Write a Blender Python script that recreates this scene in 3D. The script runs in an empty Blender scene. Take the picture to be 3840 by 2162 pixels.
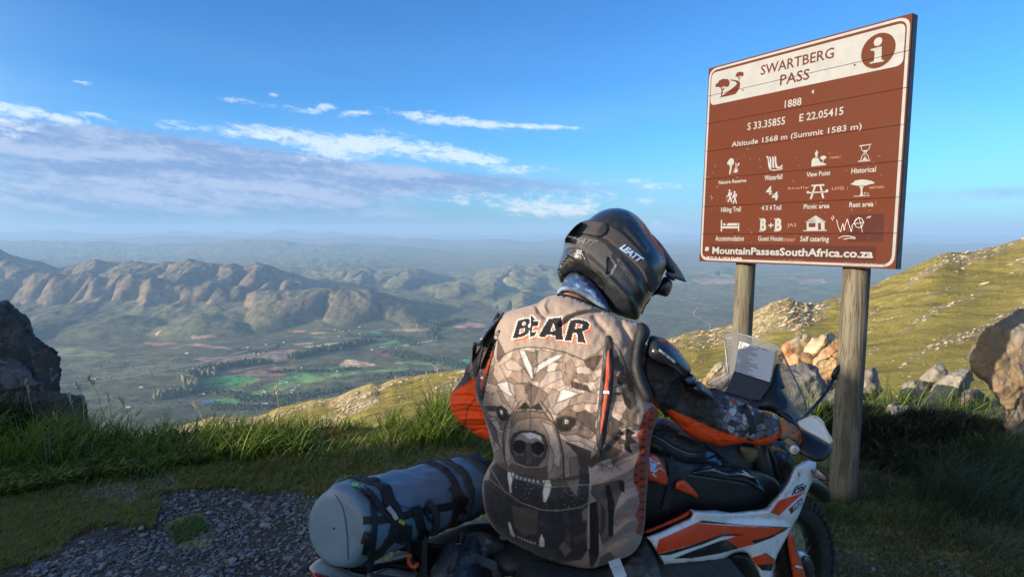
import bpy, math, random
import numpy as np
from mathutils import Vector, Matrix

SC = bpy.context.scene
COL = SC.collection
random.seed(7)
RNG = np.random.default_rng(11)

# ------------------------------------------------------------------ camera
FPX = 3840 * 23 / 36
PITCH = math.radians(5.2)
CAMZ = 1.65
cam_data = bpy.data.cameras.new('camera')
cam_data.lens = 23
cam_data.sensor_width = 36
cam_data.clip_start = 0.05
cam_data.clip_end = 400000
cam = bpy.data.objects.new('camera', cam_data)
cam.location = (0, 0, CAMZ)
cam.rotation_euler = (math.pi / 2 - PITCH, 0, 0)
COL.objects.link(cam)
SC.camera = cam

# ------------------------------------------------------------------ light
SUN_EL = math.radians(14.0)
SUN_H = np.array([-0.90, -0.436])            # towards the sun, horizontally
SUN_H = SUN_H / np.linalg.norm(SUN_H)
SUN_DIR = Vector((SUN_H[0] * math.cos(SUN_EL), SUN_H[1] * math.cos(SUN_EL), math.sin(SUN_EL)))
sd = bpy.data.lights.new('sun', 'SUN')
sd.energy = 4.6
sd.angle = math.radians(0.55)
sd.color = (1.0, 0.86, 0.66)
sun = bpy.data.objects.new('sun', sd)
sun.rotation_euler = SUN_DIR.to_track_quat('Z', 'Y').to_euler()
COL.objects.link(sun)

SC.view_settings.view_transform = 'Standard'
SC.view_settings.look = 'None'
SC.view_settings.exposure = 0.85
SC.view_settings.gamma = 1.0
SC.view_settings.use_curve_mapping = False
SC.cycles.use_denoising = True
SC.cycles.max_bounces = 7
SC.cycles.transparent_max_bounces = 12
SC.cycles.volume_bounces = 2
SC.cycles.sample_clamp_indirect = 6

world = bpy.data.worlds.new('World')
SC.world = world
world.use_nodes = True


class NT:
    """tiny helper for building node trees"""
    def __init__(self, tree):
        self.t = tree

    def n(self, typ, **kw):
        nd = self.t.nodes.new(typ)
        for k, v in kw.items():
            if k.startswith('i_'):
                nd.inputs[int(k[2:]) if k[2:].isdigit() else k[2:].replace('_', ' ')].default_value = v
            else:
                setattr(nd, k, v)
        return nd

    def l(self, a, b):
        self.t.links.new(a, b)

    def put(self, v, sock):
        if isinstance(v, (int, float)):
            sock.default_value = v
        elif isinstance(v, (tuple, list)):
            sock.default_value = tuple(v) + ((1.0,) if len(v) == 3 and len(sock.default_value) == 4 else ())
        else:
            self.l(v, sock)

    def m(self, op, a, b=0.0, c=0.0, clamp=False):
        nd = self.n('ShaderNodeMath', operation=op, use_clamp=clamp)
        for i, v in enumerate((a, b, c)):
            self.put(v, nd.inputs[i])
        return nd.outputs[0]

    def mix(self, f, a, b, blend='MIX'):
        nd = self.n('ShaderNodeMix', data_type='RGBA', blend_type=blend)
        self.put(f, nd.inputs[0]); self.put(a, nd.inputs[6]); self.put(b, nd.inputs[7])
        return nd.outputs[2]

    def ramp(self, f, lo, hi, a=0.0, b=1.0):
        nd = self.n('ShaderNodeMapRange', interpolation_type='SMOOTHSTEP')
        self.put(f, nd.inputs[0])
        nd.inputs[1].default_value = lo; nd.inputs[2].default_value = hi
        nd.inputs[3].default_value = a; nd.inputs[4].default_value = b
        return nd.outputs[0]

    def noise(self, vec, scale, detail=4, rough=0.5, dist=0.0):
        nd = self.n('ShaderNodeTexNoise')
        nd.inputs['Scale'].default_value = scale; nd.inputs['Detail'].default_value = detail
        nd.inputs['Roughness'].default_value = rough; nd.inputs['Distortion'].default_value = dist
        if vec is not None:
            self.l(vec, nd.inputs['Vector'])
        return nd.outputs[0]

    def xyz(self, x, y, z):
        nd = self.n('ShaderNodeCombineXYZ')
        self.put(x, nd.inputs[0]); self.put(y, nd.inputs[1]); self.put(z, nd.inputs[2])
        return nd.outputs[0]


def build_world():
    t = world.node_tree
    t.nodes.clear()
    g = NT(t)
    out = g.n('ShaderNodeOutputWorld')
    bg = g.n('ShaderNodeBackground')
    g.l(bg.outputs[0], out.inputs[0])
    sky = g.n('ShaderNodeTexSky', sky_type='NISHITA')
    sky.sun_disc = False
    sky.sun_elevation = SUN_EL
    # rotation is measured from +Y towards +X
    sky.sun_rotation = math.atan2(SUN_H[0], SUN_H[1])
    sky.altitude = 1500
    sky.air_density = 1.0
    sky.dust_density = 0.3
    sky.ozone_density = 2.0
    tc = g.n('ShaderNodeTexCoord')
    sep = g.n('ShaderNodeSeparateXYZ')
    g.l(tc.outputs['Generated'], sep.inputs[0])
    x, y, z = sep.outputs
    az = g.m('ARCTAN2', x, y)
    el = g.m('ARCSINE', z)
    k = 1.0
    # streaky noise: compressed along elevation, slightly tilted
    sh = g.m('MULTIPLY_ADD', az, 0.10, el)
    v1 = g.xyz(g.m('MULTIPLY', az, 5.0), g.m('MULTIPLY', sh, 38.0), 0.3)
    n1 = g.noise(v1, 1.0, 8, 0.58, 0.6)
    v2 = g.xyz(g.m('MULTIPLY', az, 40.0), g.m('MULTIPLY', sh, 110.0), 1.7)
    n2 = g.noise(v2, 1.0, 12, 0.72, 0.3)
    v3 = g.xyz(g.m('MULTIPLY', az, 2.2), g.m('MULTIPLY', sh, 17.0), 5.1)
    n3 = g.noise(v3, 1.0, 5, 0.5, 0.2)

    def ell(ax, ay, wx, wy, tilt=0.0):
        a = math.atan((ax - 1920) / FPX)
        e = math.atan(-(ay - 858) / FPX * math.cos(a))
        dx = g.m('SUBTRACT', az, a)
        dy = g.m('SUBTRACT', el, e)
        dy = g.m('MULTIPLY_ADD', dx, tilt, dy)
        dx = g.m('DIVIDE', dx, wx / FPX)
        dy = g.m('DIVIDE', dy, wy / FPX)
        r = g.m('ADD', g.m('MULTIPLY', dx, dx), g.m('MULTIPLY', dy, dy))
        return g.m('DIVIDE', 1.0, g.m('ADD', 1.0, g.m('MULTIPLY', r, r)))

    def total(lst):
        s = None
        for e in lst:
            v = ell(*e[:5])
            v = g.m('MULTIPLY', v, e[5])
            s = v if s is None else g.m('ADD', s, v)
        return s
    # bright white puffs: px, py, half width, half height, tilt, strength
    white = total([
        (930, 392, 70, 13, 0.05, .85), (1150, 425, 70, 11, 0.1, .8), (1235, 410, 28, 11, 0.0, .8),
        (1045, 368, 18, 7, 0, .7), (1340, 440, 60, 12, -0.1, .7), (1690, 460, 230, 20, 0.1, 1.0),
        (2000, 482, 150, 10, 0.05, .85), (1010, 508, 190, 24, 0.04, 1.0), (660, 478, 60, 14, 0.1, .7),
        (1310, 560, 150, 42, -0.12, 1.05), (1600, 565, 190, 36, 0.1, .95), (1790, 600, 110, 22, 0.1, .8),
        (1950, 640, 150, 16, 0.0, .6), (170, 435, 140, 16, 0.12, .85), (40, 470, 110, 50, 0.1, .65), (370, 440, 60, 9, 0.15, .6),
        (350, 328, 35, 8, 0.05, .6), (50, 165, 30, 6, 0.0, .5), (465, 340, 22, 7, 0.05, .4),
        (2080, 790, 150, 26, 0.0, .75), (2470, 855, 34, 22, 0.0, .95), (2530, 862, 24, 20, 0.0, .85),
        (2020, 750, 420, 36, 0.0, .62), (2500, 700, 90, 10, 0.0, .5), (1330, 430, 20, 6, 0, .6),
        (2300, 680, 180, 14, -0.05, .4)])
    wn = g.m('ADD', g.m('MULTIPLY', g.m('SUBTRACT', n2, 0.5), 3.6), g.m('MULTIPLY', g.m('SUBTRACT', n1, 0.5), 1.2))
    wm = g.m('ADD', g.m('MULTIPLY', white, 0.95), g.m('MULTIPLY', wn, g.m('MINIMUM', g.m('MULTIPLY', white, 2.2), 1.0)))
    wmask = g.ramp(wm, 0.30, 1.35)
    grey = total([
        (250, 560, 560, 60, 0.12, .8), (750, 590, 520, 60, 0.12, .85), (1250, 640, 620, 40, 0.06, .7),
        (300, 700, 900, 70, 0.03, .8), (1500, 690, 900, 48, 0.03, .55), (500, 840, 1500, 90, 0.0, .55),
        (3550, 735, 420, 22, 0.0, .5), (3900, 700, 200, 30, 0.0, .4)])
    gm = g.m('MULTIPLY', g.m('ADD', g.m('MULTIPLY', n3, 0.9), g.m('MULTIPLY', n1, 0.75)), grey)
    gmask = g.ramp(gm, 0.28, 0.98)
    # thin veil everywhere low in the sky
    low = g.ramp(el, 0.0, 0.32, 1.0, 0.0)
    veil = g.m('MULTIPLY', g.m('MULTIPLY', g.ramp(n3, 0.35, 0.75), low), 0.30)
    dots = g.m('ADD', g.m('MULTIPLY', x, float(SUN_H[0])), g.m('MULTIPLY', y, float(SUN_H[1])))
    glow = g.ramp(dots, 0.05, 0.90)          # the side of the sky the sun stands in is paler and warmer
    tint = g.mix(1.0, sky.outputs[0], g.mix(glow, (0.235, 0.565, 0.885), (2.0, 1.6, 1.2)), 'MULTIPLY')
    hv = g.m('POWER', g.ramp(el, -0.05, 0.16, 1.0, 0.0), 1.4)
    hc = g.mix(g.ramp(az, -0.35, 0.5), (.50, 1.02, 2.05), (1.25, 1.85, 2.3))
    hc = g.mix(glow, hc, (5.5, 5.2, 4.6))
    c = g.mix(g.m('MULTIPLY', hv, 0.85), tint, hc)
    c = g.mix(veil, c, g.mix(glow, (1.7, 2.65, 4.0), (6.5, 6.0, 5.4)))
    gcol = g.mix(g.ramp(g.m('MULTIPLY_ADD', n1, 0.6, g.m('MULTIPLY', n2, 0.4)), 0.42, 0.60), (.98, 1.55, 2.75), (1.95, 2.4, 3.4))
    c = g.mix(g.m('MULTIPLY', gmask, 0.92), c, gcol)
    warm = g.ramp(el, 0.0, 0.09, 0.0, 1.0)
    wc = g.mix(warm, (4.6, 4.2, 4.1), (3.7, 4.1, 4.7))
    c = g.mix(g.m('MULTIPLY', wmask, 0.72), c, wc)
    # bright cloud added beyond the left edge and behind, to lighten the shaded ground
    side_ = g.m('MULTIPLY', g.ramp(dots, 0.18, 0.55), g.ramp(el, 0.9, 0.3))
    cb = g.m('MULTIPLY', side_, g.ramp(g.m('MULTIPLY_ADD', n3, 0.7, g.m('MULTIPLY', n1, 0.4)), 0.42, 0.62))
    c = g.mix(g.m('MULTIPLY', cb, 0.9), c, (9.5, 8.8, 8.2))
    g.l(c, bg.inputs[0])
    bg.inputs[1].default_value = 0.14


build_world()


# ------------------------------------------------------------------ helpers
def ray(px, py):
    px = np.asarray(px, float); py = np.asarray(py, float)
    a = (px - 1920) / FPX; b = -(py - 1081) / FPX
    cp, sp = math.cos(PITCH), math.sin(PITCH)
    return np.stack([a, cp + b * sp, -sp + b * cp], -1)


C0 = np.array([0, 0, CAMZ])


def W(px, py, Y):
    """point of the place at depth Y (metres north of the viewpoint)"""
    d = ray(px, py)
    return C0 + d * (np.asarray(Y, float) / d[..., 1])[..., None]


def on_plane(px, py, P, n):
    d = ray(px, py)
    s = ((np.asarray(P) - C0) @ n) / (d @ n)
    return C0 + d * s[..., None]


def plane3(a, b, c):
    A, B, D = [W(*q) for q in (a, b, c)]
    n = np.cross(B - A, D - A); n /= np.linalg.norm(n)
    if (C0 - A) @ n < 0:
        n = -n
    return A, n


def project(P):
    P = np.asarray(P) - C0
    cp, sp = math.cos(PITCH), math.sin(PITCH)
    z = P[..., 1] * cp - P[..., 2] * sp
    up = P[..., 1] * sp + P[..., 2] * cp
    return 1920 + FPX * P[..., 0] / z, 1081 - FPX * up / z


def tag(o, label=None, cat=None, group=None, kind=None):
    if label: o['label'] = label
    if cat: o['category'] = cat
    if group: o['group'] = group
    if kind: o['kind'] = kind
    return o


def empty(name, loc, label, cat, group=None):
    o = bpy.data.objects.new(name, None)
    o.location = loc
    o.empty_display_size = 0.1
    COL.objects.link(o)
    return tag(o, label, cat, group)


def mesh_obj(name, V, F, mat, parent=None, col=None, smooth=True, mats=None, mi=None):
    """V (n,3); F list of arrays (k,3) / (k,4) or one array"""
    me = bpy.data.meshes.new(name)
    V = np.asarray(V, float).reshape(-1, 3)
    if not isinstance(F, list):
        F = [F]
    F = [np.asarray(f, int) for f in F if len(f)]
    loops = np.concatenate([f.ravel() for f in F])
    tot = np.concatenate([np.full(len(f), f.shape[1]) for f in F])
    start = np.concatenate([[0], np.cumsum(tot)[:-1]])
    me.vertices.add(len(V)); me.vertices.foreach_set('co', V.astype(np.float32).ravel())
    me.loops.add(len(loops)); me.loops.foreach_set('vertex_index', loops.astype(np.int32))
    me.polygons.add(len(tot)); me.polygons.foreach_set('loop_start', start.astype(np.int32))
    me.polygons.foreach_set('loop_total', tot.astype(np.int32))
    me.polygons.foreach_set('use_smooth', np.full(len(tot), bool(smooth)))
    for m_ in (mats or [mat]):
        me.materials.append(m_)
    if mi is not None:
        me.polygons.foreach_set('material_index', np.asarray(mi, np.int32))
    me.update(calc_edges=True)
    if col is not None:
        a = me.color_attributes.new('Col', 'FLOAT_COLOR', 'POINT')
        c = np.ones((len(V), 4), np.float32); c[:, :3] = col
        a.data.foreach_set('color', c.ravel())
    o = bpy.data.objects.new(name, me)
    COL.objects.link(o)
    if parent is not None:
        o.parent = parent
        o.matrix_parent_inverse = Matrix.Translation(-Vector(parent.location)) if parent.type == 'EMPTY' else Matrix()
        if parent.type != 'EMPTY' and parent.parent is not None:
            pass
    return o


def link_child(o, parent):
    o.parent = parent
    if parent.type == 'EMPTY':
        o.matrix_parent_inverse = Matrix.Translation(-Vector(parent.location))
    return o


def smst(x, a, b):
    t = np.clip((x - a) / (b - a), 0, 1)
    return t * t * (3 - 2 * t)


_perm = RNG.permutation(512)
_gr = RNG.normal(size=(512, 3)); _gr /= np.linalg.norm(_gr, axis=1)[:, None]


def pnoise(x, y, z=0.0):
    x, y, z = np.broadcast_arrays(np.asarray(x, float), np.asarray(y, float), np.asarray(z, float))
    xi, yi, zi = np.floor(x).astype(int), np.floor(y).astype(int), np.floor(z).astype(int)
    xf, yf, zf = x - xi, y - yi, z - zi
    u, v, w = [t * t * t * (t * (t * 6 - 15) + 10) for t in (xf, yf, zf)]
    r = 0
    for dx in (0, 1):
        for dy in (0, 1):
            for dz in (0, 1):
                h = _perm[(_perm[(_perm[(xi + dx) & 511] + yi + dy) & 511] + zi + dz) & 511]
                gg = _gr[h]
                d = gg[..., 0] * (xf - dx) + gg[..., 1] * (yf - dy) + gg[..., 2] * (zf - dz)
                r = r + d * (u if dx else 1 - u) * (v if dy else 1 - v) * (w if dz else 1 - w)
    return r * 1.6


def fbm(x, y, z=0.0, o=4, g=0.5, ridge=False):
    s = 0; a = 1.0; f = 1.0; tt = 0
    for i in range(o):
        n = pnoise(x * f + 13.1 * i, y * f + 7.7 * i, np.asarray(z) * f + 3.3 * i)
        if ridge:
            n = 1 - 2 * np.abs(n)
        s = s + a * n; tt += a
        a *= g; f *= 2.03
    return s / tt


def inpoly(px, py, poly):
    poly = np.asarray(poly, float)
    r = np.zeros(px.shape, bool)
    x0, y0 = poly.min(0); x1, y1 = poly.max(0)
    sel = (px >= x0) & (px <= x1) & (py >= y0) & (py <= y1)
    if not sel.any():
        return r
    X = px[sel]; Y = py[sel]; c = np.zeros(X.shape, bool)
    n = len(poly)
    for i in range(n):
        xa, ya = poly[i]; xb, yb = poly[(i + 1) % n]
        if ya == yb:
            continue
        cr = ((ya > Y) != (yb > Y)) & (X < (xb - xa) * (Y - ya) / (yb - ya) + xa)
        c ^= cr
    r[sel] = c
    return r


def segdist(px, py, pts, closed=False):
    """distance to a polyline"""
    pts = np.asarray(pts, float)
    d = np.full(px.shape, 1e9)
    n = len(pts)
    for i in range(n if closed else n - 1):
        a = pts[i]; b = pts[(i + 1) % n]
        ab = b - a; L = (ab ** 2).sum() + 1e-9
        t = np.clip(((px - a[0]) * ab[0] + (py - a[1]) * ab[1]) / L, 0, 1)
        d = np.minimum(d, np.hypot(px - a[0] - t * ab[0], py - a[1] - t * ab[1]))
    return d


def chaikin(p, k=2, closed=True):
    p = np.asarray(p, float)
    for _ in range(k):
        q = np.roll(p, -1, 0)
        if not closed:
            a, b = p[:-1], p[1:]
            m = np.empty((2 * len(a), p.shape[1])); m[0::2] = .75 * a + .25 * b; m[1::2] = .25 * a + .75 * b
            p = np.vstack([p[:1], m, p[-1:]])
        else:
            m = np.empty((2 * len(p), p.shape[1])); m[0::2] = .75 * p + .25 * q; m[1::2] = .25 * p + .75 * q
            p = m
    return p


def Z(x0, y0, s):
    return lambda *pts: np.array([(x0 + a * s, y0 + b * s) for a, b in pts])


Z1 = Z(0, 850, 1000 / 2417)         # left hills
Z3 = Z(600, 1100, 1200 / 2576)      # valley
ZS = Z(1200, 900, 1000 / 2576)      # mid ranges
N1 = Z(2560, 0, 940 / 2434)         # sign top
N2 = Z(2560, 500, 940 / 2434)       # sign bottom
HZ = Z(1650, 750, 960 / 2320)       # helmet
VZ = Z(1650, 1250, 960 / 1526)      # vest
DZ = Z(1100, 1650, 860 / 2436)      # duffel
AZ = Z(2350, 1150, 900 / 2175)      # arm and screen
BZ = Z(2350, 1600, 900 / 2322)      # bike
RZ = Z(2900, 1050, 940 / 2097)      # right rocks
LZ = Z(0, 1050, 420 / 937)          # left rock
GZ = Z(0, 1350, 1100 / 1964)        # ground left
EZ = Z(1650, 1150, 300 / 791)       # left elbow
KZ = Z(2350, 1580, 600 / 2351)      # tank
PZ = Z(1700, 1900, 800 / 2576)      # vest bottom
FZ = Z(0, 0, 3840 / 2575)           # full view


# ------------------------------------------------------------------ materials
def new_mat(name):
    m = bpy.data.materials.new(name)
    m.use_nodes = True
    t = m.node_tree
    t.nodes.clear()
    g = NT(t)
    out = g.n('ShaderNodeOutputMaterial')
    b = g.n('ShaderNodeBsdfPrincipled')
    g.l(b.outputs[0], out.inputs[0])
    return m, g, b


def basic(name, col, rough=0.6, metal=0.0, var=0.15, scale=20, bump=0.0, bscale=60, attr=False, spec=0.5, dist=0.004,
          dirt=0.0, dirtcol=(.16, .12, .08), dscale=9, coat=0.0, sheen=0.0, trans=0.0, sss=0.0, perf=None, bdetail=6):
    m, g, b = new_mat(name)
    tc = g.n('ShaderNodeTexCoord')
    o = tc.outputs['Object']
    base = col
    if attr:
        a = g.n('ShaderNodeVertexColor', layer_name='Col')
        base = a.outputs[0]
    nz = g.noise(o, scale, 5, 0.6)
    f = g.ramp(nz, 0.3, 0.7, 1 - var, 1 + var)
    c = g.mix(1.0, base if not isinstance(base, tuple) else tuple(base), g.xyz(f, f, f), 'MULTIPLY')
    if dirt:
        dn = g.noise(o, dscale, 8, 0.68)
        c = g.mix(g.ramp(dn, 0.5, 0.72, 0, dirt), c, dirtcol)
    if perf:
        vo = g.n('ShaderNodeTexVoronoi', feature='F1'); vo.inputs['Scale'].default_value = perf
        vo.inputs['Randomness'].default_value = 0.15
        g.l(o, vo.inputs['Vector'])
        c = g.mix(g.ramp(vo.outputs[0], 0.15, 0.27, 0.38, 0.0), c, (.015, .013, .012))
    g.l(c, b.inputs['Base Color'])
    rr = g.ramp(g.noise(o, scale * 2.3, 4, 0.6), 0.3, 0.7, max(rough - .12, .03), min(rough + .12, 1))
    g.l(rr, b.inputs['Roughness'])
    b.inputs['Metallic'].default_value = metal
    b.inputs['Specular IOR Level'].default_value = spec
    b.inputs['Coat Weight'].default_value = coat
    b.inputs['Sheen Weight'].default_value = sheen
    if trans:
        b.inputs['Transmission Weight'].default_value = trans
    if bump:
        bn = g.n('ShaderNodeBump'); bn.inputs['Strength'].default_value = bump; bn.inputs['Distance'].default_value = dist
        g.l(g.noise(o, bscale, bdetail, 0.6), bn.inputs['Height'])
        g.l(bn.outputs[0], b.inputs['Normal'])
    return m
# ================================================================== THE VALLEY
def terrain_mat(name, rock=False, s=1.0):
    m, g, b = new_mat(name)
    a = g.n('ShaderNodeVertexColor', layer_name='Col')
    geo = g.n('ShaderNodeNewGeometry')
    p = geo.outputs['Position']
    n1 = g.noise(p, 0.012 * s, 9, 0.68)
    n2 = g.noise(p, 0.0022 * s, 6, 0.6)
    f = g.m('MULTIPLY', g.ramp(n1, 0.3, 0.7, 0.55, 1.45), g.ramp(n2, 0.3, 0.7, 0.78, 1.22))
    c = g.mix(1.0, a.outputs[0], g.xyz(f, f, f), 'MULTIPLY')
    g.l(c, b.inputs['Base Color'])
    b.inputs['Roughness'].default_value = 1.0
    b.inputs['Specular IOR Level'].default_value = 0.05
    bn = g.n('ShaderNodeBump'); bn.inputs['Strength'].default_value = 0.6; bn.inputs['Distance'].default_value = 14.0 / s
    g.l(g.noise(p, 0.02 * s, 8, 0.65), bn.inputs['Height'])
    g.l(bn.outputs[0], b.inputs['Normal'])
    return m


FLOOR = -850.0


def zof(py, Y):
    """height seen at picture row py, depth Y"""
    return W(1920, py, Y)[..., 2]


# bumps: centre column, top row, depth, half width in columns, depth stretch, steepness
BUMPS = []
for zx, zy, Y, hw, ds, k in [
    # foothills
    (700, 735, 6300, 330, 1.2, 1.5), (1150, 725, 6500, 330, 1.1, 1.5), (250, 800, 6100, 300, 1.3, 1.4), (500, 850, 5700, 260, 1.0, 1.5),
    (1150, 830, 5800, 330, 1.0, 1.4), (1650, 755, 6350, 380, 1.1, 1.5), (1900, 800, 6000, 260, 1.1, 1.4), (2200, 770, 6500, 330, 1.1, 1.4),
    (1900, 850, 5700, 360, .8, 1.3), (60, 880, 5400, 300, 1.0, 1.4)]:
    q = Z1((zx, zy))[0]
    BUMPS.append((q[0], q[1], Y - (700 if Y > 6900 else 300), hw * 1000 / 2417, ds, k))
for zx, zy, Y, hw, ds, k in [
    # the big brown hill running right
    (860, 287, 10600, 200, 1.6, 2.2), (400, 286, 10600, 150, 2.0, 2.0), (1350, 425, 8800, 260, 1.0, 1.7),
    (1350, 600, 7600, 240, 1.0, 2.0), (1120, 625, 7500, 170, 1.0, 1.8), (1480, 620, 7400, 180, 1.0, 2.2), (1950, 525, 8000, 330, .9, 1.8), (2150, 560, 7800, 240, .9, 1.6), (1780, 590, 7700, 150, .9, 2.0),
    (2400, 600, 7800, 300, .9, 1.6)]:
    q = ZS((zx, zy))[0]
    BUMPS.append((q[0], q[1], Y, hw * 1000 / 2576, ds, k))
for fx, fy, Y, hw, ds, k in [
    (1810, 686, 12900, 150, .7, 1.6), (1950, 694, 13000, 200, .6, 1.5), (2080, 700, 12500, 160, .6, 1.5), (1880, 741, 10400, 90, .6, 1.6), (1700, 720, 11500, 160, .6, 1.5),
    (2250, 712, 12000, 160, .6, 1.5), (1600, 700, 12500, 160, .6, 1.6), (1780, 752, 9600, 120, .5, 1.4)]:
    q = FZ((fx, fy))[0]
    BUMPS.append((q[0], q[1], Y, hw * 3840 / 2575, ds, k))


# long ridges: skyline in picture points, depth, width of the near and far flanks, spur wavelength
RIDGES = [
    (Z1((-900, 230), (-300, 215), (0, 262), (250, 330), (530, 405), (700, 368), (860, 344), (960, 362), (1150, 360), (1450, 362), (1560, 352), (1700, 331), (1960, 380), (2100, 376), (2200, 390), (2320, 352), (2417, 375), (2600, 440), (2900, 520), (3300, 600)), 7900, 1700, 1800, 560, 9.0),
    (Z1((-900, 520), (-100, 500), (60, 505), (190, 528), (300, 465), (430, 452), (600, 475), (700, 470), (820, 462), (950, 505), (1050, 470), (1180, 458), (1350, 480), (1480, 530), (1600, 535), (1740, 560), (1890, 525), (2000, 560), (2070, 585), (2170, 562), (2300, 600), (2450, 640), (2600, 720)), 6750, 680, 1400, 380, 1.0),
    (FZ((560, 760), (640, 742), (690, 738), (800, 735), (930, 741), (1000, 763), (1060, 780), (1120, 794), (1160, 806), (1200, 830)), 6350, 950, 1200, 560, 5.0),
    (ZS((-300, 330), (0, 320), (200, 305), (400, 287), (520, 308), (700, 300), (850, 287), (960, 310), (1060, 345), (1160, 372), (1400, 420)), 10500, 2300, 1800, 420, 3.0),
    (ZS((700, 460), (900, 430), (1100, 390), (1350, 345), (1500, 338), (1640, 300), (1760, 285), (1880, 262), (1980, 280), (2110, 257), (2200, 275), (2330, 285), (2600, 310), (2900, 350)), 11300, 2800, 2200, 480, 7.0),
    (ZS((600, 590), (800, 556), (1000, 500), (1160, 460), (1350, 425), (1500, 450), (1680, 430), (1800, 480), (1950, 515), (2200, 560), (2500, 600)), 8700, 1300, 1200, 450, 2.0),
    (FZ((1450, 712), (1600, 702), (1700, 688), (1810, 672), (1900, 684), (2000, 681), (2100, 692), (2250, 704), (2400, 715), (2700, 740)), 12900, 2600, 1500, 520, 11.0),
    (FZ((1640, 765), (1700, 748), (1790, 738), (1880, 741), (1960, 750), (2080, 758), (2200, 770)), 9800, 800, 900, 260, 4.0),
    (FZ((1600, 835), (1700, 826), (1800, 815), (1900, 806), (2000, 800), (2100, 790)), 6200, 500, 600, 300, 8.0),
    (ZS((980, 690), (1120, 625), (1240, 640), (1350, 598), (1480, 620), (1600, 665), (1700, 600), (1850, 560), (1960, 525), (2150, 560), (2400, 600), (2700, 640)), 7400, 750, 900, 330, 6.0),
]


def ridge_h(X, Y, fl):
    col_ = 1920 + FPX * X / Y
    out = np.zeros_like(X)
    for pts, Yc, wf, wb, per, seed in RIDGES:
        zc = CAMZ - Yc * (np.interp(col_, pts[:, 0], pts[:, 1]) - 858) / FPX * 1.0
        ends = smst(col_, pts[0, 0], pts[0, 0] + 120) * (1 - smst(col_, pts[-1, 0] - 160, pts[-1, 0]))
        H = np.clip(zc - FLOOR, 0, None) * ends
        wx = X + 90 * pnoise(X / 500, Y / 500, seed)
        sp = np.abs(pnoise(wx / per, seed * 1.7 + Y / 2600, seed)) * 2.1
        d = (Y - Yc - 120 * pnoise(X / 900, seed, 2.0))
        dn = np.where(d < 0, -d / (wf * (.46 + .72 * np.clip(sp, 0, 1) ** .5)), d / wb)
        prof = np.clip(1 - dn ** 2.0, 0, 1)
        out = np.maximum(out, H * prof)
    return out


def hfield(X, Y):
    """height of the valley and its hills at world X, Y"""
    wx = X + 260 * fbm(X / 1900, Y / 1900, 3.1, 3)
    wy = Y + 330 * fbm(X / 1700, Y / 1700, 9.4, 3)
    fl = FLOOR + 26 * fbm(X / 1500, Y / 1500, 1.0, 5) + 8 * fbm(X / 300, Y / 300, 2.0, 3)
    fl = fl + 60 * smst(Y, 14000, 26000) * fbm(X / 3000, Y / 3000, 4.0, 4)
    h = np.zeros_like(X)
    acc = np.full(X.shape, 0.0)
    for (cx, cy, Yc, hw, ds, k) in BUMPS:
        zt = zof(cy, Yc)
        H = max(float(zt) - FLOOR, 30.0)
        x0 = (cx - 1920) / FPX * Yc
        w = hw / FPX * Yc * 1.18
        dx = (wx - x0 - (-30)) / w
        dy = (wy - Yc) / (w * ds)
        r2 = dx * dx + dy * dy
        e = 1.16 if k >= 1.95 else 1.42
        sel = r2 < e * e
        r = np.sqrt(r2[sel])
        k_ = k * 1.15
        v = H * (1 - r ** k_ / e ** k_)
        acc[sel] = np.maximum(acc[sel], v)
    apron = 95 * smst(Y, 5000, 6500) * (1 - smst(1920 + FPX * X / Y, 1250, 1750)) * (1 + .35 * fbm(X / 500, Y / 900, 5.5, 4, ridge=True))
    acc = np.maximum(acc, apron + .25 * acc)
    acc = np.maximum(acc, ridge_h(X, Y, fl))
    big = np.clip(acc / 120, 0, 1)
    rid = fbm((X + .25 * Y) / 430, Y / 1100, 0.5, 5, 0.55, ridge=True)
    h = acc * (1 + 0.12 * rid) + big * (19 * rid + 13 * fbm(X / 130, Y / 200, 0.9, 4))
    # far ranges fading in the haze
    def rng(Yc, w, hh, seed, lo, hi):
        prof = hh * (0.55 + 0.75 * fbm(X / 3800, seed, 0.2, 5, .55))
        d = np.abs(Y - Yc - 1500 * fbm(X / 9000, 2.2, seed, 2)) / w
        az = 1920 + FPX * X / np.maximum(Y, 1)
        win = smst(az, lo - 350, lo + 250) * (1 - smst(az, hi - 250, hi + 350))
        return np.clip(prof, 0, None) * np.clip(1 - d, 0, 1) ** 1.2 * win
    h = h + rng(23000, 4500, 470, 3.0, -1500, 1500) + rng(33000, 5500, 560, 7.0, 300, 2300)
    h = h + rng(46000, 7000, 900, 12.0, -2500, 1350) + rng(29000, 5000, 330, 17.0, 2300, 5200)
    h = h + rng(19500, 2600, 200, 21.0, 1500, 3600) + rng(60000, 7000, 620, 33.0, -3000, 6500)
    return fl + h


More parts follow.
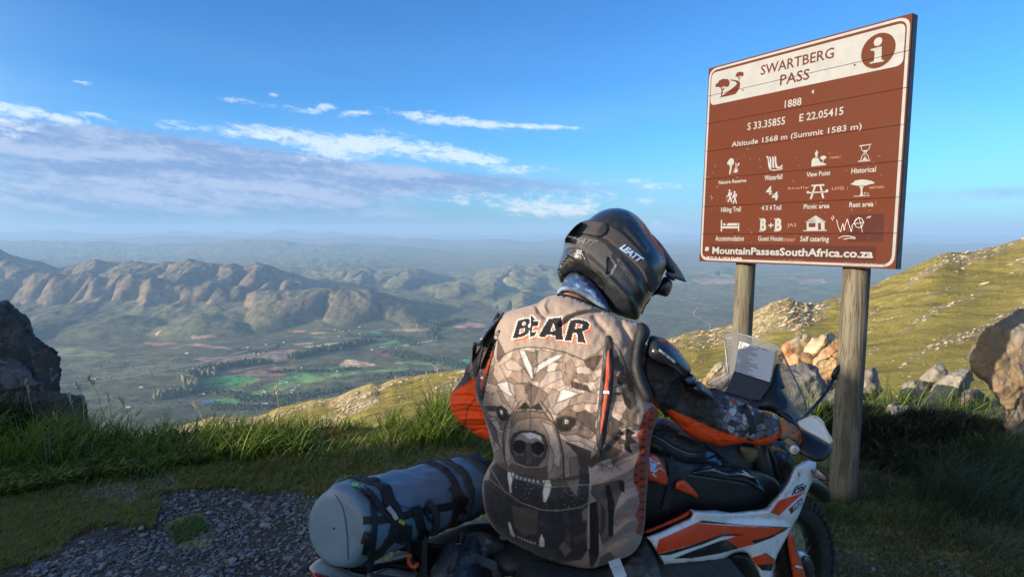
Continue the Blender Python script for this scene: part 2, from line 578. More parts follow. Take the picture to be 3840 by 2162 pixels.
GREEN = (.085, .20, .045)
FIELDS = [
    (Z3((440, 662), (700, 662), (810, 678), (700, 700), (590, 738), (350, 738), (330, 716)), (.045, .17, .04)),
    (Z3((590, 735), (700, 700), (810, 678), (870, 688), (760, 712), (690, 740)), (.12, .19, .05)),
    (Z3((330, 738), (700, 742), (640, 790), (380, 785)), (.11, .15, .055)),
    (Z3((1080, 642), (1300, 638), (1180, 680), (1000, 742), (840, 738), (960, 700)), (.05, .17, .045)),
    (Z3((560, 850), (1000, 712), (1100, 660), (1500, 628), (1990, 600), (2000, 612), (1600, 642), (1150, 725), (700, 845)), (.11, .17, .05)),
    (Z3((1160, 598), (1490, 590), (1480, 612), (1200, 622)), (.06, .18, .05)),
    (Z3((860, 632), (960, 606), (1060, 598), (1130, 604), (1000, 636)), (.10, .055, .045)),
    (Z3((690, 732), (900, 680), (1010, 668), (950, 705), (790, 736)), (.12, .065, .05)),
    (Z3((380, 600), (450, 552), (640, 500), (850, 462), (1290, 440), (1300, 470), (1050, 520), (900, 566), (640, 620)), (.19, .135, .095)),
    (Z3((450, 655), (620, 628), (880, 590), (1140, 575), (1090, 600), (860, 632), (1040, 645), (920, 672), (700, 662)), (.17, .115, .08)),
    (Z3((1060, 405), (1240, 392), (1200, 412), (1100, 418)), (.34, .24, .15)),
    (Z3((1150, 425), (1340, 400), (1570, 384), (1460, 440), (1300, 448), (1190, 442)), (.30, .25, .17)),
    (Z3((1445, 585), (1490, 534), (1560, 532), (1640, 550), (1735, 568), (1720, 582), (1600, 592)), (.40, .27, .15)),
    (Z3((1690, 462), (1780, 455), (1870, 500), (1790, 516)), (.15, .07, .055)),
    (Z3((1640, 420), (1800, 385), (1980, 366), (2010, 382), (1800, 412), (1660, 432)), (.07, .17, .05)),
    (Z3((1940, 412), (2180, 375), (2200, 382), (1980, 424)), (.27, .22, .14)),
    (Z3((2420, 528), (2520, 526), (2500, 568), (2430, 566)), (.05, .18, .05)),
    (Z3((1900, 540), (2250, 565), (2260, 580), (1900, 560)), (.09, .16, .05)),
    (Z3((380, 852), (600, 846), (660, 872), (480, 884)), (.06, .18, .05)),
    (Z3((1030, 306), (1100, 296), (1190, 300), (1140, 316)), (.32, .15, .10)),
    (Z3((1190, 318), (1300, 308), (1340, 318), (1240, 326)), (.30, .17, .11)),
    (Z3((-60, 395), (60, 388), (160, 402), (90, 416), (-60, 416)), (.27, .13, .095)),
    (Z3((150, 412), (300, 400), (580, 436), (560, 450), (300, 425)), (.24, .15, .10)),
    (Z3((250, 522), (380, 512), (640, 500), (520, 545), (410, 556)), (.21, .12, .09)),
    (Z3((240, 340), (430, 335), (460, 352), (260, 366)), (.22, .13, .10)),
    (Z3((1690, 305), (1790, 302), (1790, 330), (1650, 338)), (.07, .17, .055)),
    (Z3((1830, 290), (2000, 285), (2170, 290), (2150, 306), (1900, 305)), (.21, .16, .09)),
    (Z3((2250, 268), (2380, 262), (2400, 280), (2270, 288)), (.08, .18, .06)),
    (Z3((2370, 262), (2480, 236), (2600, 240), (2600, 270), (2450, 272)), (.30, .17, .11)),
    (ZS((1300, 830), (1450, 806), (1600, 815), (1590, 840), (1330, 848)), (.32, .18, .12)),
    (ZS((970, 855), (1060, 850), (1040, 868), (975, 868)), (.26, .15, .11)),
    (Z1((0, 1095), (600, 1090), (950, 1130), (1150, 1160), (800, 1180), (0, 1130)), (.12, .13, .06)),
    (FZ((1720, 862), (1850, 868), (1840, 880), (1700, 874)), (.22, .16, .11)),
    (FZ((1735, 700), (1850, 700), (1900, 712), (1760, 714)), (.22, .14, .10)),
    (FZ((2010, 704), (2070, 700), (2080, 712), (2010, 714)), (.24, .16, .12)),
    (Z1((1300, 1045), (1600, 1050), (1560, 1068), (1350, 1066)), (.30, .15, .10)),
    (Z1((1400, 975), (1450, 935), (1470, 940), (1420, 985)), (.26, .14, .10)),
    (Z1((1700, 1000), (1850, 985), (1960, 990), (1800, 1015)), (.26, .15, .11)),
]

tm_valley = terrain_mat('valley_scrub')
u = np.concatenate([np.linspace(-1.5, -.87, 50, endpoint=False), np.linspace(-.87, .87, 860), np.linspace(.87, 1.5, 51)[1:]])
Yr = np.concatenate([np.geomspace(1500, 2600, 20, endpoint=False), np.geomspace(2600, 13500, 470, endpoint=False), np.geomspace(13500, 90000, 110)])
UU, YY = np.meshgrid(u, Yr)
XX = UU * YY
HH = hfield(XX, YY)
px, py = project(np.stack([XX, YY, HH], -1))
gy, gx = np.gradient(HH)
dYr = np.gradient(YY, axis=0); dXr = np.gradient(XX, axis=1)
slope = np.hypot(gy / dYr, gx / dXr)
base = np.array([.135, .130, .066])
colv = np.ones(HH.shape + (3,)) * base
n = fbm(XX / 700, YY / 700, 8.8, 5)[..., None]
colv = colv * (1 + 0.35 * n)
el = HH - FLOOR
rk = smst(slope, .16, .42) * smst(el, 60, 150)
rk = rk * np.clip(.75 + 0.7 * fbm(XX / 260, YY / 260, 4.4, 4), 0, 1)
colv = colv * (1 - rk[..., None]) + np.array([.175, .122, .092]) * rk[..., None]
top = smst(el, 120, 240)[..., None] * (1 - rk[..., None])
colv = colv * (1 - .5 * top) + np.array([.15, .115, .075]) * .5 * top
# dark scrub patches low on the floor
sc = smst(fbm(XX / 260, YY / 340, 6.6, 5), .08, .35) * (1 - smst(el, 40, 110)) * (1 - smst(YY, 9000, 14000))
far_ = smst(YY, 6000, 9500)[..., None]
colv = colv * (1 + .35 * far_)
colv = colv * (1 - .5 * sc[..., None]) + np.array([.045, .062, .032]) * .5 * sc[..., None]
st_ = smst(fbm(XX / 900, YY / 500, 12.0, 5), .18, .42)[..., None] * (1 - smst(el, 40, 110))[..., None]
colv = colv * (1 - .4 * st_) + np.array([.24, .20, .12]) * .4 * st_
wob = 5 * fbm(XX / 160, YY / 160, 2.0, 3)
for poly, c in FIELDS:
    k = inpoly(px + wob, py + wob * .5, poly)
    tex = (1 + .14 * np.sin((XX * .55 + YY * .25) / 14.0))[k][:, None]
    colv[k] = np.array(c) * 1.7 * tex * (1 + .22 * n[k])
nc = len(u); nr = len(Yr)
idx = np.arange(nc * nr).reshape(nr, nc)
F = np.stack([idx[:-1, :-1], idx[:-1, 1:], idx[1:, 1:], idx[1:, :-1]], -1).reshape(-1, 4)
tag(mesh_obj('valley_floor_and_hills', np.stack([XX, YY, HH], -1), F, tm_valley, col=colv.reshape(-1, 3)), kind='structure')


def valley_pt(p):
    """where the sight line through a picture point meets the valley"""
    p = np.atleast_2d(p)
    out = []
    ys = np.geomspace(1800, 16000, 900)
    for a, b in p:
        P = W(a, b, ys)
        h = hfield(P[:, 0].copy(), P[:, 1].copy())
        k = np.nonzero(P[:, 2] < h)[0]
        i = k[0] if len(k) else len(ys) - 1
        out.append((P[i, 0], P[i, 1], h[i]))
    return np.array(out)


def resample(P, step):
    P = np.asarray(P, float)
    d = np.r_[0, np.cumsum(np.linalg.norm(np.diff(P[:, :2], axis=0), axis=1))]
    s = np.arange(0, d[-1], step)
    return np.stack([np.interp(s, d, P[:, k]) for k in range(P.shape[1])], 1)


def ribbon_ground(name, P, w, mat, lift, kind='structure'):
    Q = resample(P, 25)
    T = np.gradient(Q[:, :2], axis=0); T /= np.linalg.norm(T, axis=1)[:, None]
    N = np.stack([-T[:, 1], T[:, 0]], 1)
    V = []
    for s in (-1, -.33, .33, 1):
        xy = Q[:, :2] + N * w * .5 * s
        V.append(np.c_[xy, hfield(xy[:, 0].copy(), xy[:, 1].copy()) + lift])
    V = np.array(V); k = V.shape[1]
    V = V.transpose(1, 0, 2).reshape(-1, 3)
    i = np.arange(k - 1)[:, None] * 4 + np.arange(3)[None]
    F = np.stack([i, i + 1, i + 5, i + 4], -1).reshape(-1, 4)
    return tag(mesh_obj(name, V, F, mat), kind=kind)


m_road = basic('pale_gravel_road', (.30, .27, .23), .95, var=.1, scale=.05)
road = Z1((-150, 1490), (560, 1442), (980, 1400), (1500, 1302), (1900, 1225), (2120, 1158), (2300, 1105))
road = np.vstack([road, Z3((1000, 408), (1160, 395), (1350, 382), (1560, 368), (1640, 348), (1585, 322), (1720, 298), (1900, 290))])
rp = valley_pt(chaikin(road, 2, closed=False))
ribbon_ground('road', rp, 15, m_road, 3.0)
tr = valley_pt(chaikin(Z3((-100, 700), (60, 690), (200, 660), (300, 610), (380, 590)), 1, closed=False))
ribbon_ground('track', tr, 7, basic('dirt_track', (.12, .10, .07), .95, scale=.05), 2.5)
tr = valley_pt(chaikin(ZS((440, 2000 - 1400), (450, 610)), 0, closed=False))
tr = valley_pt(chaikin(FZ((1755, 772), (1740, 792), (1768, 805), (1790, 820), (1778, 835)), 1, closed=False))
ribbon_ground('river_bed', tr, 13, basic('pale_sand', (.30, .26, .21), .95, scale=.05), 3.0)

m_water = basic('pond_water', (.05, .09, .13), .12, var=.05, scale=.01, spec=.8)
for i, pl in enumerate((Z3((315, 862), (400, 866), (490, 874), (470, 884), (350, 880)), Z3((2300, 584), (2380, 590), (2450, 600), (2455, 612), (2340, 600)))):
    P = valley_pt(pl)
    zz = P[:, 2].max() + 1.5
    P[:, 2] = zz
    tag(mesh_obj('pond', P, [np.arange(len(P))[None]], m_water, smooth=False), kind='structure')


# ---- far trees and scrub
def blob_cloud(C, R, Hs, name, mat, label=None, sub=1, colr=None):
    """many rough crowns joined: C centres (n,3) at the ground, R radii, Hs heights"""
    ph = (1 + 5 ** .5) / 2
    v0 = np.array([(-1, ph, 0), (1, ph, 0), (-1, -ph, 0), (1, -ph, 0), (0, -1, ph), (0, 1, ph), (0, -1, -ph), (0, 1, -ph), (ph, 0, -1), (ph, 0, 1), (-ph, 0, -1), (-ph, 0, 1)])
    v0 = v0 / np.linalg.norm(v0[0])
    f0 = np.array([(0, 11, 5), (0, 5, 1), (0, 1, 7), (0, 7, 10), (0, 10, 11), (1, 5, 9), (5, 11, 4), (11, 10, 2), (10, 7, 6), (7, 1, 8), (3, 9, 4), (3, 4, 2), (3, 2, 6), (3, 6, 8), (3, 8, 9), (4, 9, 5), (2, 4, 11), (6, 2, 10), (8, 6, 7), (9, 8, 1)])
    n = len(C)
    J = 1 + RNG.normal(0, .22, (n, 12, 1))
    V = v0[None] * J
    V = V * np.stack([R, R, Hs * .5], -1)[:, None]
    V = V + C[:, None] + np.stack([0 * R, 0 * R, Hs * .5], -1)[:, None]
    F = (f0[None] + 12 * np.arange(n)[:, None, None]).reshape(-1, 3)
    cc = np.repeat(colr, 12, 0) if colr is not None else None
    return mesh_obj(name, V.reshape(-1, 3), F, mat, col=cc, smooth=False)


m_tree_far = basic('far_tree_leaves', (.05, .07, .03), 1.0, attr=True, var=.3, scale=.1, spec=.05)


def belt(name, pts, n, r, h, spread, c0, c1, label):
    P = valley_pt(chaikin(pts, 1, closed=False))
    Q = resample(P, 4)
    i = RNG.integers(0, len(Q), n)
    C = Q[i].copy()
    C[:, :2] += RNG.normal(0, spread, (n, 2))
    C[:, 2] = hfield(C[:, 0].copy(), C[:, 1].copy()) - 1
    s = RNG.uniform(.6, 1.25, n)
    t = RNG.uniform(0, 1, (n, 1))
    o = blob_cloud(C, r * s, h * s * RNG.uniform(.8, 1.2, n), name, m_tree_far, colr=np.array(c0) * (1 - t) + np.array(c1) * t)
    return tag(o, label, 'trees', None, 'stuff')


belt('tree_belt', Z3((-30, 858), (60, 845), (150, 822), (250, 800), (300, 775), (255, 720), (190, 695), (270, 660), (440, 662)), 420, 9, 40, 12, (.13, .13, .06), (.20, .18, .10), 'tall pale eucalyptus belt curving beside the green field')
belt('tree_belt', Z3((260, 655), (350, 630), (450, 615), (600, 590), (740, 572), (890, 562)), 380, 8, 34, 11, (.05, .075, .035), (.10, .11, .055), 'dark windbreak of trees behind the brown fields')
belt('tree_belt', Z3((1045, 530), (1150, 510), (1300, 462), (1380, 468), (1450, 438), (1600, 408), (1720, 396)), 420, 10, 36, 18, (.04, .06, .03), (.09, .11, .05), 'dark green tree belt crossing the middle of the valley')
belt('tree_belt', ZS((1080, 830), (1200, 800), (1380, 772)), 200, 10, 22, 22, (.04, .06, .03), (.09, .10, .05), 'far tree belt at the mouth of the side valley')
belt('tree_belt', ZS((1120, 960), (1060, 900), (1120, 860), (1080, 830)), 160, 9, 20, 25, (.04, .06, .03), (.07, .09, .05), 'loose trees along the stream in the far valley')
belt('tree_belt', Z3((700, 850), (960, 850), (1200, 815), (1400, 790), (1500, 760)), 260, 7, 12, 34, (.035, .055, .028), (.06, .08, .04), 'dark riverside bush below the farmsteads')
belt('tree_belt', Z3((1750, 690), (1850, 660), (2050, 640), (2300, 640)), 200, 7, 12, 36, (.035, .055, .028), (.06, .08, .04), 'dark bush on the right of the valley floor')
belt('tree_belt', Z3((1850, 470), (2050, 520), (2250, 540), (2450, 590)), 330, 8, 14, 35, (.04, .06, .03), (.07, .09, .045), 'riverside trees on the far right of the valley')
belt('tree_belt', Z3((320, 790), (500, 800), (640, 830), (760, 850)), 260, 8, 14, 16, (.035, .055, .028), (.07, .09, .04), 'row of dark trees beside the pond')
belt('tree_belt', Z3((880, 640), (1000, 625), (1130, 628), (1300, 620), (1460, 625), (1560, 600)), 200, 7, 13, 10, (.035, .06, .028), (.07, .09, .04), 'garden trees round the central farmsteads')
belt('tree_belt', Z3((1520, 350), (1700, 345), (1900, 350), (2050, 420)), 240, 8, 13, 30, (.035, .06, .028), (.07, .09, .04), 'scattered dark trees beyond the road bend')
belt('tree_belt', Z3((540, 470), (700, 445), (800, 495), (980, 412)), 120, 6, 11, 12, (.035, .055, .028), (.06, .08, .04), 'small trees round the roadside farms')
belt('tree_belt', Z3((420, 905), (700, 925), (1000, 895)), 300, 7, 9, 30, (.035, .05, .028), (.06, .08, .04), 'dark scrub band in front of the pond')
# loose scrub over the near floor
n = 5200
pa = np.stack([RNG.uniform(150, 1800, n), RNG.uniform(1330, 1600, n)], 1)
Yg = (CAMZ - FLOOR) / np.maximum(-ray(pa[:, 0], pa[:, 1])[:, 2] / ray(pa[:, 0], pa[:, 1])[:, 1], .05)
P = W(pa[:, 0], pa[:, 1], Yg)
k = fbm(P[:, 0] / 260, P[:, 1] / 340, 6.6, 5) + RNG.normal(0, .12, n) > .02
P = P[k]
P[:, 2] = hfield(P[:, 0].copy(), P[:, 1].copy()) - .5
s = RNG.uniform(2.0, 5.0, len(P))
t = RNG.uniform(0, 1, (len(P), 1))
tag(blob_cloud(P, s, s * 1.1, 'valley_scrub', m_tree_far, colr=np.array((.04, .055, .03)) * (1 - t) + np.array((.075, .08, .045)) * t),
    'low dark scrub dotted over the valley floor', 'scrub', None, 'stuff')

# ---- farmhouses
m_wallw = basic('lime_washed_wall', (.6, .58, .54), .9, scale=.3, var=.06)
m_wallr = basic('brick_red_wall', (.38, .17, .10), .9, scale=.3)
m_roofw = basic('pale_metal_roof', (.45, .46, .47), .5, scale=.3, var=.1)
m_roofg = basic('grey_metal_roof', (.24, .25, .27), .6, scale=.3, var=.1)
m_door = basic('dark_opening', (.03, .03, .03), .7)


def farmhouse(p, L, Wd, H, rot, roof, wall, label, group):
    P = valley_pt([p])[0]
    e = empty('farmhouse', (P[0], P[1], P[2]), label, 'house', group)
    e.rotation_euler = (0, 0, rot)
    def loc(V, F, nm, m_):
        o = mesh_obj(nm, V, F, m_, smooth=False); o.parent = e
        return o
    l, w = L / 2, Wd / 2
    V = [(-l, -w, -2), (l, -w, -2), (l, w, -2), (-l, w, -2), (-l, -w, H), (l, -w, H), (l, w, H), (-l, w, H), (-l, 0, H + w * .6), (l, 0, H + w * .6)]
    loc(V, [np.array([(0, 1, 5, 4), (2, 3, 7, 6)]), np.array([(1, 2, 6), (3, 0, 4)]), np.array([(1, 6, 5), (3, 4, 7)]), np.array([(5, 6, 9), (7, 4, 8)])], 'wall', wall)
    l2, w2 = l + .6, w + .6
    hz = H - .3
    V = [(-l2, -w2, hz), (l2, -w2, hz), (l2, 0, H + w * .6 + .3), (-l2, 0, H + w * .6 + .3), (-l2, w2, hz), (l2, w2, hz)]
    loc(V, [np.array([(0, 1, 2, 3), (3, 2, 5, 4)])], 'roof', roof)
    V = [(-1, -w - .05, -.5), (1, -w - .05, -.5), (1, -w - .05, 2.4), (-1, -w - .05, 2.4), (l * .5, -w - .05, 1), (l * .8, -w - .05, 1), (l * .8, -w - .05, 2.2), (l * .5, -w - .05, 2.2)]
    loc(V[:4], [np.array([(0, 1, 2, 3)])], 'door', m_door)
    loc(V[4:], [np.array([(0, 1, 2, 3)])], 'window', m_door)


HOUSES = [
    # zx, zy, length, depth, height, kind, label, group
    (217, 483, 30, 12, 6, 0, 'white farmhouse standing alone left of the road', None),
    (670, 444, 16, 9, 5, 0, 'left white house of the pair above the road', None),
    (705, 437, 20, 9, 5, 0, 'right white house of the pair above the road', None),
    (600, 462, 26, 12, 6, 2, 'dark grey shed left of the white pair above the road', None),
    (755, 488, 14, 9, 5, 0, 'leftmost white house of the row below the road', None),
    (795, 487, 20, 9, 5, 0, 'middle white house of the row below the road', None),
    (830, 482, 16, 9, 6, 1, 'green edged white house at the right end of the row below the road', None),
    (852, 412, 20, 10, 5, 2, 'grey farm shed beside the road by two fields', None),
    (995, 398, 18, 9, 5, 0, 'white house beside the road above the sandy field', None),
    (950, 416, 14, 9, 5, 0, 'small white house by trees left of the sandy field', None),
    (1408, 296, 16, 9, 5, 0, 'white house at the left of the hamlet below the brown hill', None),
    (1440, 300, 16, 9, 5, 2, 'grey roofed house in the hamlet below the brown hill', None),
    (1470, 308, 18, 9, 5, 0, 'right white house of the hamlet below the brown hill', None),
    (1525, 300, 14, 9, 5, 2, 'small grey house right of the hamlet below the brown hill', None),
    (1605, 276, 24, 12, 7, 0, 'tall white house alone at the foot of the brown hill', None),
    (1920, 283, 12, 9, 5, 0, 'tiny white house right of the road bend', None),
    (2067, 259, 18, 9, 5, 0, 'upper white house of the far pair near the side valley', None),
    (2065, 278, 24, 10, 5, 0, 'lower white house of the far pair near the side valley', None),
    (1440, 346, 14, 9, 5, 0, 'white cottage between the road and the bend', None),
    (1780, 433, 14, 9, 5, 2, 'grey roofed house in the group right of the sandy field', None),
    (1805, 437, 18, 9, 5, 0, 'white house in the group right of the sandy field', None),
    (1705, 456, 18, 9, 5, 0, 'white house beside the maroon field', None),
    (1900, 440, 12, 9, 5, 0, 'small white house right of the maroon field', None),
    (1168, 626, 18, 10, 5, 3, 'red walled house left of the central farmstead', None),
    (1275, 628, 12, 8, 5, 0, 'small white house beside the central green field', None),
    (1385, 624, 26, 10, 6, 0, 'long white farmhouse of the central farmstead', None),
    (1425, 630, 16, 9, 5, 1, 'pale roofed barn right of the long white farmhouse', None),
    (1548, 608, 24, 10, 5, 0, 'white farmhouse right of the sandy hillock', None),
    (1092, 673, 20, 9, 5, 0, 'white farmhouse right of the second green field', None),
    (970, 732, 20, 9, 5, 0, 'white farmhouse below the second green field', None),
    (1020, 720, 14, 8, 5, 0, 'small white house right of the farmhouse below the green field', None),
    (1118, 742, 20, 9, 5, 0, 'white farmhouse above the lower hamlet', None),
    (1090, 762, 14, 8, 5, 3, 'red roofed house in the lower hamlet', None),
    (1070, 778, 26, 12, 6, 2, 'large grey shed of the lower hamlet', None),
    (1056, 800, 14, 8, 5, 0, 'lowest white house of the lower hamlet', None),
    (845, 792, 18, 9, 5, 2, 'grey shed among trees left of the lower hamlet', None),
    (815, 826, 14, 8, 5, 0, 'white cottage among trees above the dark scrub', None),
    (350, 810, 20, 9, 5, 0, 'white farmhouse beside the pond and the tall trees', None),
    (325, 812, 10, 7, 4, 0, 'tiny white outbuilding left of the pond farmhouse', None),
    (828, 890, 16, 8, 4, 0, 'left white shed in the dark scrub', None),
    (855, 890, 16, 8, 4, 0, 'right white shed in the dark scrub', None),
    (522, 990, 20, 12, 8, 3, 'red brick house at the foot of the rocky ridge', None),
    (1772, 622, 10, 8, 5, 0, 'tiny white house above the right hand bush', None),
    (1888, 632, 10, 8, 5, 0, 'tiny white house inside the right hand bush', None),
    (1940, 640, 12, 8, 5, 0, 'small white house at the right of the bush', None),
    (1560, 648, 12, 8, 5, 0, 'small white cottage in the open green fields', None),
    (1140, 600, 12, 8, 5, 1, 'small pale roofed barn above the red walled house', None),
]
kinds = {0: (m_roofw, m_wallw), 1: (m_roofw, m_wallw), 2: (m_roofg, m_wallw), 3: (m_roofg, m_wallr)}
for i, (zx, zy, L, Wd, H, kd, lb, gp) in enumerate(HOUSES):
    rf, wl = kinds[kd]
    farmhouse(Z3((zx, zy))[0], L * .72, Wd * .8, H * .8, .35 * math.sin(i * 2.3), rf, wl, lb, 'farmhouses in the valley')
for q, lb in ((GZ((945, 184))[0], 'white shed alone in the dark pasture below the road'), (GZ((860, 318))[0], 'pale farm shed by dark trees behind the grass edge'),
              (GZ((628, 130))[0], 'tiny white house beside the road near the left rock'), (GZ((1780, 296))[0], 'pair of white sheds under the grassy stalk')):
    farmhouse(q, 20, 9, 5, .2, m_roofw, m_wallw, lb, 'farmhouses in the valley')

# ================================================================== NEAR MOUNTAIN SLOPE
CR = FZ((-400, 1150), (200, 1135), (430, 1085), (521, 1060), (559, 1055), (621, 1058), (668, 1046), (699, 1029), (745, 1020), (793, 1012), (840, 1007), (858, 998), (885, 985), (934, 968), (960, 972), (980, 958), (1035, 951), (1090, 942),
        (1165, 931), (1300, 915), (1500, 885), (1640, 862), (1685, 853), (1724, 838), (1760, 834), (1798, 830), (1841, 817), (1870, 800), (1897, 781), (1920, 770), (1943, 758), (1960, 756), (1979, 750), (2003, 761), (2035, 765), (2060, 758),
        (2088, 750), (2117, 743), (2150, 732), (2184, 719), (2244, 690), (2294, 665), (2325, 652), (2354, 637), (2389, 634), (2414, 637), (2442, 630), (2478, 622), (2520, 609), (2576, 592), (2700, 560), (3000, 500), (3400, 470))
YCR = [(-1000, 520), (640, 500), (1280, 380), (1737, 320), (2512, 250), (2800, 270), (3000, 260), (3200, 310), (3500, 380), (3840, 450), (5200, 500)]
T0 = [(-1000, .46), (1200, .40), (2400, .36), (3300, .335), (5200, .33)]
cpx = np.concatenate([np.linspace(-900, -100, 30, endpoint=False), np.linspace(-100, 3940, 900), np.linspace(3940, 4900, 40)[1:]])
crow = np.interp(cpx, CR[:, 0], CR[:, 1])
crow = np.convolve(np.pad(crow, 4, mode='edge'), np.ones(9) / 9, 'valid') + 5 * fbm(cpx / 60, 1.0, 0.3, 4)
ycr = np.interp(cpx, *np.array(YCR).T)
t0 = np.interp(cpx, *np.array(T0).T)
dcr = ray(cpx, crow)
tcr = -dcr[:, 2] / dcr[:, 1]
_k = np.exp(-(np.linspace(-2.5, 2.5, 121)) ** 2); _k /= _k.sum()
tcs = np.convolve(np.pad(tcr, 60, mode='edge'), _k, 'valid')
NRW = 330
q = np.linspace(0, 1, NRW)[:, None]
Ys = 7.5 * (ycr[None] / 7.5) ** q
tt = t0[None] + (tcs - t0)[None] * (0.35 * q + 0.65 * q ** 1.7) + (tcr - tcs)[None] * smst(q, .8, 1.0)
uu = ((cpx - 1920) / FPX)[None] * np.ones_like(q)
dr = ray(cpx, np.full_like(cpx, 1300.0))
uu = (dr[:, 0] / dr[:, 1])[None] * np.ones_like(q)
Xs = uu * Ys
Zs = CAMZ - Ys * tt
amp = Ys / 300 * 2.6 * smst(q, .05, .3) * (1 - .7 * smst(q, .93, 1.0))
st = Xs * .35 + Zs * 1.5
Zs = Zs + amp * (fbm(Xs / 26, Ys / 60, 1.1, 5) * .9 + .35 * fbm(st / 6, Ys / 40, Xs / 60, 3, .5, ridge=True))
# far side of the crest falls away
fall = np.array([[.02, .5], [.05, 4], [.12, 20], [.3, 70], [.7, 220], [1.3, 520]])
Yf = ycr[None] * (1 + fall[:, :1]); Zf = Zs[-1][None] - fall[:, 1:]
Xf = uu[0][None] * Yf
XX2 = np.vstack([Xs, Xf]); YY2 = np.vstack([Ys, Yf]); ZZ2 = np.vstack([Zs, Zf])
nr2, nc2 = XX2.shape
base = np.array([.31, .245, .060])
nn = fbm(XX2 / 40, YY2 / 60, 3.3, 5)[..., None]
colv = base * (1 + .45 * nn)
drk = smst(fbm(XX2 / 14, YY2 / 30, 5.3, 5), .1, .45)[..., None]
colv = colv * (1 - .45 * drk) + np.array([.055, .065, .022]) * .45 * drk
P2x, P2y = project(np.stack([XX2, YY2, ZZ2], -1))
cx2 = np.broadcast_to(cpx, XX2.shape)
crw2 = np.broadcast_to(crow, XX2.shape)
dist_cr = P2y - crw2


def rockmask(px_, dcr_, seed=0.0):
    """where stone breaks through the grass: bands that follow the strata"""
    s_ = dcr_ + .18 * px_
    b = fbm(px_ / 420, s_ / 55, 7.7 + seed, 5, .55)
    near_cr = np.exp(-np.clip(dcr_, 0, None) / 70.0)
    knob = np.exp(-((px_ - 2925) / 110) ** 2) * (dcr_ < 120)
    knob2 = np.exp(-((px_ - 1330) / 90) ** 2) * (dcr_ < 80)
    right = smst(px_, 3200, 3700) * .14
    return b + .34 * near_cr + .5 * knob + .5 * knob2 + right - .42 * smst(dcr_, 300, 520)


rm = smst(rockmask(cx2, dist_cr) + .18 * fbm(cx2 / 12, dist_cr / 6, 2.0, 3), .18, .42)[..., None] * .55
colv = colv * (1 - rm) + np.array([.30, .245, .165]) * rm
idx = np.arange(nc2 * nr2).reshape(nr2, nc2)
F = np.stack([idx[:-1, :-1], idx[:-1, 1:], idx[1:, 1:], idx[1:, :-1]], -1).reshape(-1, 4)


def slope_mat():
    m, g, b = new_mat('mountain_grass')
    a = g.n('ShaderNodeVertexColor', layer_name='Col')
    geo = g.n('ShaderNodeNewGeometry')
    p = geo.outputs['Position']
    f = g.m('MULTIPLY', g.ramp(g.noise(p, 1.6, 8, .7), .3, .7, .6, 1.4), g.ramp(g.noise(p, .09, 6, .6), .3, .7, .75, 1.25))
    g.l(g.mix(1.0, a.outputs[0], g.xyz(f, f, f), 'MULTIPLY'), b.inputs['Base Color'])
    b.inputs['Roughness'].default_value = .95
    b.inputs['Specular IOR Level'].default_value = .1
    bn = g.n('ShaderNodeBump'); bn.inputs['Strength'].default_value = .8; bn.inputs['Distance'].default_value = .5
    g.l(g.noise(p, 1.2, 9, .7), bn.inputs['Height'])
    g.l(bn.outputs[0], b.inputs['Normal'])
    return m


tag(mesh_obj('mountain_slope', np.stack([XX2, YY2, ZZ2], -1), F, slope_mat(), col=colv.reshape(-1, 3)), kind='structure')


def slope_pt(pxa, qa):
    """point on the slope at column pxa, parameter q"""
    i = np.interp(pxa, cpx, np.arange(len(cpx))); j = qa * (NRW - 1)
    i0 = np.clip(i.astype(int), 0, len(cpx) - 2); j0 = np.clip(j.astype(int), 0, NRW - 2)
    fi = i - i0; fj = j - j0
    def bl(A):
        return (A[j0, i0] * (1 - fi) * (1 - fj) + A[j0, i0 + 1] * fi * (1 - fj) + A[j0 + 1, i0] * (1 - fi) * fj + A[j0 + 1, i0 + 1] * fi * fj)
    return np.stack([bl(Xs), bl(Ys), bl(Zs)], -1)


def stones(P, S, name, mat, colr, flat=.6, smooth=False, strata=None):
    """rough stones as jittered cubes with cut corners, joined"""
    v0 = np.array([(-1, -1, -1), (1, -1, -1), (1, 1, -1), (-1, 1, -1), (-1, -1, 1), (1, -1, 1), (1, 1, 1), (-1, 1, 1), (0, 0, 1.35), (0, -1.3, 0), (1.3, 0, 0), (-1.3, 0, 0)]) * .62
    f0 = np.array([(4, 5, 8), (5, 6, 8), (6, 7, 8), (7, 4, 8), (0, 1, 9), (1, 5, 9), (5, 4, 9), (4, 0, 9), (1, 2, 10), (2, 6, 10), (6, 5, 10), (5, 1, 10), (3, 0, 11), (0, 4, 11), (4, 7, 11), (7, 3, 11), (2, 3, 7), (2, 7, 6)])
    n = len(P)
    V = v0[None] * (1 + RNG.normal(0, .2, (n, 12, 3)))
    sx = RNG.uniform(.8, 1.6, n) if strata is None else RNG.uniform(1.0, 3.0, n); sy = RNG.uniform(.7, 1.2, n); sz = flat * RNG.uniform(.6, 1.3, n)
    V = V * np.stack([sx, sy, sz], -1)[:, None] * S[:, None, None]
    a = RNG.uniform(0, 6.28, n) if strata is None else RNG.normal(strata[0], .35, n)
    tl = RNG.normal(0, .35, n) if strata is None else RNG.normal(strata[1], .18, n)
    ct, st_ = np.cos(tl)[:, None], np.sin(tl)[:, None]
    x, z = V[..., 0] * ct - V[..., 2] * st_, V[..., 0] * st_ + V[..., 2] * ct
    ca, sa = np.cos(a)[:, None], np.sin(a)[:, None]
    X, Y = x * ca - V[..., 1] * sa, x * sa + V[..., 1] * ca
    V = np.stack([X, Y, z], -1) + P[:, None]
    F = (f0[None] + 12 * np.arange(n)[:, None, None]).reshape(-1, 3)
    return mesh_obj(name, V.reshape(-1, 3), F, mat, col=np.repeat(colr, 12, 0), smooth=smooth)


